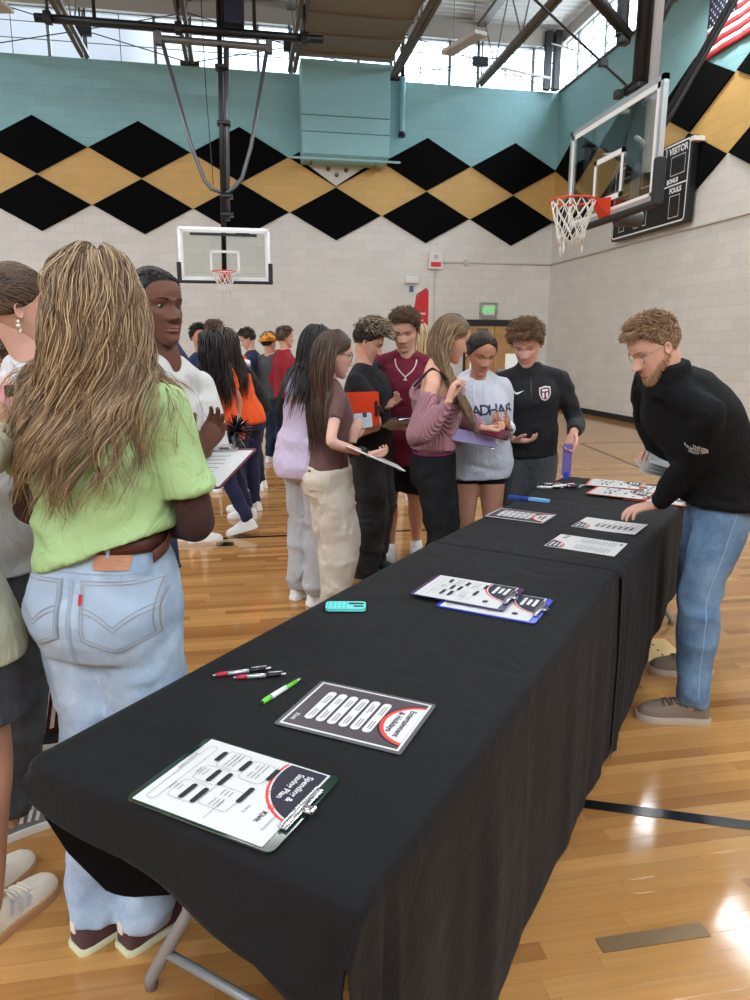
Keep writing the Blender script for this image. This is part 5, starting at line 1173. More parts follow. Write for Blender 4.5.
        for i in range(n):
            th = rnd.uniform(-PI, PI) if thetas is None else math.radians(rnd.uniform(*thetas)); z0 = hairline(th, hz); z = min(.985, z0+.01+(1-z0)*rnd.random()**1.15); p = hpt(th, z, False); lay = vol*rnd.random()**1.3+.004; x = p[0]-part
            sg = 1 if x > 0 else -1; nn = s.HR @ hnorm(th, z); pos = s.hw(p)+nn*.004
            bk = np.clip((.12-p[1])/.45, 0, 1); d = nrm(s.HR @ V(sg*lat*(.35+min(1, abs(x)*3))*(1-.93*bk), -back*(1-.6*bk), .1)-UP*(.25+.4*bk)); ln = length*rnd.uniform(taper, 1.06); N_ = max(6, int(ln/st)); pts = [pos.copy()]; key = (int((th+PI)/(2*PI)*clump), int(z*4) % 2)
            for j in range(N_):
                d = nrm(d*(1-hang*.55)+(-UP)*hang*.55); pos = pos+d*st
                q = s.HR.T @ (pos-hc); e = np.linalg.norm(q/(rad+lay)); 
                if e < 1: 
                    q = q/max(e, 1e-6); pos = hc+s.HR @ q; g_ = nrm(s.HR @ (q/(rad**2))); d = nrm(d-g_*min(0, np.dot(d, g_)))
                q = (s.HR.T @ (pos-s.ho))/s.hh
                if avoid is not None and -.12 < q[2] < .64:
                    lim = avoid+.5*max(0, q[2]-.50); 
                    if q[1] > lim: pos = pos-hry*min(q[1]-lim, .09)*s.hh; d = nrm(d-hry*.5)
                if q[2] < swz and sway is not None: d = nrm(d+sway*.10)
                for t in T:
                    loc, nor, ix, di = t.find_nearest(Vector(pos), .12)
                    if loc is not None:
                        dv = Vector(pos)-loc; k = dv.dot(nor)
                        if k < .004+lay*.5: pos = np.array((loc+nor*(.004+lay*.5))[:]); d = nrm(d-np.array(nor[:])*min(0, float(np.dot(d, nor))))
                pts.append(pos.copy())
            pts = np.array(pts); k = len(pts); sm = pts.copy()
            for _ in range(3): sm[1:-1] = (sm[:-2]+sm[1:-1]*2+sm[2:])/4
            if key not in ph: ph[key] = (rnd.uniform(0, 6.3), rnd.uniform(.85, 1.2), sm)
            a, fq, gd = ph[key]; arc = np.arange(k)*st; m_ = min(k, len(gd)); gp = np.clip((arc[:m_]-.04)/.35, 0, 1)[:, None]*grab*rnd.uniform(.6, 1); sm[:m_] += ((gd[:m_]-sm[:m_])*gp*np.clip(1-np.linalg.norm(gd[:m_]-sm[:m_], axis=1)/.16, 0, 1)[:, None]); sm[m_:] += (sm[m_-1]-sm[m_-1]); tg = np.gradient(sm, axis=0); tg /= np.maximum(np.linalg.norm(tg, axis=1), 1e-9)[:, None]; ou = nrm(s.HR @ V(p[0], p[1], 0)+1e-6); sd = np.cross(tg, ou); sd /= np.maximum(np.linalg.norm(sd, axis=1), 1e-9)[:, None]
            am = wave*np.clip((arc-.06)/.12, 0, 1)[:, None]; sm = sm+sd*am*np.sin(2*PI*arc/wl*fq+a)[:, None]+ou*am*.5*np.cos(2*PI*arc/wl*fq+a)[:, None]
            P.append(sm)
        return s.strands(P, r0, r0*.3, .5, mb)
def skin_mat(c):
    nm = 'skin_%d_%d_%d' % tuple(c)
    if nm in MATS: return MATS[nm]
    m = mat(nm, tuple(int(q*k) for q, k in zip(c, (.95, .93, .92))), .55, spec=.3, var=.05, vscale=18, bump=(160, .06)); b = m.node_tree.nodes['Principled BSDF']
    return m
CAPM = {}
def hair_mat(name, dark, light, mid=None, rough=.42):
    if name in MATS: return MATS[name]
    m, nt, b, N, L = newmat(name); g = N.new('ShaderNodeNewGeometry'); r = N.new('ShaderNodeValToRGB'); e = r.color_ramp.elements
    e[0].color = srgb(*dark); e[1].color = srgb(*light); 
    if mid: q = e.new(.55); q.color = srgb(*mid)
    L(g.outputs['Random Per Island'], r.inputs[0]); L(r.outputs[0], b.inputs['Base Color']); b.inputs['Roughness'].default_value = rough; b.inputs['Specular IOR Level'].default_value = .45
    CAPM[name] = mat(name+'_roots', tuple(int((a*2+(mid or light)[i])/3) for i, a in enumerate(dark)), .6); MATS[name] = m; return m
def fabric(name, rgb, rough=.85, bump=(260, .12), var=.03, sheen=.05): return mat(name, rgb, rough, spec=.25, bump=bump, var=var, vscale=9, sheen=sheen, folds=.36)
def denim(name, dark, light, scale=2.2):
    if name in MATS: return MATS[name]
    m, nt, b, N, L = newmat(name); tc = N.new('ShaderNodeTexCoord'); n = N.new('ShaderNodeTexNoise'); n.inputs['Scale'].default_value = scale*3; n.inputs['Detail'].default_value = 6; n.inputs['Roughness'].default_value = .65; L(tc.outputs['Object'], n.inputs['Vector'])
    r = N.new('ShaderNodeValToRGB'); e = r.color_ramp.elements; e[0].position = .35; e[0].color = srgb(*dark); e[1].position = .68; e[1].color = srgb(*light); L(n.outputs['Fac'], r.inputs[0])
    n2 = N.new('ShaderNodeTexNoise'); n2.inputs['Scale'].default_value = 420; L(tc.outputs['Object'], n2.inputs['Vector']); x = N.new('ShaderNodeMix'); x.data_type = 'RGBA'; x.blend_type = 'OVERLAY'; x.inputs[0].default_value = .25; L(r.outputs[0], x.inputs[6]); L(n2.outputs['Fac'], x.inputs[7])
    L(x.outputs[2], b.inputs['Base Color']); b.inputs['Roughness'].default_value = .85; b.inputs['Specular IOR Level'].default_value = .25
    bp = N.new('ShaderNodeBump'); bp.inputs['Strength'].default_value = .2; bp.inputs['Distance'].default_value = .004; L(n2.outputs['Fac'], bp.inputs['Height']); L(bp.outputs[0], b.inputs['Normal']); MATS[name] = m; return m

# ================================================================== the people near the table
K_ = 'RL'
wh_sole = mat('white_rubber', (232, 230, 224), .6); gum = mat('gum_rubber', (176, 132, 92), .6); wlace = mat('white_lace', (240, 240, 238), .8)
def slab_at(M, w, h, t_, r, name, m, parent): return MB().prism(rrect(w, h, r, 5), (0, 0, -t_/2), V(1, 0, 0), V(0, 1, 0), V(0, 0, 1), t_).xf(M).obj(name, m, parent, world=True)
def held_phone(c, u, v, label, mcase, w=.075, h=.155, screen=None):
    t = thing('phone', label, 'phone', c); M = frame(c, u, v); slab_at(M, w, h, .010, .012, 'case', mcase, t)
    N_ = M.copy(); N_[:3, 3] = M[:3, 3]+M[:3, 2]*.0055; slab_at(N_, w-.008, h-.008, .001, .009, 'screen', screen or mat('phone_glass', (18, 18, 22), .1), t)
    N_[:3, 3] = M[:3, 3]-M[:3, 2]*.0058-M[:3, 0]*w*.25+M[:3, 1]*h*.38; slab_at(N_, .026, .03, .002, .007, 'camera_bump', m_penblk, t); return t
def held_board(c, u, v, label, m, w=.236, h=.32, page=True, clipcol=None):
    t = thing('clipboard', label, 'clipboard', c); M = frame(c, u, v); slab_at(M, w, h, .004, .014, 'board', m, t)
    if page:
        P = M.copy(); P[:3, 3] = M[:3, 3]+M[:3, 2]*.003-M[:3, 1]*.006; pg = slab_at(P, w-.014, h-.03, .0012, .001, 'page', m_paper, t)
        P[:3, 3] = P[:3, 3]+M[:3, 2]*.001; lines(-.0, h*.3, w*.6, 7, .03, 4, .004).xf(P).obj('print', m_ink2, pg, world=True)
    c_ = MB().box((-.05, h/2-.03, .003), (.05, h/2-.01, .011), bev=.002).box((-.02, h/2-.02, .008), (.02, h/2+.012, .016), bev=.003).xf(M); c_.obj('clip', clipcol or mat('clip_chrome', (205, 206, 208), .18, .9), t, world=True); return t

# ---- woman in the light green t-shirt, seen from behind
p = Person('person in light green t-shirt and pale jeans, long wavy blond hair, back to camera', (-.37, 1.84), 24, 1.80, 'f', (226, 186, 164), head=(-0.338, 1.860, 1.703), hyaw=10, hh=.232, pelvis=(-0.366, 1.860, 0.940), lod=0, feet={'R': (-.315, 1.765, 50), 'L': (-.44, 1.79, 50)})
p.arm('R', (-0.243, 2.030, 1.114), pole=(.55, -.55, -.9), hand=(-.6, .7, .1), palm=(0, 0, 1)); p.arm('L', (-0.491, 2.200, 1.135), pole=(-.3, -.2, -1), hand=(.6, .7, .1), palm=(0, 0, 1))
p.body()
m_brown_u = fabric('dark_brown_jersey', (66, 42, 38))
p.top('undershirt', m_brown_u, hem=.42, ease=.004, sleeve=1.97, se=.011, wr=.003, label='dark brown undershirt sleeve')
m_lime = fabric('light_green_cotton', (166, 197, 138), var=.02)
g, o = p.top('t_shirt', m_lime, hem=.255, ease=[(.1, .030, .036), (.3, .036, .040), (.6, .026, .030), (.85, .018, .022), (1, .010, .010)], sleeve=.70, se=.028, wr=.018, seed=4, freq=(9, 9, 15), skew=.42, bags=[(0, .4), (.35, .8), (.8, 1.15)])
m_pale = denim('pale_denim', (136, 157, 180), (184, 200, 216))
gj, oj = p.bottom('jeans', m_pale, rise=.335, leg=2.05, et=.020, ek=.036, eh=.034, wr=.009, seat=.018, stack=.006)
def on_back(p, a, z, n=None): return p.pel*V(1, 1, 0)+p.r*a+UP*z-p.f*.3
st = mat('denim_stitch', (150, 150, 146), .8); pk = mat('pale_denim_pocket', (160, 179, 199), .85, bump=(300, .06))
def pocket(p, cx, cz, w, h, par, g):
    M = frame(on_back(p, cx, cz), p.r-p.f*(.55 if cx > 0 else -.55)*0, UP); pts = [(-w/2, h/2), (w/2, h/2), (w/2*.93, -h/2*.6), (0, -h/2), (-w/2*.93, -h/2*.6)][::-1]
    q = decal(poly_mb(pts), M, g, .0035, 4).obj('back_pocket', pk, par, True, True)
    sm = MB(); k = len(pts)
    def seam(a, b, t_=.0022):
        a, b = V(*a), V(*b); d = nrm(b-a); n_ = V(-d[1], d[0])*t_/2; return MB().add([(*(a-n_), 0), (*(b-n_), 0), (*(b+n_), 0), (*(a+n_), 0)], [(0, 1, 2, 3)])
    for f_ in (.97, .88):
        for i in range(k): sm.join(seam(np.array(pts[i])*f_, np.array(pts[(i+1) % k])*f_))
    for dz in (0, .012):
        cv = [(x, .018+dz-.045*(1-abs(x)/(w/2*.9))**1.7-.004) for x in np.linspace(-w/2*.9, w/2*.9, 15)]
        for a, b in zip(cv[:-1], cv[1:]): sm.join(seam(a, b))
    decal(sm, M, g, .0062, 3).obj('stitching', st, q, True, True); return M, q
M, q = pocket(p, .112, .962, .172, .182, oj, gj); M2, q2 = pocket(p, -.112, .962, .172, .182, oj, gj)
tab = decal(shift(poly_mb(rrect(.009, .026, .001)), -.082, .045), M, gj, .007, 1).obj('red_tab', mat('red_tab', (190, 30, 44), .7), q, False, True)
sm = MB()
for a, b in (((0, .30), (.002, .0)),): 
    for dx in (-.004, .004): sm.add([(dx-.0012, -.14, 0), (dx+.0012, -.14, 0), (dx+.0012, .08, 0), (dx-.0012, .08, 0)], [(0, 1, 2, 3)])
sm.add([(-.19, .093, 0), (.19, .093, 0), (.19, .0955, 0), (-.19, .0955, 0)], [(0, 1, 2, 3)])
decal(sm, frame(on_back(p, 0, .972), p.r, UP), gj, .004, 4).obj('seam', mat('denim_seam', (150, 165, 180), .85), oj, False, True)
def belt(p, t0, t1, e, m, name='belt', parent=None):
    mb = MB(); rg = []
    for t, de in ((t0, 0), (t0, .004), (t1, .004), (t1, 0)):
        c, a, b, r, f = p.ring(t, e+de, e+de); an = np.linspace(0, 2*PI, 48, endpoint=False); ex = 2/2.4
        rg.append(c+a*(np.sign(np.cos(an))*np.abs(np.cos(an))**ex)[:, None]*r+b*(np.sign(np.sin(an))*np.abs(np.sin(an))**ex)[:, None]*f)
    mb.rings(rg, 0, False); return mb.obj(name, m, parent or p.root, True, True)
m_belt = mat('brown_belt_leather', (86, 48, 36), .5, bump=(120, .2))
bl = belt(p, .298, .362, .0195, m_belt)
c, a, b, r, f = p.ring(.33, .028, .028)
MB().loft([(q_, .016, .003, UP, nrm(q_-c)) for q_ in cr([c+r*a*.99+f*b*.25, c+r*(a+.010)+f*b*.05, c+r*(a+.016)-f*b*.2-UP*.012, c+r*(a*.93+.016)-f*b*.5-UP*.028], 9)], 10).obj('belt_end', m_belt, bl, True, True)
for x in (.08,):
    q = c+r*x-f*(b*math.sqrt(max(.05, 1-(x/a)**2)))*1.0; MB().box((-.006, -.006, -.032), (.006, .004, .03), bev=.002).xf(frame(q, r, f)).obj('belt_loop', m_pale, oj, False, True)
decal(poly_mb(rrect(.085, .035, .004)), frame(on_back(p, .095, p.ring(.298)[0][2]-.022), p.r, UP), gj, .005, 2).obj('leather_patch', mat('tan_patch', (176, 124, 92), .6), oj, False, True)
brn = mat('maroon_brown_suede', (82, 52, 52), .85, bump=(200, .2))
for k in K_:
    u_ = p.shoe(k, brn, mat('cream_yellow_sole', (214, 216, 178), .6), mat('brown_lace', (70, 46, 46), .8), w=1.1, sole_h=.019); t_ = p.toe[k]
    heel = V(t_[0][0], t_[0][1], 0)-t_[1]*.0715*1.0+UP*.075; slab_at(frame(heel-t_[1]*.003, V(t_[1][1], -t_[1][0], 0), UP), .024, .032, .004, .006, 'heel_badge', mat('cream_badge', (226, 214, 190), .6), u_)
m_blond = hair_mat('blond_hair', (92, 72, 54), (206, 180, 140), (142, 116, 86))
hm = p.long_hair(m_blond, n=5200, length=.48, tops=[g], part=.02, wave=.021, wl=.22, r0=.0013, vol=.030, back=.55, lat=.5, seed=5, clump=26, hang=.45, taper=.74, sway=-p.tr*.75, avoid=.2, grab=.9)
p.hair_obj(hm, m_blond, label='long wavy dark blond hair with light streaks')

# ---- woman in the white tee
p = Person('person in white t-shirt and black hair drawn back, looking right', (-.44, 2.62), 140, 1.83, 'f', (112, 74, 58), head=(-0.280, 2.520, 1.722), hyaw=134, hpitch=-2, lod=0, eyes=(30, 20, 16), brow=(28, 20, 18), lips=(126, 76, 70), open_=.5, hh=.25, nbs=(.05, 0, 0))
p.arm('L', (-0.142, 2.420, 1.262), pole=(.2, .5, -1), hand=(.5, -.15, .8), palm=(-.2, -.9, .3), curl=.25); p.arm('R', (-0.297, 2.300, 1.219), pole=(-.8, .4, -.7), hand=(.7, -.6, 0), palm=(0, 0, 1))
p.body()
g, o = p.top('t_shirt', fabric('white_cotton', (210, 210, 208), var=.015), hem=.02, ease=.022, sleeve=.72, se=.026, wr=.008, seed=9)
p.bottom('shorts', fabric('navy_jersey', (32, 38, 62)), rise=.12, leg=.42, et=.018, eh=.03, wr=.005)
for k in K_: p.shoe(k, mat('white_shoe', (232, 231, 228), .6), wh_sole, wlace)
m_blk_h = hair_mat('black_hair', (14, 12, 13), (44, 36, 34))
o, c = p.slick(m_blk_h, bun=(0, -.52, .55), r=.035)
hm = MB(); rnd = random.Random(3)
p.hair_obj(p.strands([[c+V(rnd.uniform(-.02, .02), rnd.uniform(-.02, .02), -.02)+p.tr*0+V(.004*math.sin(q*9+i)+.03*q*rnd.uniform(-.4, .4), .02*q, -.33*q) for q in np.linspace(0, 1, 12)] for i in range(120)], .003, .0015, .8), m_blk_h, 'ponytail')
held_board((-0.122, 2.360, 1.211), (.72, -.35, .05), (.4, .75, .25), 'dark red clipboard with white page held by the person in white t-shirt', mat('maroon_board', (92, 30, 42), .35), .23, .30)

# ---- woman with the bun at the left edge
p = Person('person with slicked brown hair and drop earring at left edge, in pale grey tee', (-.80, 2.36), 62, 1.77, 'f', (224, 176, 156), head=(-0.644, 2.300, 1.704), hyaw=62, hpitch=6, lod=0, hh=.245, nbs=(.06, 0, 0), feet={'R': (*(-0.818, 2.270), 58), 'L': (-.95, 2.42, 62)})
p.arm('R', (-.42, 2.62, 1.12), pole=(.2, -.8, -1), palm=(0, 0, -1)); p.arm('L', (-.60, 2.75, 1.12), pole=(-.8, 0, -1), palm=(0, 0, -1)); p.body()
g, o = p.top('t_shirt', fabric('pale_grey_cotton', (214, 212, 212)), hem=-.02, neck=.90, crew=.034, ease=.022, sleeve=.8, se=.02)
p.bottom('jeans', denim('charcoal_denim', (52, 55, 60), (86, 90, 94)), ek=.022, eh=.03, wr=.008)
for k in K_: p.shoe(k, mat('grey_suede', (128, 130, 132), .8, bump=(200, .2)), wh_sole, wlace, stripes=mat('white_stripe', (238, 238, 236), .6))
m_brn_h = hair_mat('brown_hair', (52, 36, 26), (112, 84, 58))
p.slick(m_brn_h, bun=(0, -.55, .70), r=.05, n=420)
e = p.hw((.335, -.05, .36)); MB().tube([e, e-UP*.012], .004, 8).ball(e-UP*.018, .007).tube([e-UP*.025+p.HR[:, 1]*.006, e-UP*.04], .004, 8).obj('earring', mat('pearl_silver', (226, 220, 206), .2, .4), p.root, True, True)

# ---- person in the sage sweatshirt, cropped by the left edge
p = Person('person cut off by the left edge, in sage sweatshirt, charcoal shorts, cream trainers', (-.80, 1.92), 33, 1.70, 'f', (190, 142, 116), head=(-1.06, 1.93, 1.55), lod=0, feet={'R': (-.73, 1.835, 33), 'L': (-.825, 1.955, 33)}, pelvis=(-.785, 1.92, .865))
p.arm('R', (-0.601, 2.000, 1.357), pole=(1.4, -.7, -.35), hand=(-.1, .3, 1), palm=(-.9, .2, 0), curl=.5); p.arm('L', (-.95, 2.15, 1.15), pole=(-1, 0, -1)); p.body(bare=.84)
sage = fabric('sage_fleece', (186, 184, 158), var=.02)
g, o = p.top('sweatshirt', sage, hem=-.10, ease=.045, sleeve=1.97, se=.030, wr=.012, freq=(9, 9, 14), cuff=.012)
p.bottom('shorts', fabric('charcoal_cotton', (62, 62, 66)), rise=.1, leg=.55, et=.03, eh=.05, wr=.010)
cream = mat('cream_suede', (222, 212, 192), .8, bump=(180, .2))
for k in K_: p.shoe(k, cream, gum, mat('cream_lace', (230, 222, 206), .8), stripes=mat('grey_stripe', (176, 176, 180), .6), w=1.05, L_=.285)
p.curls(m_brn_h, n=250, length=.05)
held_phone((-0.611, 2.000, 1.425), (-.6, -.4, 0), (-.2, .1, 1), 'pink cased phone held up at the left edge', mat('pink_case', (244, 168, 176), .4))

# ---- person in maroon track trousers, mostly hidden at the left
p = Person('person mostly hidden at the left in maroon track trousers with white lace side stripes', (-.85, 2.92), 120, 1.66, 'f', (214, 170, 146), lod=1, hyaw=110, feet={'R': (-.98, 2.86, 150), 'L': (-.85, 2.83, 75)})
p.arm('R', (-0.808, 2.620, 0.927), pole=(-.6, .4, -1), palm=(0, 0, 1)); p.arm('L', (-0.744, 2.700, 0.902), pole=(.6, .5, -1), palm=(0, 0, 1)); p.body()
p.top('blouse', fabric('white_pink_cotton', (232, 218, 216)), hem=-.05, sleeve=1.9)
gm, om = p.bottom('track_trousers', fabric('maroon_jersey', (84, 26, 40)), ek=.04, eh=.05, wr=.007)
for off in (.0, .03):
    P_ = p.legpath('L'); side = hdg(165); pts = [P_(t) for t in np.linspace(.2, 1.9, 40)]; T = BVHTree.FromPolygons(gm.co().tolist(), gm.f); l_, r_ = [], []
    for q in pts:
        for d, lst in ((-.008, l_), (.008, r_)):
            o_ = q+side*.4+np.cross(UP, side)*(off+d); h = T.ray_cast(Vector(o_), Vector(-side), .6); lst.append(np.array(h[0][:])+side*.004 if h[0] is not None else q+side*.07)
    MB().rings([np.array(l_), np.array(r_)], 0, False, False).obj('lace_stripe', mat('white_lace_trim', (236, 232, 228), .9, bump=(300, .8)), om, True, True)
for k in K_: p.shoe(k, mat('black_canvas', (26, 26, 28), .7), wh_sole, wlace, stripes=mat('white_stripe', (238, 238, 236), .6))
p.curls(m_brn_h, n=250, length=.06)
held_board((-0.761, 2.550, 1.008), (.55, .6, -.05), (.25, -.35, .75), 'maroon clipboard with white page half hidden behind the light green t-shirt', mat('maroon_board', (92, 30, 42), .35), .22, .30)

# ---- man bending over the table
p = Person('person in black jacket and blue jeans bending over the table, glasses and beard', (2.02, 2.76), -72, 1.88, 'm', (226, 180, 160), head=(1.624, 2.660, 1.605), hyaw=-84, hpitch=31, pelvis=(2.078, 2.760, 0.989), lod=0, build=1.16, feet={'L': (1.885, 2.565, -73), 'R': (2.20, 2.99, -76)}, eyes=(84, 104, 120), brow=(140, 100, 70), open_=.35, hh=.252, nk=.02)
p.arm('L', (1.844, 2.926, 0.845), pole=(1.0, -.35, -.6), hand=(-.92, .32, -.24), palm=(-.1, .1, -1), curl=[.22, .26, .3, .34], spread=.25); p.arm('R', (1.945, 3.020, 1.038), pole=(.5, .6, -.8), hand=(-.9, -.05, .18), palm=(-.1, -.1, 1), curl=[.45, .5, .5, .5])
p.body()
jk = fabric('black_fleece_jacket', (13, 13, 15), .85, var=.02, sheen=0)
g, o = p.top('jacket', jk, hem=-.08, ease=[(-.08, .040, .044), (.0, .032, .034), (.3, .028, .036), (.7, .024, .030), (.9, .020, .024), (1, .018, .018)], sleeve=1.96, se=.016, collar=.105, bags=[(0, .5), (.5, 1), (1.3, 1), (2, .35)], wr=.010, smooth=22, freq=(8, 8, 13), cuff=.010)
gj, oj = p.bottom('jeans', denim('blue_denim', (78, 103, 132), (120, 147, 172)), rise=.08, leg=2.04, et=.010, ek=.014, eh=.016, wr=.008, stack=.008)
tau = mat('taupe_canvas', (124, 106, 92), .85, bump=(220, .25))
for k in K_: p.shoe(k, tau, mat('beige_sole', (176, 160, 142), .6), mat('taupe_lace', (98, 84, 72), .8), low=True, w=1.12, L_=.30, sole_h=.03)
P_ = p.legpath('L'); T = BVHTree.FromPolygons(gj.co().tolist(), gj.f); side = hdg(196); l_, r_ = [], []
for t in np.linspace(.02, 1.9, 44):
    q = P_(t)
    for d, lst in ((-.002, l_), (.002, r_)):
        o_ = q+side*.4+np.cross(UP, side)*d; h = T.ray_cast(Vector(o_), Vector(-side), .6); lst.append(np.array(h[0][:])+side*.003 if h[0] is not None else q+side*.08)
MB().rings([np.array(l_), np.array(r_)], 0, False, False).obj('side_seam', mat('pale_seam', (140, 164, 188), .85), oj, True, True)
m_sandy = hair_mat('sandy_hair', (112, 86, 62), (200, 166, 128), (152, 120, 88))
HZM = [.80, .80, .79, .74, .62, .50, .38, .18, .10]
p.curls(m_sandy, n=2200, length=.034, curl=.002, up=.6, fwd=.55, r0=.0019, off=.013, hz=HZM, spread=.32, top_=2.2, side_=.2, fringe=.25)
rnd = random.Random(4); bp_ = []
for i in range(850):
    th = rnd.uniform(-1.75, 1.75); z = rnd.uniform(.0, .30); a = abs(th)
    if z > .17+.16*max(0, (a-.55)/.9) and not (a < .26 and .255 < z < .29): continue
    if a < .3 and .168 < z < .25: continue
    n_ = p.HR @ hnorm(th, z); q = p.hw(hpt(th, z, True, 1.0, 1.05, 1)); d = nrm(n_*.6-p.HR[:, 2]*.7+V(rnd.uniform(-.3, .3), rnd.uniform(-.3, .3), 0)); bp_.append([q-n_*.001, q+d*.007, q+d*.014])
p.hair_obj(p.strands(bp_, .0016, .0008, .8), hair_mat('ginger_beard', (158, 122, 94), (206, 168, 134)), 'beard', 'short ginger beard')
def glasses(p, m, rx=.115, rz=.085, round_=True, tk=.0016, fo=.0):
    mb = MB(); z = .495; y = .352
    for sx in (-1, 1):
        an = np.linspace(0, 2*PI, 25); mb.tube([p.hw((sx*(.145+rx*math.copysign(abs(math.cos(a))**(1 if round_ else .7), math.cos(a))), y-.05*abs(math.cos(a))*0-.012+fo, z+rz*math.copysign(abs(math.sin(a))**(1 if round_ else .7), math.sin(a)))) for a in an], tk, 6, caps=False)
        mb.tube(cr([p.hw((sx*(.145+rx), y-.012, z+.02)), p.hw((sx*.325, y-.08, z+.03)), p.hw((sx*.345, .0, z+.03)), p.hw((sx*.345, -.06, z+.0))], 10), .0015, 6)
    mb.tube(cr([p.hw((-.032, y-.01, z+.01)), p.hw((0, y+.012, z+.03)), p.hw((.032, y-.01, z+.01))], 7), .0015, 6)
    return mb.obj('glasses', m, p.root, True, True)
glasses(p, mat('silver_wire', (150, 146, 140), .3, .7))
def on_arm(p, k, t, off): pts, ts = p.armpath(k); return np.array([np.interp(t, ts, pts[:, i]) for i in range(3)])
c = on_arm(p, 'L', .42, 0); ax = nrm(p.el['L']-p.sh['L']); n_ = nrm(V(-.42, -.9, .1)); n_ = nrm(n_-ax*np.dot(n_, ax)); u_ = V(.95, -.25, .12); u_ = nrm(u_-n_*np.dot(u_, n_))
M = frame(c+n_*.0, u_, np.cross(n_, u_)); lg = MB()
for k, sx in enumerate(('THE', 'NORTH', 'FACE')): lg.join(shift(text_mb(sx, .0165, .0003, 'RIGHT'), .004, .014-.0145*k))
for r0_, r1_ in ((.009, .0135), (.017, .0215), (.025, .0305)): lg.join(arc_region(.008, -.018, r0_, r1_, 0, 92, 10))
lg.add([(.008, -.0205, 0), (.0385, -.0205, 0), (.0385, -.018, 0), (.008, -.018, 0)], [(0, 1, 2, 3)])
M[:3, 3] -= M[:3, 2]*.0
decal(lg, M, g, .0025, 0).obj('sleeve_logo', mat('white_embroidery', (214, 214, 212), .7), o, False, True)
# papers in his far hand
for i in range(4):
    t = thing('paper_sheet', ['topmost of the loose papers held in the bending person\'s far hand', 'second of the loose papers held in the bending person\'s far hand', 'third of the loose papers held in the bending person\'s far hand', 'lowest of the loose papers held in the bending person\'s far hand'][i], 'paper', (1.945, 2.960, 1.067), 0, 'papers in the bending person\'s hand')
    c = V(*(1.938, 2.980, 1.059))+V(-.012*i, .0, -.012*i+.018); slab_at(frame(c, (-.8, .12, .26-.02*i), (.2, .7, .25)), .22, .13, .0012, .002, 'page', m_paper, t)

# ================================================================== the students round the far table
blackdenim = denim('black_denim', (16, 16, 18), (34, 34, 37))
# ---- girl in the lilac hoodie
p = Person('person in lilac hoodie and grey joggers with long straight black hair, facing away', (.37, 4.36), 55, 1.72, 'f', (216, 170, 146), head=(0.444, 4.300, 1.604), hyaw=62, hpitch=10, lod=1)
p.arm('R', (0.560, 4.450, 0.973), pole=(-.3, -.7, -.9), palm=(0, 0, 1)); p.arm('L', (0.510, 4.750, 0.986), pole=(-.5, .4, -.9), palm=(0, 0, 1)); p.body()
g, o = p.top('hoodie', fabric('lilac_fleece', (198, 184, 208), var=.02), hem=-.16, ease=.044, sleeve=1.96, se=.030, hood=True, wr=.013, freq=(8, 8, 12), cuff=.012)
p.bottom('joggers', fabric('grey_marl', (172, 172, 174)), rise=.05, leg=2.05, ek=.04, eh=.045, wr=.010)
for k in K_: p.shoe(k, mat('white_shoe', (232, 231, 228), .6), wh_sole, wlace)
hm = p.long_hair(m_blk_h, n=900, length=.42, tops=[g], wave=.003, wl=.3, r0=.003, vol=.02, back=.7, lat=.4, seed=8, hang=.42, sway=V(-1, -.2, 0)*.8); p.hair_obj(hm, m_blk_h)

# ---- girl with glasses in the brown tee
p = Person('person in brown t-shirt and cream joggers, glasses, long brown hair, side view', (.49, 4.20), 76, 1.70, 'f', (230, 186, 168), head=(0.514, 4.100, 1.560), hyaw=84, hpitch=12, lod=1, nk=.30, nbs=(-.03, 0, 0), pelvis=(0.484, 4.190, 0.829), eyes=(70, 60, 50), open_=.4, hh=.258)
p.arm('R', (0.666, 3.900, 1.013), pole=(.1, -.5, -1), hand=(.9, .1, -.1), palm=(0, 0, 1), curl=[.5, .55, .6, .6]); p.arm('L', (0.622, 4.100, 1.067), pole=(-.3, .5, -1), hand=(.2, 0, .95), palm=(0, 1, .1), curl=[.25, .3, .3, .35]); p.body()
g, o = p.top('t_shirt', fabric('brown_cotton', (104, 74, 72), var=.02), hem=.06, ease=[(0, .012), (.4, .012), (.8, .010), (1, .008)], sleeve=.50, se=.008, wr=.007, seed=6, freq=(10, 10, 20))
gj, oj = p.bottom('joggers', fabric('cream_fleece', (208, 198, 182), var=.02), rise=.16, leg=2.03, et=.030, ek=.055, eh=.045, wr=.011, seat=.022)
c, a, b, r, f = p.ring(.13, .02, .02); q = c+f*b+UP*-.01
for d in (-.012, .014): MB().tube(cr([q+r*d, q+r*d*1.6+f*.012-UP*.05, q+r*d*1.9+f*.008-UP*.13], 8), .0045, 6).ball(q+r*d*1.9+f*.008-UP*.135, .007).obj('drawstring', mat('cream_cord', (226, 216, 198), .8), oj, True, True)
for k in K_: p.shoe(k, mat('white_shoe', (232, 231, 228), .6), wh_sole, wlace)
m_brn2 = hair_mat('chestnut_hair', (54, 36, 28), (104, 76, 56), (74, 52, 40))
hm = p.long_hair(m_brn2, n=1100, length=.60, tops=[g], part=.0, wave=.004, wl=.25, r0=.0026, vol=.016, back=.9, lat=.5, seed=12, hang=.42, sway=V(.75, -.2, 0), avoid=-.04); p.hair_obj(hm, m_brn2)
glasses(p, mat('dark_frame', (62, 46, 44), .4), .12, .095, False, .0027, .012)
MB().tube([p.el['L']+(p.wr['L']-p.el['L'])*t for t in (.86, .95)], .031, 16).obj('watch_band', mat('steel_band', (190, 186, 178), .25, .8), p.root, True, True)
MB().tube([p.el['R']+(p.wr['R']-p.el['R'])*t for t in (.80, .95)], .033, 16).obj('wristband', mat('black_band', (24, 24, 26), .6), p.root, True, True)
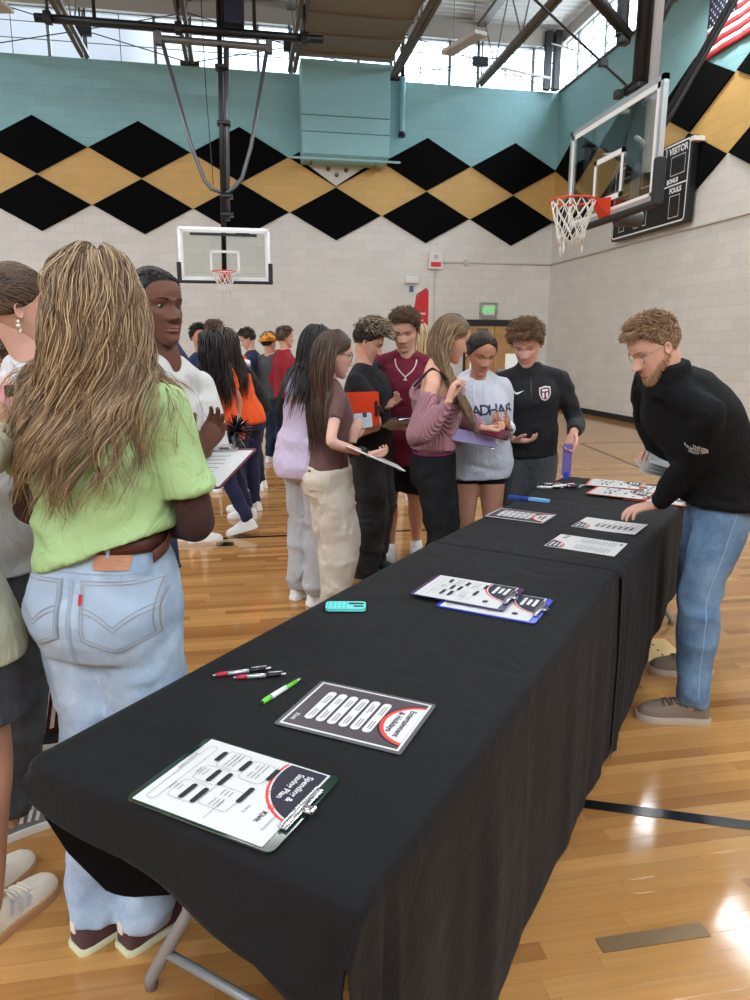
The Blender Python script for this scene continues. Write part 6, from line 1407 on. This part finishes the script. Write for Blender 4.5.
held_phone((0.655, 4.120, 1.176), (-1, -.08, -.06), (-.05, .2, 1), 'phone in a grey case held by the person in brown t-shirt', mat('grey_case', (176, 184, 194), .4), .17, .086)
held_board(V(*(0.705, 3.900, 1.001)), (0, 1, 0), (.90, -.04, -.40), 'clipboard seen edge on, resting on the arm of the person in brown', mat('white_board', (236, 234, 230), .4), .235, .36)

# ---- boy with frosted hair holding the orange clipboard
p = Person('person in black t-shirt with dark hair frosted blond, holding an orange clipboard', (.85, 4.82), 118, 1.80, 'm', (218, 168, 142), head=(0.821, 4.740, 1.631), hyaw=106, hpitch=26, lod=1, open_=.2, brow=(50, 36, 28))
p.arm('L', (0.837, 4.520, 1.087), pole=(.1, .3, -1), hand=(-.3, -.3, .6), palm=(0, 1, 0), curl=.5); p.arm('R', (0.639, 4.600, 1.003), pole=(.2, -.3, -1), hand=(.5, -.3, .5), palm=(0, 1, .2), curl=.5); p.body()
p.top('t_shirt', fabric('black_cotton', (22, 22, 25)), hem=-.14, ease=.030, sleeve=.85, se=.032, wr=.008)
p.bottom('jeans', denim('washed_black_denim', (40, 40, 43), (66, 66, 70)), rise=.05, leg=2.05, et=.03, ek=.05, eh=.055, wr=.010)
for k in K_: p.shoe(k, mat('black_shoe', (30, 30, 32), .5), mat('black_sole', (24, 24, 24), .6), mat('black_lace', (20, 20, 20), .8))
m_frost = hair_mat('frosted_hair', (40, 30, 25), (226, 208, 172), (92, 72, 54)); m_dkb = hair_mat('dark_brown_hair', (28, 21, 18), (64, 48, 38))
p.curls(m_dkb, n=700, length=.04, curl=.005, seed=2); p.curls(m_frost, n=1300, length=.080, curl=.011, up=.9, fwd=.7, r0=.0024, hz=[.84, .84, .82, .80, .76, .74, .72, .70, .68], top_=1.5, seed=21, fringe=.5, name='frosted_tips')
held_board((0.725, 4.400, 1.221), (.05, .15, -1), (1, -.10, .03), 'orange clipboard held upright in front of the black t-shirt', mat('neon_orange_board', (248, 76, 34), .4), .215, .215, page=False, clipcol=mat('dark_clip', (74, 30, 26), .4))

# ---- boy in the maroon hoodie
p = Person('person in maroon hoodie and black shorts with curly brown hair, smiling down at a paper', (1.06, 5.10), 192, 1.90, 'm', (222, 174, 150), head=(1.115, 4.940, 1.708), hyaw=204, hpitch=20, lod=1, pelvis=(1.131, 5.060, 0.854), feet={'R': (*(1.088, 5.246), 200), 'L': (*(1.315, 5.321), 186)}, open_=.15, brow=(62, 44, 34), hh=.262)
p.arm('R', (0.914, 4.720, 1.199), pole=(-.7, .2, -.9), hand=(.75, -.4, .45), palm=(.1, -.5, .8), curl=[.15, .3, .35, .35], spread=.5, thumb=.1); p.arm('L', (1.104, 4.700, 1.063), pole=(.7, .2, -.9), hand=(-.8, -.5, .1), palm=(0, .2, 1), curl=.4); p.body()
m_mar = fabric('maroon_fleece', (112, 30, 50), var=.02)
g, o = p.top('hoodie', m_mar, hem=-.16, ease=.036, sleeve=1.95, se=.028, hood=True, wr=.010, cuff=.010)
p.bottom('shorts', fabric('black_jersey', (16, 16, 18)), rise=0, leg=.72, et=.03, eh=.045, wr=.007)
for k in K_:
    q = p.an[k]; sk = MB().tube([q+UP*.17, q+UP*.10, q+UP*.02, q-UP*.02+p.toe[k][1]*.04, V(q[0], q[1], .045)+p.toe[k][1]*.15], [.046, .042, .040, .046, .034], 14).obj('sock', mat('white_sock', (230, 228, 224), .9), p.root, True, True)
    u_ = p.shoe(k, mat('grey_slide', (196, 198, 200), .6), mat('grey_slide_sole', (176, 178, 180), .6), mat('grey_strap', (150, 152, 156), .6), low=True, w=1.08, L_=.30)
T = BVHTree.FromPolygons(g.co().tolist(), g.f); pts = []
for q in np.linspace(-1, 1, 25):
    o_ = p.nb+p.sr*.075*math.sin(q*1.5)-p.tilt*(.0+.105*(1-abs(q))**.8)+p.sf*.3; h = T.ray_cast(Vector(o_), Vector(-p.sf), .4); pts.append(np.array(h[0][:])+p.sf*.004 if h[0] is not None else o_-p.sf*.22)
e = pts[12]; MB().tube(pts, .0045, 6).tube([e, e-p.tilt*.05+p.sf*.004], .0045, 6).tube([e-p.tilt*.02-p.sr*.014+p.sf*.004, e-p.tilt*.02+p.sr*.014+p.sf*.004], .004, 6).obj('necklace', mat('pale_beads', (228, 214, 200), .35), p.root, True, True)
m_cur = hair_mat('curly_brown_hair', (62, 45, 34), (132, 102, 76), (92, 68, 50))
p.curls(m_cur, n=1400, length=.055, curl=.012, up=.9, fwd=.35, r0=.0024, seed=5, top_=1.7, side_=.4)
held_board((0.997, 4.620, 1.100), (.9, .2, .0), (.2, -.85, .35), 'white page on a board held low by the person in maroon hoodie', mat('navy_board', (40, 48, 96), .4), .22, .30)

# ---- girl in the pink knit
def knit(name, rgb):
    m = mat(name, rgb, .9, spec=.2, sheen=.3); nt = m.node_tree; N = nt.nodes; L = nt.links.new; b = N['Principled BSDF']
    tc = N.new('ShaderNodeTexCoord'); sp = N.new('ShaderNodeSeparateXYZ'); L(tc.outputs['Object'], sp.inputs[0])
    h = math_node(nt, 'SINE', math_node(nt, 'MULTIPLY', math_node(nt, 'ADD', math_node(nt, 'ADD', sp.outputs['X'], sp.outputs['Y']), math_node(nt, 'MULTIPLY', sp.outputs['Z'], .22)), 360))
    bp = N.new('ShaderNodeBump'); bp.inputs['Strength'].default_value = .9; bp.inputs['Distance'].default_value = .006; L(h, bp.inputs['Height']); L(bp.outputs[0], b.inputs['Normal']); return m
p = Person('person in dusty pink off-shoulder ribbed sweater and black jeans, long dark blond hair', (1.13, 4.02), 108, 1.79, 'f', (224, 176, 152), head=(1.165, 3.980, 1.651), hyaw=82, hpitch=20, lod=1, open_=.25, hh=.255, eyes=(80, 70, 60), pelvis=(1.100, 4.020, 0.914), nk=.2, nbs=(-.085, -.02, -.005))
p.arm('R', (1.069, 3.660, 1.322), pole=(-.55, -.6, -1.7), hand=(.3, .2, .9), palm=(.9, .05, .3), curl=[.35, .45, .55, .6], thumb=.7); p.arm('L', (1.319, 3.840, 1.155), pole=(.5, .4, -1), hand=(.9, -.25, -.2), palm=(-.2, .3, .9), curl=[.6, .6, .65, .65]); p.body()
m_pink = knit('dusty_pink_knit', (172, 118, 128))
mb = MB(); p.torso(mb, .20, .77, [(.1, .030, .034), (.3, .032, .038), (.6, .032, .034), (.8, .034, .026)], 14, 2.3, None, .10)
for k, t0 in (('R', .28), ('L', .12)):
    pts, ts = p.armpath(k, t0, 1.96); r = p.armr(ts)+np.interp(ts, [0, .3, .8, 1.1, 1.7, 1.85, 2], [.018, .024, .032, .036, .024, .014, .014]); mb.tube(pts, r, 18); mb.ball(pts[0], r[0])
g, o = p.make('sweater', mb, m_pink, wr=.010, freq=(8, 8, 14))
c, a, b, r, f = p.ring(.785, .032, .028); an = np.linspace(0, 2*PI, 60)
MB().tube([c+r*math.cos(t)*(a+.026)+f*math.sin(t)*(b+.008)+p.tilt*(.006+.012*math.cos(2*t))-p.tilt*.03*math.cos(t) for t in an], .016, 10, caps=False).obj('neckline_band', m_pink, o, True, True)
s_ = p.sh['R']; pts = [c+r*a*.55-f*b*.9+p.tilt*.05, p.nb+(s_-p.nb)*.52-f*.02+p.tilt*.042, p.nb+(s_-p.nb)*.52+f*.02+p.tilt*.036, c+r*a*.5+f*b*.95+p.tilt*.03]
MB().tube(cr(pts, 20), .008, 8).obj('camisole_strap', mat('black_strap', (24, 22, 24), .7), p.root, True, True)
p.bottom('jeans', blackdenim, rise=.17, leg=2.03, et=.022, ek=.036, eh=.04, wr=.009, seat=.012)
for k in K_: p.shoe(k, mat('white_shoe', (232, 231, 228), .6), wh_sole, wlace)
belt(p, .175, .20, .010, mat('plum_waistband', (122, 34, 92), .7), 'waistband')
m_dbl = hair_mat('dark_blond_hair', (86, 66, 46), (176, 144, 104), (128, 100, 70))
hm = p.long_hair(m_dbl, n=1300, length=.60, tops=[g], part=.05, wave=.008, wl=.2, r0=.0025, vol=.014, back=1.0, lat=.35, seed=15, hang=.42, sway=V(1.0, -.9, 0)*1.5, avoid=-.10, swz=.22); p.hair_obj(hm, m_dbl)
q = p.wr['L']; d = nrm(q-p.el['L']); MB().tube([q-d*.035, q-d*.015], .029, 14).obj('hair_tie', mat('black_band', (24, 24, 26), .6), p.root, True, True)
held_phone((1.389, 3.800, 1.131), (.35, .5, .35), (.95, -.2, -.05), 'phone in a dark maroon case held by the person in pink sweater', mat('maroon_case', (96, 28, 48), .4))
held_board((1.281, 3.860, 1.097), (.15, .6, .6), (.93, -.1, -.2), 'pale purple clear clipboard held at the waist by the person in pink', mat('lilac_acrylic', (150, 138, 180), .2), .09, .26, page=False)

# ---- girl in the white hoodie
p = Person('person in white hoodie lettered MADHAR, dark hair parted in the middle and tied back', (1.47, 4.30), 190, 1.70, 'f', (204, 150, 124), head=(1.413, 4.180, 1.567), hyaw=176, hpitch=24, hroll=-3, lod=1, open_=.18, brow=(40, 28, 24), hh=.245)
p.arm('L', (1.543, 4.020, 1.132), pole=(.25, .5, -1), hand=(-.8, -.3, .35), palm=(0, .5, .8), curl=[.5, .55, .6, .6]); p.arm('R', (1.405, 4.000, 1.136), pole=(-.8, .3, -.7), hand=(.9, -.1, .1), palm=(0, 0, 1), curl=.5); p.body()
m_wh = fabric('white_fleece', (204, 209, 219), var=.01)
g, o = p.top('hoodie', m_wh, hem=-.20, ease=[(-.2, .042, .04), (0, .040, .04), (.3, .046, .046), (.7, .032, .03), (.9, .024, .02), (1, .014, .014)], sleeve=1.95, se=.024, hood=True, wr=.011, freq=(8, 8, 12), cuff=.012)
tx = MB(); x = -.118
for ch, w_ in zip('MADHAR', (.058, .05, .05, .052, .05, .05)):
    xx = x+w_/2; tx.join(shift(text_mb(ch, .085, .0016), xx, -.012-.9*(xx)**2+.02)); x += w_
c = p.ring(.70)[0]; decal(tx, frame(c, -p.sr, p.tilt), g, .003, 1).obj('lettering', mat('navy_print', (44, 50, 72), .7), o, False, True)
pk_ = decal(MB().add([(-.10, -.07, 0), (.10, -.07, 0), (.10, -.03, 0), (.065, .06, 0), (-.065, .06, 0), (-.10, -.03, 0)], [(0, 1, 2, 3, 4, 5)]), frame(p.ring(.12)[0], -p.sr, p.tilt), g, .005, 4).obj('front_pocket', m_wh, o, True, True)
for d in (-.03, .03): MB().tube(cr([p.nb+p.sf*.075+p.sr*d-UP*.01, p.nb+p.sf*.115+p.sr*d*1.1-UP*.07, p.nb+p.sf*.125+p.sr*d-UP*.12], 8), .0035, 6).obj('hood_cord', mat('white_cord', (226, 228, 232), .8), o, True, True)
p.bottom('shorts', fabric('black_jersey', (16, 16, 18)), rise=-.02, leg=.36, et=.006, eh=.008, wr=.003)
for k in K_: p.shoe(k, mat('white_shoe', (232, 231, 228), .6), wh_sole, wlace)
p.slick(m_dkb, bun=(0, -.50, .45), r=.045, n=420, hz=[.87, .81, .73, .60, .48, .38, .27, .2, .2])
for sx in (-1, 1): e = p.hw((sx*.34, -.03, .37)); MB().tube([e+UP*.012+V(.0, -.002, 0), e-UP*.004+p.HR[:, 0]*sx*.004, e-UP*.016], .0045, 8).obj('earring', mat('gold', (212, 170, 90), .25, .8), p.root, True, True)
held_phone((1.503, 3.960, 1.110), (.8, -.1, .25), (-.1, -.75, .2), 'dark phone held by the person in white hoodie', mat('black_case', (30, 30, 36), .4))

# ---- boy in the black quarter-zip
p = Person('person in black quarter-zip pullover with crest, curly light brown hair, reaching down to the table', (1.83, 4.42), 194, 1.83, 'm', (222, 172, 152), head=(1.751, 4.300, 1.622), hyaw=212, hpitch=26, hroll=4, lod=1, open_=.2, brow=(120, 90, 64), hh=.26, eyes=(90, 110, 120))
p.arm('L', (1.980, 4.050, 1.097), pole=(.6, .9, -.1), hand=(-.35, -.2, -.9), palm=(-.7, -.5, .2), curl=[.4, .5, .55, .6], thumb=.6); p.arm('R', (1.677, 4.240, 1.030), pole=(-.8, .3, -.6), hand=(.6, -.6, 0), palm=(0, 0, 1)); p.body()
qz = fabric('charcoal_tech_jersey', (32, 32, 35), .75, var=.02)
g, o = p.top('pullover', qz, hem=-.10, ease=[(-.1, .028, .03), (.3, .030, .034), (.7, .026, .026), (.9, .018, .018), (1, .014, .014)], sleeve=1.93, se=.014, collar=.06, wr=.011, freq=(8, 8, 13))
zc = p.ring(.80)[0]; decal(poly_mb([(-.0035, -.09), (.0035, -.09), (.0035, .10), (-.0035, .10)]), frame(zc, -p.sr, p.tilt), g, .003, 3).obj('zip', mat('dark_zip', (18, 18, 20), .4), o, False, True)
sw = [(-.030, -.002), (-.020, -.012), (-.008, -.013), (.034, .010), (-.010, -.003), (-.019, -.002), (-.024, .006)]
decal(MB().add([(x, y, 0) for x, y in sw], [(0, 1, 2, 5), (0, 5, 6), (2, 3, 4, 5)]), frame(p.ring(.82)[0]+p.sr*.075, -p.sr, p.tilt), g, .003, 1).obj('chest_mark', mat('white_print_cloth', (236, 236, 236), .6), o, False, True)
cm = frame(p.ring(.80)[0]-p.sr*.085, -p.sr, p.tilt)
for nm, sc_, m_, of in (('crest_outline', 1.0, mat('crest_white', (226, 222, 222), .6), .003), ('crest_field', .84, mat('crest_maroon', (116, 40, 52), .6), .004)):
    pts = [(.036, .030), (.0, .038), (-.036, .030), (-.036, -.008), (-.022, -.036), (0, -.046), (.022, -.036), (.036, -.008)]; decal(poly_mb([(x*sc_, y*sc_) for x, y in pts]), cm, g, of, 2).obj(nm, m_, o, False, True)
mb = MB().join(shift(poly_mb(rrect(.036, .010, .003)), 0, .016)).join(shift(poly_mb(rrect(.012, .03, .004)), -.012, -.012)).join(shift(poly_mb(rrect(.012, .03, .004)), .012, -.012)); decal(mb, cm, g, .0052, 1).obj('crest_device', mat('crest_white', (226, 222, 222), .6), o, False, True)
p.bottom('shorts', fabric('slate_tech_cloth', (74, 76, 80)), rise=0, leg=.85, et=.026, eh=.04, wr=.008)
for k in K_: p.shoe(k, mat('white_shoe', (232, 231, 228), .6), wh_sole, wlace)
m_lbr = hair_mat('light_brown_curls', (84, 62, 44), (160, 124, 90), (116, 88, 62))
p.curls(m_lbr, n=1600, length=.062, curl=.013, up=.8, fwd=.5, r0=.0024, seed=7, top_=1.7, side_=.4, fringe=.3)
c = (1.922, 4.000, 0.934); t = thing('card', 'narrow purple plastic card stood on the table by the person in black', 'card', c); M = frame(c, (.25, -.1, 0), (-.10, -.05, 1))
slab_at(M, .055, .20, .004, .006, 'card_body', mat('violet_acrylic', (122, 108, 176), .2), t); M[:3, 3] -= M[:3, 1]*.098; slab_at(M, .03, .045, .008, .004, 'blue_tip', mat('blue_clip', (50, 70, 190), .3), t)

# ================================================================== people further down the hall
def simple(label, pos, face, H, sex, skin, head, hyaw, top, bot, hair, hpitch=0, sleeve=1.95, leg=2.03, shoe=(232, 231, 228), hair_kind='curls', arms=None, feet=None, pelvis=None, lod=2, hood=False, collar=0, hem=-.1, group=None, n=320):
    p = Person(label, pos, face, H, sex, skin, head=head, hyaw=hyaw, hpitch=hpitch, lod=lod, feet=feet, pelvis=pelvis, group=group)
    for k, q in (arms or {}).items(): p.arm(k, *q[:1], **q[1])
    p.body(bare=.86 if leg > 1.5 else 1); g, o = p.top(top[0], top[1], hem=hem, ease=.024, sleeve=sleeve, se=.02, hood=hood, collar=collar, wr=.008, freq=(8, 8, 12))
    p.bottom(bot[0], bot[1], rise=.04, leg=leg, et=.014, ek=bot[2], eh=bot[3], wr=.008)
    for k in K_: p.shoe(k, mat('shoe_%d_%d_%d' % shoe, shoe, .6), wh_sole, wlace)
    if hair_kind == 'curls': p.curls(hair, n=n, length=.05, r0=.005, curl=.008, seed=int(abs(pos[0])*50))
    elif hair_kind == 'long': p.hair_obj(p.long_hair(hair, n=420, length=.52, tops=[g], wave=.006, wl=.2, r0=.0055, vol=.04, back=.6, lat=.6, seed=3, hang=.42), hair)
    return p, g, o
m_orange = fabric('orange_jersey', (236, 92, 40)); m_navyl = fabric('navy_leggings', (38, 42, 70), sheen=.05)
sk1 = (206, 156, 128)
p, g, o = simple('person in orange jersey and navy leggings, long straight black hair, stepping left', (-.10, 6.30), -50, 1.72, 'f', sk1, (-0.259, 6.200, 1.600), -45, ('jersey', m_orange), ('leggings', m_navyl, .012, .010), m_blk_h, sleeve=.7, hair_kind='long', leg=1.93, pelvis=(-0.186, 6.300, 0.828), feet={'L': (.02, 6.06, -76, .07), 'R': (.02, 6.70, -80)}, arms={'L': ((-0.273, 6.050, 0.935), dict(pole=(.2, -.6, -1))), 'R': ((-0.056, 6.400, 0.893), dict(pole=(.6, .3, -1)))}, hem=-.06)
for k, z in (('L', 0),): 
    pt = p.toe['L']; 
p2, g2, o2 = simple('person in orange jersey with white and navy shoulder stripes, dark curly hair', (.02, 7.0), -40, 1.72, 'f', sk1, (-0.151, 6.900, 1.628), -50, ('jersey', m_orange), ('leggings', m_navyl, .012, .010), m_dkb, sleeve=.7, hair_kind='long', arms={'R': ((-0.042, 6.800, 0.830), dict(pole=(.7, -.2, -1)))}, hem=-.06)
for i, (m_, z0_, z1_) in enumerate(((mat('jersey_white', (232, 232, 232), .8), .80, .86), (mat('jersey_navy', (40, 44, 72), .8), .72, .79))):
    pts, ts = p2.armpath('R', .05+.24*i, .22+.24*i); MB().tube(pts, p2.armr(ts)+.036, 16).obj('shoulder_stripe', m_, o2, True, True)
def pompom(c, label):
    t = thing('pom_pom', label, 'pom-pom', c, 0, 'pom-poms of the orange jerseys'); rnd = random.Random(int(c[0]*991)); a, b = MB(), MB()
    for i in range(260):
        d = nrm(V(rnd.gauss(0, 1), rnd.gauss(0, 1), rnd.gauss(0, 1))); l = rnd.uniform(.10, .16); s_ = nrm(np.cross(d, V(.3, .5, .8)))*.006; e = V(*c)+d*l-UP*.03*rnd.random()
        (a if rnd.random() < .6 else b).add([V(*c)-s_, V(*c)+s_, e+s_, e-s_, V(*c)+d*.004, e+d*.004], [(0, 1, 2, 3), (0, 3, 5, 4), (1, 4, 5, 2)])
    o = a.obj('black_strands', mat('black_foil', (14, 15, 20), .25), t, world=True); b.obj('silver_strands', mat('silver_foil', (176, 190, 206), .2, .8), t, world=True)
pompom((-0.291, 5.950, 0.979), 'black and silver pom-pom beside the arm of the person in white t-shirt')
pompom((-0.077, 6.000, 0.921), 'black and silver pom-pom at the hip of the orange jerseys')
dkj = denim('dark_blue_denim', (28, 38, 56), (48, 60, 80))
simple('person in black top with tousled brown hair, behind the two orange jerseys', (.14, 8.1), -75, 1.80, 'm', (216, 168, 140), (-0.276, 8.000, 1.726), -80, ('pullover', fabric('black_jersey', (26, 26, 29))), ('jeans', dkj, .01, .02), m_cur, hpitch=12, arms={'R': ((-0.101, 7.800, 1.290), dict(pole=(.6, .2, -1))), 'L': ((-0.175, 7.700, 1.202), dict(pole=(.3, -.6, -1)))})
p, g, o = simple('person in navy t-shirt and dark jeans looking down at a phone, far left group', (.17, 10.2), -84, 1.88, 'm', (226, 182, 160), (0.088, 10.100, 1.695), -90, ('t_shirt', fabric('navy_cotton', (38, 46, 72))), ('jeans', dkj, .012, .02), m_dkb, hpitch=24, sleeve=.95, arms={'L': ((-0.086, 9.850, 0.876), dict(pole=(.6, -.2, -1), hand=(-1, 0, .2), curl=.5)), 'R': ((-0.131, 10.300, 0.857), dict(pole=(.5, .4, -1), hand=(-1, 0, .2), curl=.5))})
held_phone((-0.181, 10.000, 0.893), (.2, 1, 0), (-.9, 0, .5), 'tiny dark phone in the hands of the person in navy t-shirt', mat('black_case', (30, 30, 36), .4))
p, g, o = simple('person in orange cap, dark grey pullover and jeans, back half turned, far group', (.40, 10.0), 45, 1.80, 'm', (220, 172, 146), (0.363, 9.900, 1.643), 50, ('pullover', fabric('dark_grey_jersey', (74, 76, 80))), ('jeans', dkj, .012, .02), m_dkb, n=200)
mb = MB(); th = np.linspace(-PI, PI, 36, endpoint=False)
mb.rings([p.hw(np.array([hpt(a, z, False)+hnorm(a, z)*.085 for a in th])) for z in (.60, .74, .82, .9, .96, .995)], 0, True)
br = [p.hw(V(.30*math.cos(a)*1.0, -.42-.30*math.sin(a), .66-.05*math.sin(a))) for a in np.linspace(0, PI, 12)]; mb.add(br+[q-UP*.012 for q in br], [tuple(range(12)), tuple(range(23, 11, -1))]+[(i, i+1, 13+i, 12+i) for i in range(11)])
mb.obj('cap', mat('orange_cap', (226, 150, 44), .8), p.root, True, True)
simple('person in dark red quarter-zip and black trousers, curly hair, facing right, far group', (.57, 9.7), 72, 1.88, 'm', (222, 172, 148), (0.561, 9.600, 1.707), 80, ('pullover', fabric('dark_red_fleece', (142, 30, 42))), ('trousers', fabric('black_jersey', (26, 26, 29)), .02, .02), m_cur, collar=.05)
simple('person in pale grey shirt behind the dark red quarter-zip, mostly hidden', (1.03, 10.5), 200, 1.74, 'f', (222, 176, 152), (0.990, 10.400, 1.676), 200, ('shirt', fabric('pale_grey_cotton', (214, 212, 212))), ('jeans', dkj, .012, .02), m_dkb)
simple('person with pale blond hair behind the shoulder of the maroon hoodie', (1.80, 7.3), 20, 1.62, 'f', (222, 176, 152), (1.792, 7.200, 1.700), 30, ('pullover', fabric('dark_grey_jersey', (74, 76, 80))), ('jeans', dkj, .012, .02), hair_mat('pale_blond_hair', (150, 122, 84), (224, 200, 158)), hair_kind='long')
simple('person with dark hair nearly hidden behind the white t-shirt, pink cheek showing', (-.52, 5.75), 80, 1.76, 'f', (226, 172, 156), (-0.546, 5.800, 1.815), 84, ('pullover', fabric('navy_cotton', (38, 46, 72))), ('leggings', m_navyl, .0, .0), m_blk_h, hair_kind='curls', feet={'R': (-.42, 5.92, 80), 'L': (-.55, 6.0, 80)})
simple('person whose dark hair shows over the orange jerseys, at the back', (-.30, 8.2), 150, 1.76, 'm', (200, 150, 124), (-0.450, 8.100, 1.694), 150, ('pullover', fabric('navy_cotton', (38, 46, 72))), ('jeans', dkj, .012, .02), m_blk_h)

# ================================================================== camera and picture settings
cam = bpy.data.cameras.new('camera'); co_ = bpy.data.objects.new('camera', cam); C.objects.link(co_)
F_, P_, R_, Y_, H_ = 711.92, .2121, .0049, .1821, 1.6012
fy = V(math.sin(Y_)*math.cos(P_), math.cos(Y_)*math.cos(P_), -math.sin(P_)); rt = V(math.cos(Y_), -math.sin(Y_), 0); up = np.cross(rt, fy)
c_, s_ = math.cos(R_), math.sin(R_); A_ = c_*rt+s_*up; B_ = -s_*rt+c_*up
M_ = np.eye(4); M_[:3, 0] = A_; M_[:3, 1] = B_; M_[:3, 2] = -fy; M_[:3, 3] = (0, 0, H_)
co_.matrix_world = Matrix(M_.tolist()); cam.sensor_fit = 'VERTICAL'; cam.sensor_height = 36; cam.lens = 36*F_/1000; cam.clip_start = .02; cam.clip_end = 200
sc = bpy.context.scene; sc.camera = co_
sc.view_settings.view_transform = 'Standard'; sc.view_settings.look = 'None'; sc.view_settings.gamma = 1; sc.view_settings.use_curve_mapping = False; sc.view_settings.exposure = EXPOSURE
sc.cycles.use_denoising = True; sc.cycles.max_bounces = 8; sc.cycles.diffuse_bounces = 4; sc.cycles.glossy_bounces = 3; sc.cycles.transparent_max_bounces = 12
sc.cycles.sample_clamp_indirect = 6; sc.cycles.caustics_reflective = False; sc.cycles.caustics_refractive = False
